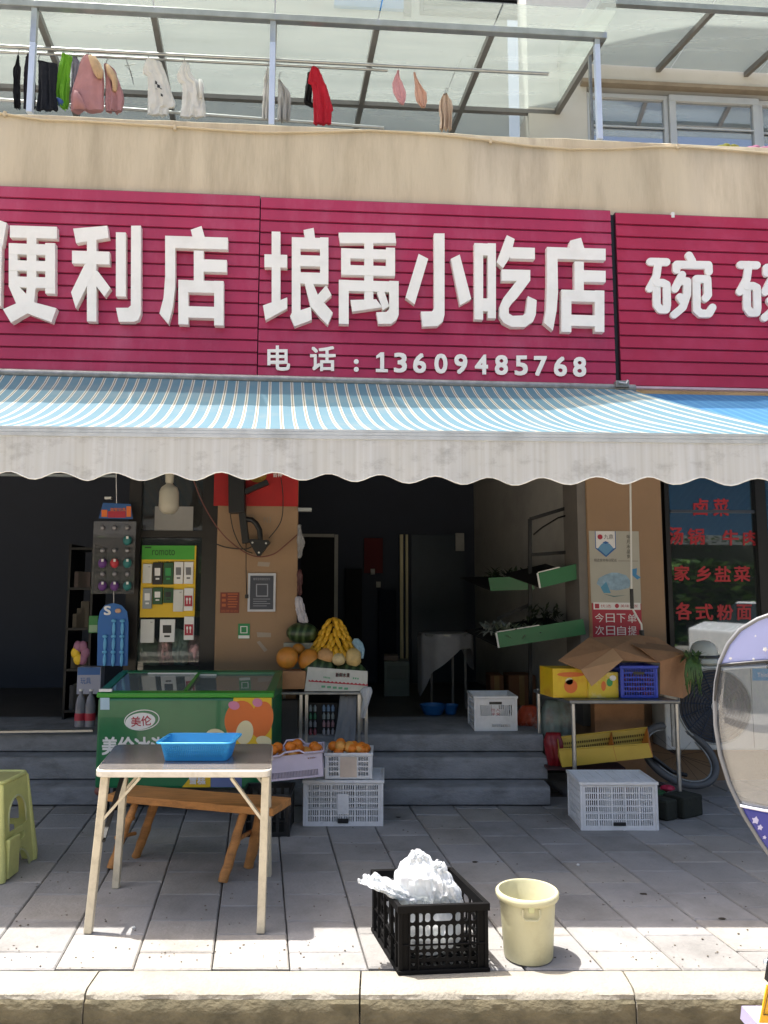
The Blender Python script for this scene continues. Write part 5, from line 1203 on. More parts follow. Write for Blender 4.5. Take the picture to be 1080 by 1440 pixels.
# oranges
oj = mat('orange_peel', '#d9791b', .5, var=.12, vs=5, bump=.25, bs=180); oj2 = mat('orange_peel_pale', '#d99a4a', .5, var=.15, vs=5, bump=.2, bs=160)
def orange(p, r, m_, lab, grp):
    o = MB().ell(p, r, r, r * .95, 14, 10, wob=.012, seed=int(p[0] * 999)).build('orange', m_, smooth='all'); return tag(o, lab, 'orange', grp)
sm = at(458, 1093, 5.24); sm.z = .296; Ws = at(522, 1080, 5.24).x - sm.x
frs = [(.02 + .032 * r, .043 + .032 * r, [(.02 + .017 * k, .032 + .017 * k) for k in range(4)] + [(Ws - .085 + .017 * k, Ws - .073 + .017 * k) for k in range(4)]) for r in range(4)]
def lbl(t, T): MB(T).box(.095, Ws - .095, -.002, -.0005, .01, .14).build('label', mat('crate_label', '#c9b8a8', .5, var=.15, vs=8), t)
crate('small white crate heaped with oranges on the big crate', sm, .0, Ws, .24, .165, whitep, frs, grid_rows(.23, .165, 4, 1, 6), grp='small crates of oranges', extra=lbl)
rr = random.Random(21)
for k in range(22):
    x = sm.x + .04 + rr.random() * (Ws - .08); y = sm.y + .04 + rr.random() * .16
    d = 1 - abs((x - sm.x) / Ws - .45) * 1.1; z = sm.z + .135 + d * .055 * (1 if k < 13 else .6) + (k % 3) * .01
    orange((x, y, z), .034, oj if k % 4 else oj2, 'orange in the heap on the small white crate', 'oranges in the small white crate')
# left, tilted basket
lf = at(374, 1100, 4.98); T2 = frame(lf, .06) @ Matrix.Rotation(-.085, 4, 'Y'); Wl = at(455, 1080, 4.98).x - lf.x
bt = thing('fruit_basket', 'tilted lilac white basket of oranges left of the small crate', 'basket', lf)
pinkw = mat('lilac_plastic', '#c9c0d2', .4, var=.06, vs=9, trans=.15)
mb = MB(T2); rows = [(.012 + .0, .05, [(.02 + .0095 * k, .0255 + .0095 * k) for k in range(int((Wl - .04) / .0095))]), (.115, .125, [(Wl - .09 + .012 * k, Wl - .083 + .012 * k) for k in range(5)])]
slot_panel(mb, (0, 0, 0), (1, 0, 0), (0, 1, 0), Wl, .15, rows); mb.build('side_panel', pinkw, bt)
mb = MB(T2); slot_panel(mb, (0, .25, 0), (1, 0, 0), (0, 1, 0), Wl, .16, rows); mb.build('side_panel', pinkw, bt)
for x in (0, Wl - .004): MB(T2).box(x, x + .004, .0045, .2495, 0, .155).build('end_panel', pinkw, bt)
MB(T2).box(.0045, Wl - .0045, .0045, .2495, .002, .006).build('base', pinkw, bt)
mb = MB(T2).tube([(-.012, -.012, .152), (Wl * .28, -.014, .155), (Wl * .36, -.014, .172), (Wl * .62, -.014, .176), (Wl * .7, -.014, .158), (Wl + .012, -.012, .155), (Wl + .012, .262, .158), (Wl * .7, .266, .16), (Wl * .6, .266, .195), (Wl * .35, .266, .195), (Wl * .28, .266, .16), (-.012, .262, .155)], .007, 6, closed=True); mb.build('rim', pinkw, bt, smooth='all')
for k in range(14):
    q = T2 @ Vector((.04 + rr.random() * (Wl - .07), .05 + rr.random() * .17, .12 + .03 * (k % 3))); orange(q, .036, oj if k % 3 else oj2, 'orange lying in the tilted lilac basket', 'oranges in the lilac basket')
# dark crate carrying the basket
W4 = .3
crate('black crate in the shade carrying the lilac basket', (gd(383, 1160).x - .16, 4.99, 0), .03, W4, .3, .255, blackp, grid_rows(W4, .255, 3, 1, 5, gap=.02), grid_rows(.29, .255, 3, 1, 5, gap=.02))
# ---- foreground black crate with rounded slots
BC = mat('crate_black', (.0035, .0035, .004), .65, var=.25, vs=18, spec=.12, dirt=((.012, .012, .012), .3, 9))
O_ = gd(563, 1371); O_.z = .002; e1 = gd(684, 1366) - gd(563, 1371); Wb = e1.xy.length; a1 = math.atan2(e1.y, e1.x); far = gd(530, 1318); e2 = far - gd(563, 1371)
Db = .40; Hb = .262; T = frame(O_, a1)
sh_ = Matrix.Identity(4); sh_[0][1] = -.19; T = T @ sh_                # the worn crate leans slightly out of square
bcx = thing('plastic_crate', 'black slotted crate holding a white plastic bag on the kerb', 'crate', O_)
def ring_panel(mb, P, W, H, cells, th=.006, K=20):
    """P(x,z,d) maps to space; cells=[(x0,x1,z0,z1,hx0,hx1,hz0,hz1)] with None hole for solid"""
    for (x0, x1, z0, z1, hole) in cells:
        cx, cz = (x0 + x1) / 2, (z0 + z1) / 2
        if not hole:
            mb.hexa([P(x0, z0, 0), P(x1, z0, 0), P(x1, z0, th), P(x0, z0, th), P(x0, z1, 0), P(x1, z1, 0), P(x1, z1, th), P(x0, z1, th)]); continue
        hx, hz = hole; inn = []; out = []
        for k in range(K):
            a = 2 * math.pi * (k + .5) / K; c, s = math.cos(a), math.sin(a)
            r = min(hx, hz); px = (hx - r) * (1 if c > 0 else -1) + r * c; pz = (hz - r) * (1 if s > 0 else -1) + r * s
            inn.append((cx + px, cz + pz)); X, Z = (x1 - x0) / 2, (z1 - z0) / 2
            tt = min(X / abs(px) if abs(px) > 1e-6 else 99, Z / abs(pz) if abs(pz) > 1e-6 else 99); out.append((cx + px * tt, cz + pz * tt))
        # add the rectangle corners so that rings fill their cell
        V = [P(*q, 0) for q in inn] + [P(*q, 0) for q in out] + [P(*q, th) for q in inn] + [P(*q, th) for q in out]
        fs = []
        for k in range(K):
            j = (k + 1) % K; fs += [(k, j, K + j, K + k), (2 * K + k, 3 * K + k, 3 * K + j, 2 * K + j), (k, 2 * K + k, 2 * K + j, j)]
        b = len(V)
        for q in ((x0, z0), (x1, z0), (x1, z1), (x0, z1)): V += [P(*q, 0), P(*q, th)]
        for ci, q in enumerate(((x0, z0), (x1, z0), (x1, z1), (x0, z1))):
            for k in range(K):
                j = (k + 1) % K; o1, o2 = out[k], out[j]
                on = lambda o, ax, val: abs(o[ax] - val) < 1e-6
                if (on(o1, 0, q[0]) and on(o2, 1, q[1])) or (on(o1, 1, q[1]) and on(o2, 0, q[0])): fs += [(K + k, K + j, b + 2 * ci), (3 * K + j, 3 * K + k, b + 2 * ci + 1)]
        mb.add(V, fs)
def cells_for(W, H, mx, rows):
    cs = [(0, mx, 0, H, None), (W - mx, W, 0, H, None)]; z = 0
    for (z0, z1, n, hf, handle) in rows:
        if z0 > z: cs.append((mx, W - mx, z, z0, None))
        w_ = (W - 2 * mx) / n
        k = 0
        while k < n:
            if handle and k == handle[0]:
                x0 = mx + w_ * k; x1 = mx + w_ * handle[1]; cs.append((x0, x1, z0, z1, ((x1 - x0) / 2 - .006, (z1 - z0) / 2 * .62))); k = handle[1]; continue
            x0 = mx + w_ * k; cs.append((x0, x0 + w_, z0, z1, (w_ / 2 - .004, (z1 - z0) / 2 * hf))); k += 1
        z = z1
    cs.append((mx, W - mx, z, H, None)); return cs
rowsf = [(.02, .05, 9, .55, None), (.05, .085, 9, .7, None), (.085, .135, 9, .88, None), (.135, .185, 9, .9, None), (.185, .235, 9, .72, (3, 6))]
cf = cells_for(Wb, Hb, .035, rowsf); csd = cells_for(Db, Hb, .03, [(.02, .05, 8, .55, None), (.05, .11, 8, .85, None), (.11, .17, 8, .85, None), (.17, .232, 8, .8, (3, 5))])
mb = MB(T); ring_panel(mb, lambda x, z, d: (x, d, z), Wb, Hb, cf); mb.build('side_panel', BC, bcx)
mb = MB(T); ring_panel(mb, lambda x, z, d: (x, Db - d, z), Wb, Hb, cf); mb.build('side_panel', BC, bcx)
mb = MB(T); ring_panel(mb, lambda y, z, d: (d, y, z), Db, Hb, csd); mb.build('end_panel', BC, bcx)
mb = MB(T); ring_panel(mb, lambda y, z, d: (Wb - d, y, z), Db, Hb, csd); mb.build('end_panel', BC, bcx)
mb = MB(T)
for z, hh_, ex in ((Hb - .028, .03, .014), (.0, .016, .012), (.105, .008, .006)):
    for (x0, x1, y0, y1) in ((-ex, Wb + ex, -ex, -.0005), (-ex, Wb + ex, Db + .0005, Db + ex), (-ex, -.0005, 0, Db), (Wb + .0005, Wb + ex, 0, Db)): mb.box(x0, x1, y0, y1, z, z + hh_)
mb.build('rim', BC, bcx, bevel=.004)
for x in (0, Wb):
    for y in (0, Db): MB(T).box(x - .008, x + .008, y - .008, y + .008, .017, Hb - .029).build('corner_post', BC, bcx, bevel=.003)
mb = MB(T)
for x in (.035, Wb - .035, .07, Wb - .07): mb.box(x - .003, x + .003, -.011, -.0005, .017, .104); mb.box(x - .003, x + .003, -.011, -.0005, .114, Hb - .029)
for y in (.03, .1, .2, .3, Db - .03): mb.box(-.011, -.0005, y - .003, y + .003, .017, .104); mb.box(-.011, -.0005, y - .003, y + .003, .114, Hb - .029)
mb.build('ribs', BC, bcx, kind='stuff')
mb = MB(T)
for k in range(9): x = Wb * (k + .5) / 9; mb.box(x - .006, x + .006, .007, Db - .007, .006, .011)
for k in range(9): y = Db * (k + .5) / 9; mb.box(.007, Wb - .007, y - .006, y + .006, .012, .016)
mb.build('base_grid', BC, bcx)
# white bag inside and spilling out
def blob(mb, T_, c, r, nu, nv, f, seed):
    rg_ = random.Random(seed); ph = [rg_.uniform(0, 6.28) for _ in range(8)]; V = []
    for i in range(nv + 1):
        a = math.pi * i / nv
        for k in range(nu):
            t = 2 * math.pi * k / nu; q = Vector((math.sin(a) * math.cos(t), math.sin(a) * math.sin(t), math.cos(a)))
            d = 1 + f * (abs(math.sin(5 * t + ph[0] + 4 * a)) * .5 + .4 * math.sin(9 * t - 5 * a + ph[1]) + .4 * math.sin(13 * a + 3 * t + ph[2]) + .25 * math.sin(21 * t + ph[3] + 9 * a))
            V.append(T_ @ Vector((c[0] + r[0] * q.x * d, c[1] + r[1] * q.y * d, c[2] + r[2] * q.z * (d if q.z > 0 else 1))))
    mb.add(V, [(i * nu + k, (i + 1) * nu + k, (i + 1) * nu + (k + 1) % nu, i * nu + (k + 1) % nu) for i in range(nv) for k in range(nu)])
bg_ = thing('plastic_bag', 'crumpled white plastic bag spilling over the black crate', 'bag', T @ Vector((Wb / 2, Db / 2, .02)))
mb = MB(); blob(mb, T, (Wb * .46, Db * .48, .13), (Wb * .44, Db * .44, .125), 72, 36, .05, 3)
def bulge(rows, th, sd, fold=.012, yy=None):
    rows_shape(rows, plY(yy or (O_.y + .17)), th, 26, 26, fold, sd, 3.2, taper=.2).v
crumple(mb.build('bag_fill', bagp, bg_, smooth='all'), .02, .12, 1)
q1 = rows_shape([(1197, 580, 590), (1201, 573, 602), (1212, 562, 616), (1228, 553, 634), (1245, 548, 645), (1262, 552, 652), (1278, 556, 656)], plY(O_.y + .14), .10, 34, 40, .016, 5, 4.2, taper=.25); facet(crumple(q1.build('bag_top', bagp, bg_, smooth='all'), .03, .16, 1, .006), .045, .075)
q2 = rows_shape([(1212, 612, 622), (1218, 606, 630), (1235, 600, 640), (1258, 600, 652), (1275, 606, 656)], plY(O_.y + .10), .07, 24, 28, .015, 9, 4.5, taper=.3); facet(crumple(q2.build('bag_top', bagp, bg_, smooth='all'), .03, .16, 1, .006), .045, .075)
q3 = rows_shape([(1230, 512, 530), (1235, 503, 548), (1243, 501, 565), (1252, 530, 590), (1262, 560, 600), (1274, 565, 592)], plY(O_.y + .10), .045, 20, 30, .014, 12, 3.6, taper=.4); facet(crumple(q3.build('bag_handle', bagp, bg_, smooth='all'), .025, .16, 1, .006), .03, .05)

# ================================================================== BUCKET
bcm = mat('bucket_cream', '#c9c6a6', .38, var=.04, vs=5, trans=.2, dirt=('#a39c7c', .5, 7), bump=.12); pc = gd(743, 1345); pc.z = .0
bu = thing('bucket', 'cream plastic bucket standing on the sunlit pavement', 'bucket', pc)
ro, ri, hb = .120, .100, .268
MB().lathe([(0, .012), (.09, .012), (ri, .006), (ri + .002, .012), (ro - .004, hb - .03), (ro + .008, hb - .028), (ro + .012, hb - .02), (ro + .012, hb - .006), (ro + .006, hb), (ro - .001, hb), (ro - .004, hb - .006), (ri - .004, .018), (0, .018)], pc, 48).build('shell', bcm, bu, smooth=True)
hx = .03
a0 = -1.62
def onb(a, z, r_=None): r0 = (ri + (ro - ri) * z / hb) if r_ is None else r_; return pc + Vector((r0 * math.cos(a), r0 * math.sin(a), z))
for a0 in (-1.62, 1.52):
    MB().tube([onb(a0 - .27, hb - .036, ro + .004), onb(a0 - .29, hb - .065, ro + .006), onb(a0 - .2, hb - .078, ro + .006), onb(a0 + .2, hb - .078, ro + .006), onb(a0 + .29, hb - .065, ro + .006), onb(a0 + .27, hb - .036, ro + .004)], .0045, 7).build('handle', bcm, bu, smooth=True)
    pp = onb(a0, hb - .035, ro + .004); MB().box(pp.x - .012, pp.x + .012, pp.y - .006, pp.y + .006, pp.z - .012, pp.z + .014).build('clip', limw, bu, bevel=.003)
# small litter pieces
for (u, v, z, r_, cc, lb) in ((115, 1436, -.119, .02, '#2a6fc0', 'crumpled blue wrapper at the kerb foot'), (158, 1438, -.119, .024, '#4fa7c9', 'light blue litter scrap at the kerb foot'), (148, 1437, -.119, .01, '#3aa33a', 'tiny green scrap beside the light blue litter'), (188, 1305, .002, .009, '#d8d8d4', 'small white paper pellet near the table leg'), (651, 1437, -.119, .01, '#c06a3a', 'small orange scrap in front of the black crate'), (813, 1217, .002, .01, '#cfcfcf', 'white speck of paper on the shaded pavement')):
    p = gd(u, v, z); tag(MB().ell((p.x, p.y, z + r_ * .3), r_, r_ * .8, r_ * .55, 9, 6, wob=.3, seed=u).build('litter_scrap', mat('litter_' + cc[1:], cc, .5, bump=.5)), lb, 'litter')
# manhole-like scattered leaf scraps
for k, (u, v) in enumerate(((1016, 1293), (905, 1258), (668, 1213), (560, 1150))):
    p = gd(u, v); tag(MB().ell((p.x, p.y, .004), .018, .009, .004, 7, 4, wob=.2, seed=k).build('dry_leaf', mat('leaf_brown', '#2f2a22', .9)), ('dry leaf scrap at the far right of the shaded pavement', 'dry leaf scrap behind and right of the cream bucket', 'dry leaf scrap just behind the black crate', 'dry leaf scrap beside the large white crate')[k], 'leaf', 'dry leaf scraps on the pavement')
# ================================================================== FRUIT STALL
rr = random.Random(77)
ZF = 1.5 - .1228 * 5.85
ft = thing('fruit_table', 'narrow steel table carrying bananas, papayas and watermelons', 'table', (-.45, 6.0, .3))
fx0, fx1 = at(388, 976, 5.85).x, at(520, 976, 5.85).x
MB().hexa([(fx0, 5.85, ZF - .018), (fx1, 5.85, ZF - .018), (fx1 - .04, 6.3, ZF - .018), (fx0 - .0, 6.14, ZF - .018), (fx0, 5.85, ZF), (fx1, 5.85, ZF), (fx1 - .04, 6.3, ZF), (fx0, 6.14, ZF)]).build('tabletop', galv, ft, bevel=.004)
for u in (423, 431, 505, 515): x = at(u, 1000, 5.87).x; MB().box(x - .011, x + .011, 5.875, 5.895, .31, ZF - .019).build('leg', steel, ft)
for x in (fx0 + .02, fx1 - .08): MB().box(x, x + .02, 6.1, 6.12, .446, ZF - .019).build('leg', steel, ft)
def onF(u0, v0, u1, v1, Y, dep, mt, nm, par, bev=.003):
    a = at(u0, v1, Y); b = at(u1, v0, Y); return MB().box(a.x, b.x, Y, Y + dep, a.z, b.z).build(nm, mt, par, bevel=bev)
t = thing('cardboard_box', 'small brown cardboard box under the papayas', 'box', at(411, 970, 5.9)); onF(394, 944, 430, 969, 5.87, .2, cardb, 'box', t)
t = thing('produce_tray', 'pale tray behind the papayas under a dark watermelon', 'tray', at(425, 915, 6.05)); onF(398, 904, 447, 943, 6.09, .05, mat('tray_pale', '#8f8f84', .6, var=.15), 'tray', t)
pap = mat('papaya_skin', '#b9782a', .45, var=.35, vs=3, dirt=('#5f6a2a', .7, 5))
for (u, v, ru, rv, Y, lb) in ((404, 925, 15, 15.5, 5.95, 'rounder orange green papaya at the left end of the fruit table'), (434, 928, 14, 16, 5.98, 'second papaya tucked beside the watermelon carton'), (420, 913, 9, 8, 6.05, 'small papaya behind the two front papayas')):
    c = at(u, v, Y); k = 5.9 / FPX
    rt = Matrix.Rotation(.5, 3, 'Y'); o = MB().ell(c, ru * k * 1.02, ru * k * .95, rv * k, 18, 12, rot=rt, wob=.012, seed=u).build('papaya', pap, smooth='all'); tag(o, lb, 'papaya')
def melon_mat():
    m = bpy.data.materials.new('melon_rind'); m.use_nodes = True; N = m.node_tree.nodes; L = m.node_tree.links; b = N['Principled BSDF']
    tc = N.new('ShaderNodeTexCoord'); wv = N.new('ShaderNodeTexWave'); wv.inputs['Scale'].default_value = 5; wv.inputs['Distortion'].default_value = 5; wv.inputs['Detail'].default_value = 3
    L.new(tc.outputs['Object'], wv.inputs[0]); r = N.new('ShaderNodeValToRGB'); r.color_ramp.elements[0].color = (*lin('#1c3018'), 1); r.color_ramp.elements[1].color = (*lin('#4a5f3c'), 1); r.color_ramp.elements[0].position = .4
    L.new(wv.outputs[0], r.inputs[0]); L.new(r.outputs[0], b.inputs[0]); b.inputs['Roughness'].default_value = .35; return m
mm = melon_mat()
for (u, v, ru, rv, Y, lb) in ((425, 890, 23, 15, 6.12, 'dark watermelon on the pale tray, left of the bananas'), (448, 940, 25, 17, 6.0, 'left striped watermelon in the white carton'), (492, 945, 23, 14, 6.02, 'right striped watermelon in the white carton')):
    c = at(u, v, Y); k = 5.95 / FPX; o = MB().ell(c, ru * k, .11, rv * k, 20, 12).build('watermelon', mm, smooth='all'); tag(o, lb, 'watermelon')
wc = thing('fruit_carton', 'white fruit carton with red scalloped print and characters', 'carton', at(475, 970, 5.86)); cwt = mat('carton_white', '#b9bab6', .6, var=.08, vs=6, dirt=('#8b9a86', .4, 9))
P_ = [at(u, v, 5.86) for u, v in ((428, 972), (516, 972), (517, 944), (433, 938))]
MB().hexa([P_[0], P_[1], P_[1] + Vector((0, .02, 0)), P_[0] + Vector((0, .02, 0)), P_[3], P_[2], P_[2] + Vector((0, .02, 0)), P_[3] + Vector((0, .02, 0))]).build('front_panel', cwt, wc)
for P0 in (P_[0], P_[1] - Vector((.008, 0, 0))): MB().box(P0.x, P0.x + .008, 5.8805, 6.12, P0.z, P0.z + .12).build('side_panel', cwt, wc)
MB().box(P_[0].x + .009, P_[1].x - .009, 5.8805, 6.12, P_[0].z, P_[0].z + .006).build('base', cwt, wc)
g = lambda u, v, o=0: at(u, v, 5.859) - Vector((0, o, 0))
mb = MB(); n = 30; top_ = [(434 + (517 - 434) * i / n, 956 + 6 * i / n + (1.2 if i % 2 else -.6)) for i in range(n + 1)]; bot = [(517 - (517 - 434) * i / n, 964.5 - 6 * i / n) for i in range(n + 1)]
mb.prism(top_ + bot, lambda p: g(p[0], p[1], .0015), lambda p: g(p[0], p[1], .0003)); mb.build('print', flat('carton_red', '#a02a3a'), wc)
mb = MB(); put_text(mb, '新鲜水果', lambda u, v, o=0: g(u, v, .003), 472, 946, 492, 952.5, .02, .05); mb.build('lettering', flat('carton_red', '#a02a3a'), wc)
mb = MB()
for k in range(8): quad(mb, g, 455 + 2.0 * k if k < 5 else 496 + 3.2 * (k - 5), 951 + .3 * k, 456.2 + 2.0 * k if k < 5 else 498 + 3.2 * (k - 5), 953.4 + .3 * k, 0, .0025)
for k in range(5): quad(mb, g, 452 + 8 * k, 964 + .7 * k, 457.5 + 8 * k, 967 + .7 * k, 0, .0025)
mb.build('print', flat('carton_green', '#5d9a78'), wc)
# bananas: bunches stacked as a pyramid
ban_m = mat('banana_skin', '#c99a1e', .5, var=.15, vs=7, dirt=('#7a5a1a', .4, 14)); tipm = mat('banana_tip', '#4a3a1a', .8)
bc_ = at(470, 925, 6.12); apex = at(464, 872, 6.1).z; bz0 = at(470, 930, 6.0).z
protoB = None
tiers = 7
for k in range(tiers):
    f_ = k / (tiers - 1); R0 = .035 + .15 * f_; z = apex - .0 - (apex - bz0 - .075) * f_; cntF = (3, 5, 7, 8, 10, 11, 12)[k]
    for half in (0, 1):
        lb = 'yellow banana bunch in tier %s of the banana pyramid, %s side' % (('one', 'two', 'three', 'four', 'five', 'six', 'seven')[k], ('left', 'right')[half])
        t = thing('banana_bunch', lb, 'bananas', bc_ + Vector((0, 0, z - bc_.z)), 'banana bunches stacked on the fruit table')
        cnt = (cntF + half) // 2
        for i in range(cnt):
            a = math.pi + math.pi * (half + (i + .5) / cnt) / 2 + rr.uniform(-.07, .07) + (.08 if k % 2 else -.08); d = Vector((math.cos(a), math.sin(a) * .85, 0))
            L_ = .062 + .008 * f_ + rr.uniform(-.008, .008); pts = []; c0 = Vector((bc_.x - .005, bc_.y, z + rr.uniform(-.006, .006)))
            for j in range(9):
                q = j / 8; pts.append(c0 + d * (R0 * .62 + R0 * .3 * q + .04 * math.sin(q * 1.9)) + Vector((0, 0, .012 - L_ * q ** 1.25)))
            o = MB().tube(pts, [.007, .011, .0155, .018, .0185, .018, .016, .011, .006], 8).build('banana', ban_m, t, smooth='all')
            MB().tube([pts[-1], pts[-1] + (pts[-1] - pts[-2]).normalized() * .009], .0062, 6).build('tip', tipm, o)
t = thing('banana_stalk', 'cut banana stalk at the very top of the pyramid', 'stalk', (bc_.x, bc_.y, apex))
MB().tube([(bc_.x, bc_.y, apex - .05), (bc_.x, bc_.y, apex + .02)], [.014, .02], 8).build('stump', ban_m, t, smooth=True)
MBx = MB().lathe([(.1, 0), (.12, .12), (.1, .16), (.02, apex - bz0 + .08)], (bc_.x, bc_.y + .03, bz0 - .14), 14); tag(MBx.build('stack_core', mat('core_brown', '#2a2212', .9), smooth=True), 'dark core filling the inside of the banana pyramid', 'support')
for (rows, cc, lb, sd) in (([(912, 493, 503), (918, 488, 508), (932, 486, 508), (938, 490, 506)], '#b9a06a', 'net wrapped fruit at the right foot of the banana pile', 51), ([(912, 450, 462), (922, 446, 470), (934, 448, 470)], '#b58a5a', 'wrapped peach coloured fruit below the bananas', 52), ([(918, 470, 480), (925, 466, 486), (936, 468, 484)], '#bfae86', 'pale wrapped fruit between the bananas and the carton', 53)):
    t = thing('wrapped_fruit', lb, 'fruit', at(rows[-1][1] + 8, rows[-1][0], 5.98)); uu = (rows[-2][1] + rows[-2][2]) / 2; kq = 5.95 / FPX; MB().ell(at(uu, (rows[0][0] + rows[-1][0]) / 2, 5.97), (rows[-2][2] - rows[-2][1]) / 2 * kq, .05, (rows[-1][0] - rows[0][0]) / 2 * kq, 16, 11, wob=.07, seed=sd).build('wrap', mat('wrap_' + cc[1:], cc, .5, var=.25, vs=18, bump=.5), t, smooth='all')
t = thing('plastic_bag', 'small white and blue plastic bag right of the bananas', 'bag', at(505, 925, 6.1)); rows_shape([(898, 498, 504), (904, 494, 510), (914, 500, 513), (926, 503, 511)], plY(6.08), .03, 10, 12, .012, 55).build('film', mat('film_blue', '#8fb0c4', .4, var=.3, vs=12), t, smooth='all')
t = thing('plastic_bag', 'white plastic bag hanging off the right corner of the fruit table', 'bag', at(515, 1000, 5.9)); rows_shape([(966, 512, 522), (972, 506, 524), (982, 510, 521), (995, 508, 517), (1010, 507, 513)], plY(5.84), .03, 14, 12, .014, 56).build('film', bagp, t, smooth='all')
# bottle rack behind the table legs
BR = thing('bottle_rack', 'black rack of small bottles under the fruit table', 'rack', at(450, 1035, 6.1)); onF(432, 988, 474, 1034, 6.06, .12, mat('rack_dark', '#131418', .5), 'rack', BR)
for r_ in range(4):
    for c_ in range(6):
        if c_ == 2: continue
        col_ = ('#7d8a8c', '#2f6a4a', '#7a7f86', '#7c3a48')[r_] if c_ < 3 else ('#6d86a0', '#7f8a8a', '#8f6d74', '#8a8a92')[r_]
        c = at(436.5 + c_ * 6.3, 996 + r_ * 11, 6.035); o = MB().lathe([(0, 0), (.013, 0), (.014, .03), (.007, .04), (.007, .048), (0, .048)], c - Vector((0, 0, .022)), 10).build('bottle', flat('btl_' + col_[1:], col_, .25), smooth=True)
        tag(o, '%s of the black bottle rack' % ('small bottle in the %s row, %s from the left' % (('top', 'second', 'third', 'bottom')[r_], ('first', 'second', '', 'third', 'fourth', 'fifth')[c_])), 'bottle', 'bottles in the black rack')
t = thing('plastic_sheet', 'white plastic sheet hanging beside the bottle rack', 'sheet', at(488, 1040, 6.0)); rows_shape([(978, 478, 502), (1000, 476, 501), (1030, 472, 500), (1046, 468, 498)], plY(5.97), .02, 14, 14, .016, 57).build('film', mat('sheet_grey', '#8f949c', .4, var=.1, bump=.4, trans=.2), t, smooth='all')
onX = onF(385, 985, 418, 1046, 5.98, .1, mat('dark_carton', '#55524e', .8, var=.15), 'storage_box', None) ; tag(onX, 'dull grey box in the shade left under the fruit table', 'box')
t = thing('cloth_pad', 'white cloth roll lying across the top of the steps', 'cloth', at(460, 1052, 5.75)); rows_shape([(1044, 440, 505), (1050, 432, 512), (1056, 432, 512)], plY(5.9), .03, 6, 20, .01, 58).build('fabric', mat('grey_cloth', '#85888c', .8, bump=.4), t, smooth='all')

# ================================================================== INSIDE THE MIDDLE SHOP
ct = thing('round_table', 'thin legged table under a pale cloth inside the shop', 'table', at(630, 1000, 7.35)); cy_ = 7.35
cz = at(630, 892, cy_).z; tx0, tx1 = at(590, 892, cy_).x, at(668, 892, cy_).x; tc_ = Vector(((tx0 + tx1) / 2, cy_ + .2, 0)); rt_ = (tx1 - tx0) / 2
MB().lathe([(0, cz - .02), (rt_, cz - .02), (rt_, cz), (0, cz)], (tc_.x, tc_.y, 0), 28).build('tabletop', galv, ct, smooth=True)
for u in (607, 637, 655): p = at(u, 990, cy_ + .05); MB().tube([(p.x, p.y, .445), (p.x, p.y, cz - .021)], .012, 8).build('leg', steel, ct, smooth=True)
def clothf(a, q):
    th = a * 2 * math.pi; r_ = rt_ * (1.02 + .03 * math.sin(9 * th)) * (1 if q > .45 else q / .45)
    dr = 0 if q <= .45 else (q - .45) / .55 * (.14 + .22 * max(0, math.sin(th * 2 + 1.2)) + .25 * max(0, math.cos(th - 3.6)))
    return Vector((tc_.x + r_ * math.cos(th), tc_.y + r_ * math.sin(th), cz + .006 - dr))
MB().grid(clothf, 60, 14).build('tablecloth', mat('cloth_grey', '#8e9096', .7, trans=.2, bump=.3), ct, smooth='all')
bas = mat('basin_blue', '#1f5f9c', .4)
for (u, v, ru, lb) in ((609, 1007, 17, 'wide blue basin under the cloth covered table'), (634, 1003, 9, 'small blue basin right of the wide basin')):
    c = at(u, v, 7.05); c.z = .444; r_ = ru * 7.0 / FPX; t = thing('basin', lb, 'basin', c, 'blue basins on the shop floor')
    MB().lathe([(0, .004), (r_ * .7, .004), (r_, .085), (r_ + .012, .085), (r_ + .01, .078), (r_ * .74, 0), (0, 0)], c, 24).build('basin', bas, t, smooth=True)
fr = thing('small_cabinet', 'grey green cabinet standing at the back of the shop', 'cabinet', at(556, 985, 8.3)); onF(540, 930, 576, 985, 8.3, .4, mat('cabinet_green', '#5d6a66', .5), 'body', fr, .01); onF(544, 936, 572, 955, 8.29, .009, mat('cabinet_door', '#515d5a', .5), 'door', fr); onF(540, 922, 560, 929, 8.35, .3, mat('cabinet_top', '#6b5d55', .6), 'lid', fr)
for (a, b, c, d, Y, lb) in ((690, 950, 708, 976, 7.7, 'narrow brown carton on the floor inside, left of the wider one'), (716, 950, 753, 992, 7.6, 'wide brown carton on the floor inside behind the white crate')):
    t = thing('cardboard_box', lb, 'box', at(a, d, Y)); onF(a, b, c, d, Y, .35, mat('carton_deep', '#7d5236', .8, dirt=('#4d2f20', .4, 6)), 'box', t); 
    p = at((a + c) / 2, d, Y - .002); q = at((a + c) / 2, b, Y - .002); MB().box(p.x - .025, p.x + .025, Y - .003, Y - .0005, p.z, q.z).build('tape', mat('tape', '#8b6a3c', .3), t)
dr_ = thing('door_couplet', 'dark red hanging banners on the back wall', 'banner', at(520, 830, 9.5)); 
onback(512, 757, 538, 806, mat('dim_red', '#5b1d22', .8), 'panel', .03, par=dr_); onback(521, 800, 527, 808, fgw, 'tag', .04, par=dr_); onback(529, 818, 535, 826, fgw, 'tag', .04, par=dr_)
t = thing('coat_rack', 'dark clothes rack against the back wall', 'rack', at(500, 960, 9.2)); onback(486, 800, 508, 960, mat('dark_cloth', '#14161c', .9), 'hanging_cloth', .1, par=t); onback(532, 830, 556, 960, mat('dark_blue_cloth', '#121a2a', .9), 'hanging_cloth', .12, par=t)
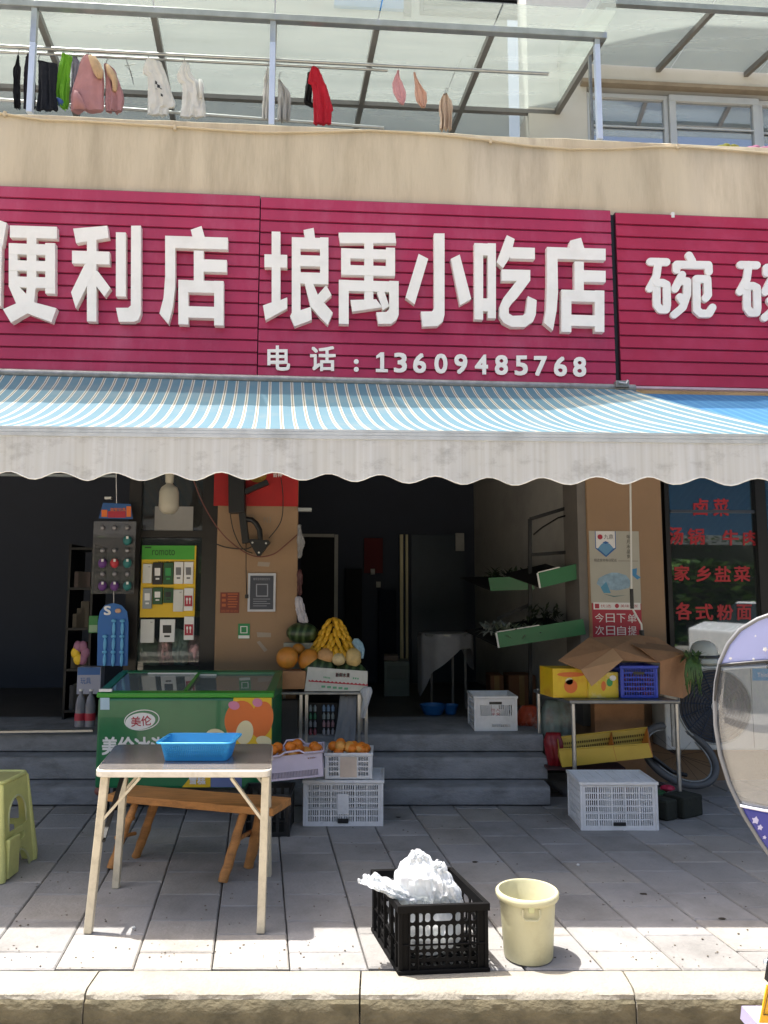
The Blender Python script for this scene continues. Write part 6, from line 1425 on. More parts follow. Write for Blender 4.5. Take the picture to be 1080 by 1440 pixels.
t = thing('bag_of_goods', 'orange and white printed bag beside the white crate', 'bag', at(745, 1027, 6.5)); rows_shape([(992, 734, 752), (1000, 728, 760), (1012, 727, 764), (1026, 729, 763)], plY(6.45), .06, 14, 16, .012, 61).build('film', mat('orange_bag', '#b5431f', .4, var=.3, vs=9, dirt=('#c9c4be', .95, 7), bump=.3), t, smooth='all')
t = thing('plastic_bag', 'translucent grey plastic bag of vegetables by the table leg', 'bag', at(785, 1040, 6.1)); rows_shape([(984, 768, 800), (995, 762, 808), (1010, 760, 810), (1030, 760, 808), (1044, 764, 795)], plY(6.15), .08, 16, 18, .02, 62).build('film', mat('grey_bag', '#7f8f8a', .35, var=.25, vs=7, dirt=('#8a3a48', .7, 5), trans=.2, bump=.4), t, smooth='all')
t = thing('plastic_bag', 'dark red bag sagging left of the yellow tray', 'bag', at(778, 1080, 5.9)); rows_shape([(1030, 768, 788), (1042, 764, 792), (1060, 767, 794), (1080, 772, 795)], plY(5.85), .06, 12, 14, .014, 63).build('film', mat('red_bag', '#7d1620', .4, var=.2, bump=.4), t, smooth='all')
# vegetable rack
vr = thing('vegetable_rack', 'black rack with sloping green trays along the side wall', 'rack', at(745, 1000, 6.7)); vg = mat('rack_green', '#1d6b40', .4, var=.06); vgd = vg
def tray(a, b, h, Ya, Yb, dep, lb=None, edge=True):
    """a,b: lower-left and lower-right pixels of the lip"""
    A_ = at(*a, Ya); B_ = at(*b, Yb); up = Vector((-.02, 0, h)); bk_ = Vector((-.25, dep, .12)); th = Vector((0, .012, 0))
    o = MB().hexa([A_, B_, B_ + th, A_ + th, A_ + up, B_ + up, B_ + up + th, A_ + up + th]).build('tray_lip', vg, vr)
    if edge: MB().bar(A_ + up + Vector((0, -.004, .006)), A_ + up + (B_ - A_) * .5 + Vector((0, -.004, .006)), .012, .008).build('edge_strip', white, o); MB().bar(A_ + Vector((-.004, -.004, 0)), A_ + up + Vector((-.004, -.004, 0)), .014, .01).build('edge_strip', white, o)
    MB().hexa([A_ + th * 1.1, B_ + th * 1.1, B_ + bk_, A_ + bk_, A_ + th * 1.1 + Vector((0, 0, .01)), B_ + th * 1.1 + Vector((0, 0, .01)), B_ + bk_ + Vector((0, 0, .01)), A_ + bk_ + Vector((0, 0, .01))]).build('tray_floor', blackm, vr)
    return A_, B_, up, bk_
tr1 = tray((702, 911), (824, 892), .125, 6.5, 6.35, .35); tr2 = tray((760, 827), (822, 812), .125, 6.5, 6.45, .35); tr3 = tray((690, 831), (752, 829), .12, 7.1, 6.9, .3, edge=False)
for (u0, v0, u1, v1, Y) in ((745, 730, 746, 990, 6.75), (745, 730, 825, 706, 6.75), (748, 780, 825, 775, 6.75), (745, 850, 700, 870, 6.9), (815, 730, 815, 990, 6.9)):
    MB().bar(at(u0, v0, Y), at(u1, v1, Y), .03, .03).build('frame_bar', blackm, vr)
MB().tube([at(u, v, 6.72) for u, v in ((750, 752), (762, 742), (785, 728), (815, 720))], .008, 6).build('hook_arm', blackm, vr)
def leaves(c, n_, sp, L_, cols, seed, nm, label, cat, tilt=.6):
    rg_ = random.Random(seed); mbs = MB()
    for i in range(n_):
        p = Vector(c) + Vector((rg_.uniform(-sp[0], sp[0]), rg_.uniform(-sp[1], sp[1]), rg_.uniform(0, sp[2]))); a = rg_.uniform(0, 6.28); d = Vector((math.cos(a) * tilt, math.sin(a) * tilt, rg_.uniform(-.3, .6))).normalized(); s = d.cross(Vector((0, 0, 1))).normalized() * L_ * .12
        m_ = p + d * L_ * .5 + Vector((0, 0, .01)); e_ = p + d * L_; mbs.add([p - s * .3, p + s * .3, m_ + s, m_ - s, e_], [(0, 1, 2, 3), (3, 2, 4)])
    return tag(mbs.build(nm, mat('leafy_' + cols[1:], cols, .6, var=.4, vs=20)), label, cat)
leaves(tr1[0] + Vector((.22, .1, .10)), 160, (.22, .1, .05), .12, '#6d7a66', 3, 'leafy_greens', 'bunched pale stemmed greens lying in the lower green tray', 'vegetables').__setitem__('kind', 'stuff')
leaves(tr1[0] + Vector((.0, .15, .12)), 60, (.1, .1, .03), .12, '#8a8f8a', 4, 'leafy_greens', 'pale leaves at the left end of the lower tray', 'vegetables').__setitem__('kind', 'stuff')
leaves(tr3[0] + Vector((.2, .1, .11)), 90, (.2, .1, .05), .12, '#2f3f2c', 6, 'leafy_greens', 'dark greens lying in the upper rear tray', 'vegetables').__setitem__('kind', 'stuff')
leaves(tr1[0] + Vector((.42, .2, .16)), 120, (.15, .08, .16), .1, '#24301f', 7, 'leafy_greens', 'dark heap of greens behind the lower tray', 'vegetables').__setitem__('kind', 'stuff')

# ================================================================== POSTER ON THE RIGHT PILLAR
po = thing('poster', 'white and red promotional poster taped to the right pillar', 'poster', fw(865, 897, -.02))
LX = lambda u, v: u + .034 * (v - 747)
def gP(dn): return lambda u, v, o=0: (fl(LX(u, v), v, dn)[0], dn - o, fl(LX(u, v), v, dn)[1])
def pq(u0, v0, u1, v1, dn, mt, nm='print', th=.0008):
    mb = F(); quad(mb, gP(dn), u0, v0, u1, v1, .01, th); return mb.build(nm, mt, po)
pq(828, 746.5, 898, 848, -.004, mat('poster_pale', '#a9a79c', .55, var=.04), 'sheet', .002); pq(829, 848.3, 898, 899, -.004, RED, 'sheet', .002)
pq(831, 847, 897, 857, -.007, WHT)
def pp(P_, dn, mt, nm='print', th=.0008): mb = F(); mb.prism(P_, lambda p: gP(dn)(p[0], p[1], th), lambda p: gP(dn)(p[0], p[1], 0)); return mb.build(nm, mt, po)
pp([(836.5, 747), (865.5, 747), (865.5, 771), (851, 783.5), (836.5, 771)], -.0065, BLU); pp([(837.6, 747), (864.4, 747), (864.4, 770.5), (851, 774), (837.6, 770.5)], -.0075, WHT)
pp([(845, 765), (851, 761.5), (857, 765), (862, 771), (851, 781), (840, 771)], -.0085, flat('pale_blue', '#5f92b8')); pp([(846.5, 763), (851, 761), (856, 763), (851, 765)], -.0095, BLU)
pp([(843.5 + 3.6 * math.cos(a), 755 + 3.6 * math.sin(a)) for a in [i * math.pi / 8 for i in range(16)]], -.0085, RED)
def pt(txt, u0, v0, u1, v1, mt, dn=-.009, off=.02):
    mb = F(); put_text(mb, txt, lambda u, v: gP(dn)(u, v), u0, v0, u1, v1, off); return mb.build('lettering', mt, po)
pt('九鼎', 849, 751.5, 862, 758.5, BLK)
for c, v in zip('每月水品到', (752, 759, 766, 773, 780)): pt(c, 880.5, v, 886, v + 5.5, BLK)
pt('精选食材每日配送', 834, 785.5, 866, 790, flat('ink_grey', '#5a5a5c')); pq(868, 788.5, 896, 789, -.007, flat('ink_grey', '#5a5a5c'))
P_ = []
for a, r_ in ((0, 26), (.4, 22), (.9, 15), (1.4, 13), (2, 13), (2.6, 20), (3.1, 27), (3.5, 25), (4.0, 20), (4.5, 19), (5.0, 19), (5.6, 22)): P_.append((862 + r_ * math.cos(a) * .95, 820 + r_ * math.sin(a) * .8))
pp(P_, -.0065, mat('picture_blue', '#86a3b8', .5, var=.3, vs=16)); pp([(884, 801), (894, 799), (893, 808), (899, 812), (894, 815), (886, 808)], -.0075, flat('fish_blue', '#3f84b5')); pp([(842, 826), (850, 818), (856, 834), (846, 834)], -.0075, flat('pool_blue', '#4f8fb0'))
pp([(845, 835), (860, 838), (878, 837), (860, 839.5)], -.0078, flat('ink_teal', '#4f7276'))
pq(833, 849, 839, 855.5, -.008, RED); pt('优选', 841, 850, 856, 854.5, RED); pp([(864 + 3 * math.cos(a), 852 + 3.2 * math.sin(a)) for a in [i * math.pi / 5 for i in range(10)]], -.008, RED); pt('美味到家', 869, 850, 894, 854.5, RED)
for i, c in enumerate('今日下单'): pt(c, 832.5 + 15.3 * i, 862.5 + .3 * i, 846.5 + 15.3 * i, 876.5 + .3 * i, WHT, -.0075, .075)
for i, c in enumerate('次日自提'): pt(c, 832.5 + 15.3 * i, 880 + .2 * i, 846.5 + 15.3 * i, 894.5 + .2 * i, WHT, -.0075, .075)
tag(F().box(fl(813, 820, .05)[0], sR0 - .002, .02, .4, .445, 2.78).build('door_jamb', mat('grey_jamb', '#6e6a66', .8)), 'grey jamb strip on the inner edge of the right pillar', 'jamb')

# ================================================================== RIGHT SHOP WINDOW
gw = thing('shop_window', 'dark reflective shop window with red menu characters', 'window', fw(1000, 950, .1))
def fq(u0, v0, u1, v1, n0, n1, mt, nm, par=gw):
    a = fl(u0, (v0 + v1) / 2, n0)[0]; b = fl(u1, (v0 + v1) / 2, n0)[0]; z1 = fl(1000, v0, n0)[1]; z0 = fl(1000, v1, n0)[1]; return F().box(a, b, n0, n1, z0, z1).build(nm, mt, par)
wg = shopglass('reflective_glass', (.5, .56, .56), .14, .03)
fq(944, 600, 1066, 951, .12, .126, wg, 'pane'); fq(1081, 600, 1300, 951, .12, .126, wg, 'pane')
fq(937.5, 600, 943.5, 951, .09, .15, blackm, 'frame'); fq(1066.5, 600, 1080.5, 951, .08, .16, blackm, 'frame'); fq(943.6, 717, 1066.4, 721, .105, .119, mat('frame_grey_strip', '#3c4450', .4), 'frame_bar'); fq(943.6, 942, 1066.4, 951, .1, .119, blackm, 'frame')
rd = mat('menu_red', '#a61b27', .5, var=.04)
for c, u0, u1, v0, v1 in (('卤', 975, 996, 701, 725), ('菜', 1003, 1025, 701, 726), ('汤', 941, 961, 741, 766), ('锅', 967, 991, 743, 766), ('牛', 1016, 1039, 745, 767), ('肉', 1045, 1065, 746, 767),
                          ('家', 948, 970, 795, 817), ('乡', 979, 1000, 796, 818), ('盐', 1005, 1028, 796, 818), ('菜', 1032, 1055, 796, 818), ('各', 950, 973, 847, 872), ('式', 978, 1003, 849, 872), ('粉', 1008, 1031, 850, 872), ('面', 1036, 1057, 850, 872)):
    mb = F(); put_text(mb, c, fz(.116), u0, v0, u1, v1, .03); mb.build('character', rd, gw)
# ================================================================== AIR CONDITIONER, HELMET
acw = mat('ac_white', '#b4b8b8', .45, var=.05, vs=4, dirt=('#8a8a80', .35, 4))
Ya = 6.02; ac = thing('air_conditioner', 'white air conditioner outdoor unit under the shop window', 'air conditioner', at(1020, 1055, Ya))
A_ = at(937, 1055, Ya); B_ = at(1118, 937, Ya); fcx, fcy = at(1005, 993, Ya).x, at(1005, 993, Ya).z; fr_r = 51 * (Ya * .99) / FPX
MB().box(A_.x, B_.x, Ya, Ya + .3, A_.z, B_.z).build('body', acw, ac, bevel=.012)
mb = MB()
ringp = lambda r, y, n=48: [(fcx + r * math.cos(2 * math.pi * i / n), y, fcy + r * math.sin(2 * math.pi * i / n)) for i in range(n)]
MB().tube(ringp(fr_r, Ya - .004), .007, 6, closed=True).build('fan_rim', mat('ac_ring', '#8f9494', .5), ac, smooth='all')
n = 48; mb = MB(); mb.add(ringp(fr_r - .004, Ya - .003), [tuple(range(n))[::-1]]); mb.build('fan_recess', mat('ac_navy', '#131c2a', .5), ac)
mb = MB()
for k in range(1, 12): mb.tube(ringp(fr_r * k / 12.3, Ya - .01 + .002 * math.sin(k), 40), .0028, 4, closed=True)
for k in range(16):
    a = k * math.pi / 8; mb.tube([(fcx + .04 * math.cos(a), Ya - .012, fcy + .04 * math.sin(a)), (fcx + fr_r * math.cos(a + .3), Ya - .008, fcy + fr_r * math.sin(a + .3))], .003, 4)
mb.build('fan_grille', mat('grille_navy', '#2a3a50', .4), ac)
MB().lathe([(0, 0), (.04, 0), (.04, .006), (0, .008)], (0, 0, 0), 16).v
mb = MB(); mb.add(ringp(.035, Ya - .016, 16), [tuple(range(16))[::-1]]); mb.build('fan_hub', mat('hub_grey', '#8d9298', .5), ac)
mb = MB()
for k in range(5):
    a = k * 1.256; c1 = Vector((fcx, Ya - .0045, fcy)); d = Vector((math.cos(a), 0, math.sin(a))); e_ = Vector((-math.sin(a), 0, math.cos(a))); mb.add([c1 + d * .03, c1 + d * (fr_r - .03) - e_ * .05, c1 + d * (fr_r - .02) + e_ * .05, c1 + d * .04 + e_ * .03], [(3, 2, 1, 0)])
mb.build('fan_blades', mat('blade_grey', '#232c3a', .5), ac)
sx_ = at(1058, 1000, Ya).x; MB().box(sx_, sx_ + .003, Ya - .0015, Ya + .0, A_.z + .02, B_.z - .02).build('panel_seam', blackp, ac)
mb = MB(); quad(mb, gF(Ya), 1058, 940, 1095, 957, 0, .0015); lbo = mb.build('label', flat('ac_label', '#3f8fc0'), ac)
mb = MB(); put_text(mb, 'Think', gF(Ya - .003), 1065, 946, 1083, 952, .01); mb.build('lettering', WHT, ac)
for x in (A_.x + .08, B_.x - .1): MB().box(x, x + .04, Ya + .02, 6.5, A_.z - .04, A_.z - .001).build('bracket', galv, ac)
hm = thing('helmet', 'white riding helmet with dark rim lying on the air conditioner', 'helmet', at(990, 937, Ya + .1)); hw = mat('helmet_white', '#b9bdb6', .35, var=.05)
hc = at(990, 921, Ya + .12); MB().lathe([(0, .115), (.045, .108), (.08, .085), (.1, .05), (.105, .0)], hc, 24).build('shell', hw, hm, smooth=True)
MB().lathe([(.106, .002), (.112, -.004), (.112, -.016), (.1, -.018)], hc, 24).build('rim', blackp, hm, smooth=True); MB().lathe([(.1, -.019), (.12, -.03), (.13, -.055), (.1, -.075), (0, -.075)], hc, 20).build('base', hw, hm, smooth=True)
mb = MB(); mb.add([hc + Vector((.07, -.09, -.02)), hc + Vector((.2, -.12, .02)), hc + Vector((.17, -.10, -.05)), hc + Vector((.08, -.1, -.05))], [(0, 1, 2, 3)]); mb.build('strap', mat('strap_lilac', '#9aa0c4', .5), hm, solid=.006)

# ================================================================== RIGHT TABLE AND ITS LOAD
YT = 5.5; ZT = 1.5 - .1329 * YT
rt = thing('steel_table', 'steel table loaded with opened cartons before the right pillar', 'table', at(880, 1110, 5.7))
xa_, xb_ = at(801, 986, YT).x, at(957, 986, YT).x; XA2 = at(757, 968, 6.2).x
gl = mat('steel_top', '#6f7274', .35, .6, var=.2, vs=6)
MB().hexa([(xa_, YT, ZT - .025), (xb_, YT, ZT - .025), (xb_ - .14, 6.15, ZT - .025), (xa_ - .13, 6.15, ZT - .025), (xa_, YT, ZT), (xb_, YT, ZT), (xb_ - .14, 6.15, ZT), (xa_ - .13, 6.15, ZT)]).build('tabletop', gl, rt, bevel=.006)
def leg(p, z0, mt=steel): MB().tube([p, (p[0], p[1], z0)], .015, 10).build('leg', mt, rt, smooth=True)
leg((xa_ + .03, YT + .03, ZT - .026), .003); leg((xb_ - .02, YT + .03, ZT - .026), .146); leg((xb_ - .05, YT + .025, ZT - .026), .45, galv); leg((xa_ - .1, 6.1, ZT + .01), .31)
MB().bar((xa_ + .03, YT + .03, .30), (xb_ - .02, YT + .03, .30), .02, .02)
cu_ = at(965, 1153, 5.36); cu_.z = 0
sb = thing('stone_block', 'mossy dark stone block under the table leg', 'block', cu_); sm_ = mat('mossy_stone', '#22251d', .9, var=.4, vs=9, bump=.8, bs=30)
T_ = frame((cu_.x + .0, 5.37, 0), .55); MB(T_).box(-.02, .19, 0, .17, .0, .14).build('block', sm_, sb, bevel=.012); MB(T_ @ Matrix.Translation((-.135, .03, 0))).box(-.02, .1, 0, .15, .0, .13).build('block', sm_, sb, bevel=.012)
for (u, v, cc, lb) in ((939, 1108, '#b52848', 'pink scrap of packaging behind the stone block'), (927, 1115, '#2a5a34', 'green scrap of packaging behind the stone block')):
    p = at(u, v, 5.75); tag(MB().ell(p, .05, .04, .02, 10, 6, wob=.2, seed=u).build('packaging_scrap', mat('scr_' + cc[1:], cc, .5)), lb, 'litter')
tag(MB().tube([at(u, v, 5.85) for u, v in ((921, 1100), (940, 1108), (930, 1118))], .02, 8).build('packaging_roll', mat('dark_roll', '#2a1d20', .8)), 'dark rolled scrap on the ground behind the white crate', 'litter')
# bicycle tyre
ty = thing('bicycle_wheel', 'grey bicycle wheel leaning under the air conditioner', 'wheel', at(965, 1100, 6.0)); wcn = at(955, 1062, 5.95); tyr = mat('tyre_grey', '#4f5154', .6, var=.2, vs=10)
def wring(rx, rz, y=0, n=40): return [wcn + Vector((rx * math.cos(2 * math.pi * i / n), .10 * math.sin(2 * math.pi * i / n) + y, rz * math.sin(2 * math.pi * i / n) - .06 * math.cos(2 * math.pi * i / n))) for i in range(n)]
MB().tube(wring(.27, .19), .026, 10, closed=True).build('tyre', tyr, ty, smooth='all'); MB().tube(wring(.235, .16), .008, 8, closed=True).build('rim', galv, ty, smooth='all')
for k in range(0, 40, 3): MB().tube([wcn, wring(.235, .16)[k]], .0012, 4).build('spoke', blackm, ty)
MB().tube([at(912, 1060, 5.85), at(945, 1085, 5.9), at(965, 1090, 5.95)], .016, 8).build('frame_tube', blackm, ty, smooth=True)
# yellow tray
yt = thing('yellow_tray', 'tilted yellow plastic divider tray under the steel table', 'tray', at(850, 1080, 5.7)); yel = mat('tray_yellow', '#c9ab45', .4, var=.06, vs=5, trans=.15, dirt=('#a5813a', .4, 5)); yo = mat('tray_orange', '#b8702a', .45)
def yp(u, v, Y): return at(u, v, Y)
YA = 5.62; A = [yp(791, 1079, YA), yp(918, 1065, YA), yp(912, 1046, YA + .0), yp(786, 1054, YA)]      # front lip
Bk = [yp(784, 1037, YA + .22), yp(910, 1023, YA + .22)]
th = Vector((0, .006, 0))
MB().hexa([A[0], A[1], A[1] + th, A[0] + th, A[3], A[2], A[2] + th, A[3] + th]).build('front_panel', yel, yt)
bot = [A[0] + Vector((.01, .2, .06)), A[1] + Vector((-.01, .2, .06))]
MB().hexa([A[0] + th, A[1] + th, bot[1], bot[0], A[0] + th + Vector((0, 0, .006)), A[1] + th + Vector((0, 0, .006)), bot[1] + Vector((0, 0, .006)), bot[0] + Vector((0, 0, .006))]).build('base', yel, yt)
MB().hexa([bot[0] + th * .2, bot[1] + th * .2, bot[1] + th, bot[0] + th, Bk[0], Bk[1], Bk[1] + th, Bk[0] + th]).build('back_panel', yel, yt)
for (p, q, r_, s_, mt) in ((A[0], A[3], Bk[0], bot[0], yel), (A[1], A[2], Bk[1], bot[1], yo)):
    mb = MB(); mb.add([p, q, r_, s_], [(0, 1, 2, 3)]); mb.build('end_panel', mt, yt, solid=.005)
mid = [a_.lerp(b_, .6) for a_, b_ in ((A[0], A[1]), (A[3], A[2]), (Bk[0], Bk[1]), (bot[0], bot[1]))]; mb = MB(); mb.add(mid, [(0, 1, 2, 3)]); mb.build('divider', yo, yt, solid=.006)
mb = MB()
for k in range(40):
    q = (k + .5) / 40
    for h in (.25, .55): p = bot[0].lerp(bot[1], q).lerp(Bk[0].lerp(Bk[1], q), h) + Vector((0, -.002, 0)); mb.box(p.x - .004, p.x + .004, p.y - .003, p.y - .0005, p.z - .008, p.z + .008)
mb.build('slots', mat('slot_brown', '#5d4a1c', .8), yt)
MB().tube([A[3], A[2]], .006, 6).build('lip_edge', yel, yt, smooth=True); MB().tube([Bk[0], Bk[1]], .006, 6).build('lip_edge', yel, yt, smooth=True)
tag(onF(770, 1080, 880, 1083.5, 5.75, .2, mat('dark_plank', '#3b2226', .8), 'plank', None), 'dark reddish plank under the yellow tray', 'plank')
tag(MB().box(at(835, 1000, 6.2).x, at(905, 1000, 6.2).x, 6.18, 6.3, 0.0, .72).build('kraft_sheet', cardb, bevel=.004), 'upright brown board behind the steel table legs', 'board')
# cartons on the table
yc = mat('carton_yellow', '#d6b31c', .45, var=.08, vs=6, dirt=('#b5651e', .8, 6)); yc2 = mat('carton_yellow_green', '#cdb32a', .45, var=.08, dirt=('#d9d6c0', .8, 8))
def boxf(nm, lb, P4, hgt, dep, mt, cat='box', par=None):
    pass
def carton2(lb, u0, u1, vt, vb, Y, dep, mt, prints, kk=0):
    t = thing('snack_carton', lb, 'carton', at((u0 + u1) / 2, vb, Y), 'yellow cartons on the steel table'); a = at(u0, vb, Y); b = at(u1, vt, Y); a.z = ZT + .002
    MB().hexa([(a.x, Y, a.z), (b.x, Y + kk, a.z), (b.x - .05, Y + dep + kk, a.z), (a.x - .05, Y + dep, a.z), (a.x, Y, b.z), (b.x, Y + kk, b.z), (b.x - .05, Y + dep + kk, b.z), (a.x - .05, Y + dep, b.z)]).build('box', mt, t, bevel=.003)
    for (x0, y0, x1, y1, m2, tx) in prints:
        mb = MB(); pl_ = lambda u, v, o=0: Vector((at(u, v, Y).x, Y + kk * (at(u, v, Y).x - a.x) / (b.x - a.x) - .002 - o, at(u, v, Y).z))
        if tx: put_text(mb, tx, pl_, x0, y0, x1, y1, .02)
        else: mb.prism([((x0 + x1) / 2 + (x1 - x0) / 2 * math.cos(k * .52), (y0 + y1) / 2 + (y1 - y0) / 2 * math.sin(k * .52)) for k in range(12)], lambda p: pl_(p[0], p[1], .001), lambda p: pl_(p[0], p[1], 0))
        mb.build('print', m2, t)
carton2('tall yellow carton with orange print at the left of the steel table', 778, 826, 940, 979, 5.62, .22, yc, [(793, 955, 812, 975, ORG, ''), (795, 953, 806, 963, CRM, ''), (783, 945, 822, 952, ORG, '')])
carton2('lower yellow carton with green and white print beside the blue crate', 828, 871, 946, 977, 5.60, .22, yc2, [(846, 958, 853, 972, ORG, ''), (854, 954, 863, 966, GRN, ''), (858, 950, 868, 958, WHT, '')], .03)
bcr = at(874, 976, 5.6); bcr.z = ZT + .003; Wc = at(924, 970, 5.6).x - bcr.x; blu = mat('crate_blue', '#2540b0', .4, var=.08, trans=.1)
crate('bright blue slotted basket crate of red fruit on the steel table', bcr, .0, Wc, .26, .225, blu, grid_rows(Wc, .225, 6, 1, 12, mx=.022, mz=.02, gap=.006, rg_=.009), grid_rows(.25, .225, 6, 1, 12, mx=.02, mz=.02, gap=.006), extra=lambda t, T: MB(T).box(Wc / 2 - .04, Wc / 2 + .04, -.004, -.0005, .165, .185).build('hand_hole', blackp, t))
for k in range(26):
    q = bcr + Vector((.03 + rr.random() * (Wc - .06), .03 + rr.random() * .19, .035 + .035 * (k % 4))); o = MB().ell(q, .026, .026, .024, 10, 7).build('red_fruit', mat('fruit_dark_red', '#6a1f2a', .4, var=.3)); o.data.shade_smooth(); tag(o, 'dark red fruit inside the blue basket crate', 'fruit', 'dark red fruits in the blue crate')
cb = thing('cardboard_box', 'opened brown cardboard box with flaps roofing the cartons', 'box', at(900, 950, 5.85)); cin = mat('cardboard_inner', '#b08a66', .85, var=.06)
def flap(P_, mt=cardb, th=.005, nm='flap'):
    mb = MB(); mb.add([at(*p) for p in P_], [tuple(range(len(P_)))]); mb.build(nm, mt, cb, solid=th)
flap([(785, 929, 5.62), (828, 897, 5.85), (862, 912, 5.66), (817, 942, 5.52)]); flap([(817, 942, 5.515), (862, 912, 5.655), (876, 928, 5.55), (832, 965, 5.44)], cin)
flap([(828, 897, 5.86), (900, 893, 6.0), (925, 931, 5.62), (873, 928, 5.6), (862, 912, 5.67)]); flap([(873, 899, 5.9), (940, 908, 5.95), (968, 919, 5.75), (925, 931, 5.6), (900, 912, 5.7)], mat('cardboard_mid', '#96704f', .85, dirt=('#6f4c33', .4, 5)))
flap([(895, 893, 6.02), (925, 897, 6.05), (945, 910, 5.98), (873, 899, 5.95)]); flap([(928, 930, 5.62), (962, 920, 5.76), (960, 982, 5.8), (928, 976, 5.64)], cardb, nm='side_panel'); flap([(962, 920, 5.77), (974, 926, 6.0), (970, 975, 6.0), (960, 982, 5.8)], cardb, nm='side_panel')
# scallions
sc_ = leaves(at(975, 930, 5.7), 40, (.05, .05, .03), .1, '#4f6a3a', 9, 'scallion_leaves', 'limp green scallion leaves hanging from the cardboard box', 'vegetables'); sc_['kind'] = 'stuff'
scn = thing('scallions', 'bunch of limp scallions hanging off the cardboard box', 'vegetables', at(975, 980, 5.65)); gm_ = mat('scallion_green', '#42602f', .5, var=.4, vs=15)
for k in range(16):
    u = 965 + 1.3 * k; v1 = rr.uniform(955, 982); MB().tube([at(u * .4 + 585, 924, 5.68), at(u, 934, 5.62), at(u + rr.uniform(-3, 3), 950, 5.61), at(u + rr.uniform(-7, 7), v1, 5.62)], [.006, .007, .006, .002], 5).build('stalk', gm_, scn, smooth='all')

# ================================================================== SCOOTER WITH RAIN SCREEN
YS = 2.4; scx = 1150
sco = thing('electric_scooter', 'parked electric scooter with an oval violet and clear rain screen', 'scooter', (1.45, 2.3, -.12))
outl = [(838, 1140), (845, 1108), (858, 1081), (870, 1053), (885, 1033), (905, 1020), (930, 1011), (960, 1006.5), (985, 1005), (1020, 1006), (1060, 1011), (1100, 1021), (1140, 1037), (1175, 1056), (1212, 1080), (1240, 1105), (1255, 1135)]
def uL(v):
    for a, b in zip(outl, outl[1:]):
        if a[0] <= v <= b[0]: return a[1] + (b[1] - a[1]) * (v - a[0]) / (b[0] - a[0])
    return outl[0][1] if v < 838 else outl[-1][1]
def scr(u, v):
    t = (u - scx) / 145; p = at(u, v, YS); p.y -= .10 * (1 - min(1, t * t)); return p
def strip(v0f, v1f, mt, nm):
    def fn(a, q):
        t = a * 2 - 1
        lo_, hi_ = v0f, v1f
        v = lo_(t) + (hi_(t) - lo_(t)) * q; L = uL(v); u = scx + (L - scx) * -t if t < 0 else scx + (scx - L) * t
        if t < 0: u = scx - (scx - L) * (-t)
        return scr(u, v)
    return MB().grid(fn, 28, 22).build(nm, mt, sco, smooth='all', solid=.002)
upv = mat('screen_lilac', '#b9c0ea', .3, var=.06, vs=2, trans=.35); lov = mat('screen_violet', '#3c429c', .3, var=.15, vs=3, trans=.2)
cls = shopglass('clear_screen', (.93, .94, .95), .05, .06)
b1f = lambda t: 922 + 13 * t * t; b2f = lambda t: 1136 - 8 * t * t
strip(lambda t: 838, b1f, upv, 'upper_screen'); strip(b1f, b2f, cls, 'clear_screen'); strip(b2f, lambda t: 1255, lov, 'lower_screen')
rimp = [scr(u, v) for v, u in outl] + [scr(2 * scx - u, v) for v, u in outl[::-1]]
MB().tube(rimp, .0062, 8, closed=True).build('rim', mat('rim_grey', '#75777c', .35, trans=.2), sco, smooth='all')
MB().tube([scr(scx + (scx - uL(b1f(t))) * t, b1f(t)) + Vector((0, -.006, 0)) for t in [-1 + i / 10 for i in range(21)]], .005, 6).build('seam', blackp, sco, smooth='all')
MB().tube([scr(scx + (scx - uL(b2f(t))) * t, b2f(t)) + Vector((0, -.006, 0)) for t in [-1 + i / 10 for i in range(21)]], .004, 6).build('seam', mat('seam_pale', '#c9ccdc', .4), sco, smooth='all')
def star(u, v, r_, mt, dy=-.004):
    c = scr(u, v) + Vector((0, dy, 0)); mb = MB(); n = 10; mb.add([c + Vector((r_ * (1 if i % 2 else .6) * math.cos(i * .628 + u), 0, r_ * (1 if i % 2 else .6) * math.sin(i * .628 + u))) for i in range(n)], [tuple(range(n))]); mb.build('star_print', mt, sco, solid=.001)
for (u, v, r_) in ((1061, 911, .008), (1072, 902, .005), (1048, 925, .005), (1077, 860, .004), (1050, 893, .003), (1022, 925, .005), (1098, 880, .006)): star(u, v, r_, WHT)
for (u, v, r_) in ((1050, 1146, .012), (1055, 1155, .009), (1071, 1162, .007), (1060, 1168, .006), (1072, 1192, .006), (1090, 1180, .009)): star(u, v, r_, mat('print_lilac', '#b8b6d8', .4))
MB().tube([scr(1010, 933) + Vector((0, -.006, 0)), scr(1006, 960) + Vector((0, -.006, 0)), scr(1004, 985) + Vector((0, -.006, 0))], [.004, .005, .003], 8).build('edge_clip', blackp, sco, smooth=True)
MB().ell(scr(1078, 934) + Vector((0, .02, 0)), .03, .02, .016, 10, 7).build('mirror_mount', blackp, sco, smooth='all')
# scooter body: mostly outside the picture
sb_ = mat('scooter_violet', '#4a4f9c', .3, coat=.4, var=.05)
cxs_ = 1.45
for y in (1.85, 3.0 - .0):
    w0 = Vector((cxs_ + .25, y - .0, .10)); MB().tube([w0 + Vector((0, .19 * math.cos(a), .19 * math.sin(a))) for a in [i * math.pi / 14 for i in range(28)]], .035, 8, closed=True).build('wheel', blackp, sco, smooth='all')
MB().tube([(cxs_ + .25, 1.85, .1), (cxs_ + .25, 1.95, .4), (cxs_ + .25, 2.15, .95)], .03, 8).build('fork', blackm, sco, smooth=True)
MB().hexa([(cxs_ + .1, 2.1, .02), (cxs_ + .42, 2.1, .02), (cxs_ + .42, 3.0, .1), (cxs_ + .1, 3.0, .1), (cxs_ + .12, 2.1, .12), (cxs_ + .4, 2.1, .12), (cxs_ + .4, 3.0, .5), (cxs_ + .12, 3.0, .5)]).build('body', sb_, sco, bevel=.03)
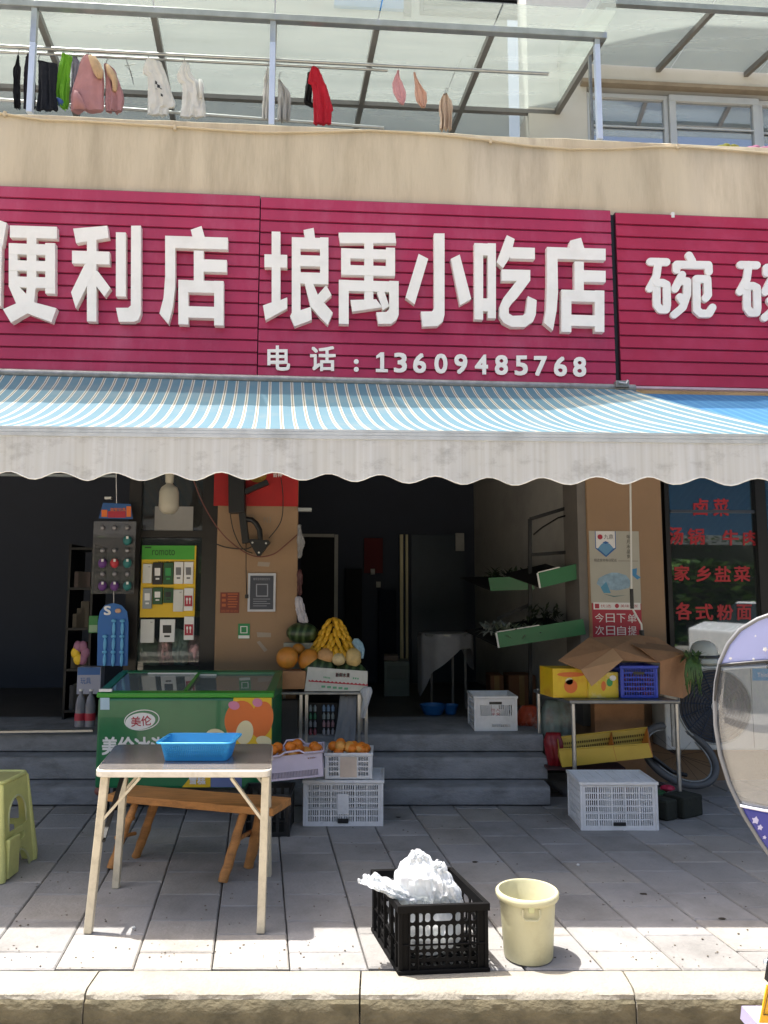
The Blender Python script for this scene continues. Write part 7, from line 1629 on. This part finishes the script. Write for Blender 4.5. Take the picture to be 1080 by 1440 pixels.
MB().box(cxs_ + .12, cxs_ + .38, 2.55, 3.1, .52, .62).build('seat', blackp, sco, bevel=.03)
MB().tube([(cxs_ - .1, 2.25, .98), (cxs_ + .25, 2.15, 1.0), (cxs_ + .6, 2.25, .98)], .016, 8).build('handlebar', blackm, sco, smooth=True)
ypt = [at(u, v, 2.3) for u, v in ((1067.5, 1438), (1078, 1385), (1150, 1385), (1150, 1440))]
mb = MB(); mb.add(ypt, [(0, 1, 2, 3)]); mb.build('number_plate', mat('plate_yellow', '#e0a81c', .4), sco, solid=.004)
ypt = [at(u, v, 2.295) for u, v in ((1074, 1427), (1081, 1393), (1140, 1393), (1140, 1430))]; mb = MB().tube(ypt, .0015, 5, closed=True); mb.build('plate_border', blackp, sco)
MB().hexa([at(u, v, y) for v, y in ((1460, 2.3),) for u in (1064, 1160)] + [at(1160, 1460, 2.3) + Vector((0, .1, 0)), at(1064, 1460, 2.3) + Vector((0, .1, 0))] + [at(u, 1441, 2.3) for u in (1066, 1160)] + [at(1160, 1441, 2.3) + Vector((0, .1, 0)), at(1066, 1441, 2.3) + Vector((0, .1, 0))]).build('mudguard', mat('mudguard_lilac', '#8c88a8', .4), sco)
MB().bar(at(1082, 1380, 2.31), at(1095, 1300, 2.31), .02, .02).build('stay', blackm, sco)
MB().ell(at(1079, 1354, 2.4), .012, .01, .012, 10, 7).build('reflector', mat('chrome_bead', '#c9d6e2', .15, .7), sco, smooth='all')
MB().bar(at(1079, 1354, 2.4), at(1100, 1340, 2.4), .008, .008).build('stay', steel, sco)

# ================================================================== ACROSS THE STREET (seen in the reflections)
rgh = random.Random(99); mb = MB()
for i in range(9000):
    p_ = Vector((rgh.uniform(-12, 24), rgh.uniform(-10.6, -9.0), rgh.uniform(0, 2.6))); a = rgh.uniform(0, 6.28); e_ = Vector((math.cos(a), math.sin(a), rgh.uniform(-.5, .5))) * .17; f_ = Vector((-math.sin(a), math.cos(a), rgh.uniform(-.9, .9))) * .12
    mb.cur = rgh.randrange(3); mb.add([p_ - e_, p_ - f_, p_ + e_, p_ + f_], [(0, 1, 2, 3)])
mb.build('filler_hedge', [mat('leaf_dark', '#2f4a24', .6, trans=.25), mat('leaf_mid', '#41602c', .6, trans=.25), mat('leaf_light', '#587a36', .6, trans=.25)], kind='stuff')  # added greenery, so the right window reflects dark green instead of sunlit road
MB().box(-14, 26, -11.6, -11.2, 0, 3.2).build('far_wall', mat('far_wall', '#4f5348', .9, var=.2), kind='structure')
MB().box(-40, 60, -30, -7.5, -.3, 0).build('far_pavement', mat('far_paving', '#8f8b84', .9, var=.15), kind='structure')
def tree(x, y, h, seed, label):
    rg_ = random.Random(seed); t = thing('street_tree', label, 'tree', (x, y, 0), 'trees across the street')
    pts = [(x + .15 * math.sin(i * .9 + seed), y + .1 * math.cos(i), h * .6 * i / 7) for i in range(8)]
    tr = MB().tube(pts, [.2 - .017 * i for i in range(8)], 9)
    cl = []
    for k in range(7):
        a = rg_.uniform(0, 6.28); r_ = rg_.uniform(.8, 1.9); e_ = Vector((x + r_ * math.cos(a), y + r_ * math.sin(a), h * rg_.uniform(.5, .95))); b = Vector(pts[4 + k % 4]); tr.tube([b, b.lerp(e_, .5) + Vector((0, 0, .2)), e_], [.08, .05, .02], 6); cl.append(e_)
    tr.build('trunk', mat('bark', '#5a4c3d', .9, var=.3, bump=.6, bs=20), t, smooth='all')
    mb = MB(); mb.cur = 0
    for i in range(2600):
        c = rg_.choice(cl); d = Vector((rg_.gauss(0, 1), rg_.gauss(0, 1), rg_.gauss(0, .8))); p = c + d * .62; a = rg_.uniform(0, 6.28); e_ = Vector((math.cos(a), math.sin(a), rg_.uniform(-.4, .4))) * .13; f_ = Vector((-math.sin(a), math.cos(a), rg_.uniform(-.5, .5))) * .08
        mb.cur = rg_.randrange(3); mb.add([p - e_, p - f_, p + e_, p + f_], [(0, 1, 2, 3)])
    mb.build('crown', [mat('leaf_dark', '#2f4a24', .6, trans=.25), mat('leaf_mid', '#41602c', .6, trans=.25), mat('leaf_light', '#587a36', .6, trans=.25)], t)
for i, (x, y, h) in enumerate(((-7, -10, 6.5), (-1, -11, 6), (5, -10, 6.5), (8.5, -9.5, 6), (12, -11, 7), (17, -10, 6.5))):
    tree(x, y, h, 30 + i, 'green street tree across the road, %s from the left' % ('first', 'second', 'third', 'fourth', 'fifth', 'sixth')[i])
tag(MB().tube([(5.3, -4.6, -.12), (5.3, -4.6, 7)], .13, 14).build('utility_pole', mat('pole_concrete', '#a5a49c', .8, bump=.2), smooth=True), 'pale concrete utility pole across the road', 'pole')
car = thing('parked_car', 'white parked car across the road, seen in the window reflection', 'car', (10.8, -3.2, -.12)); cw = mat('car_white', '#c9ccd0', .25, coat=.6, var=.02)
def carp(prof, w_, mt, nm, y0, x0):
    mb = MB(); mb.prism(prof, lambda p: (x0 + p[0], y0 - w_, p[1]), lambda p: (x0 + p[0], y0 + w_, p[1])); return mb.build(nm, mt, car, bevel=.04)
carp([(-2.1, .2), (2.1, .2), (2.15, .6), (1.9, .78), (1.2, .86), (-1.7, .9), (-2.1, .75)], .85, cw, 'body', -3.2, 10.8); carp([(-1.5, .89), (1.1, .87), (.45, 1.3), (-1.0, 1.32)], .72, mat('car_glass', '#1b2126', .1), 'cabin_glass', -3.2, 10.8); carp([(-1.0, 1.321), (.45, 1.301), (.35, 1.34), (-.9, 1.36)], .7, cw, 'roof', -3.2, 10.8)
for x in (-1.35, 1.35):
    for y in (-.85, .85): MB().tube([(10.8 + x, -3.2 + y - .1, .2), (10.8 + x, -3.2 + y + .1, .2)], .32, 20).build('wheel', blackp, car, smooth=True)
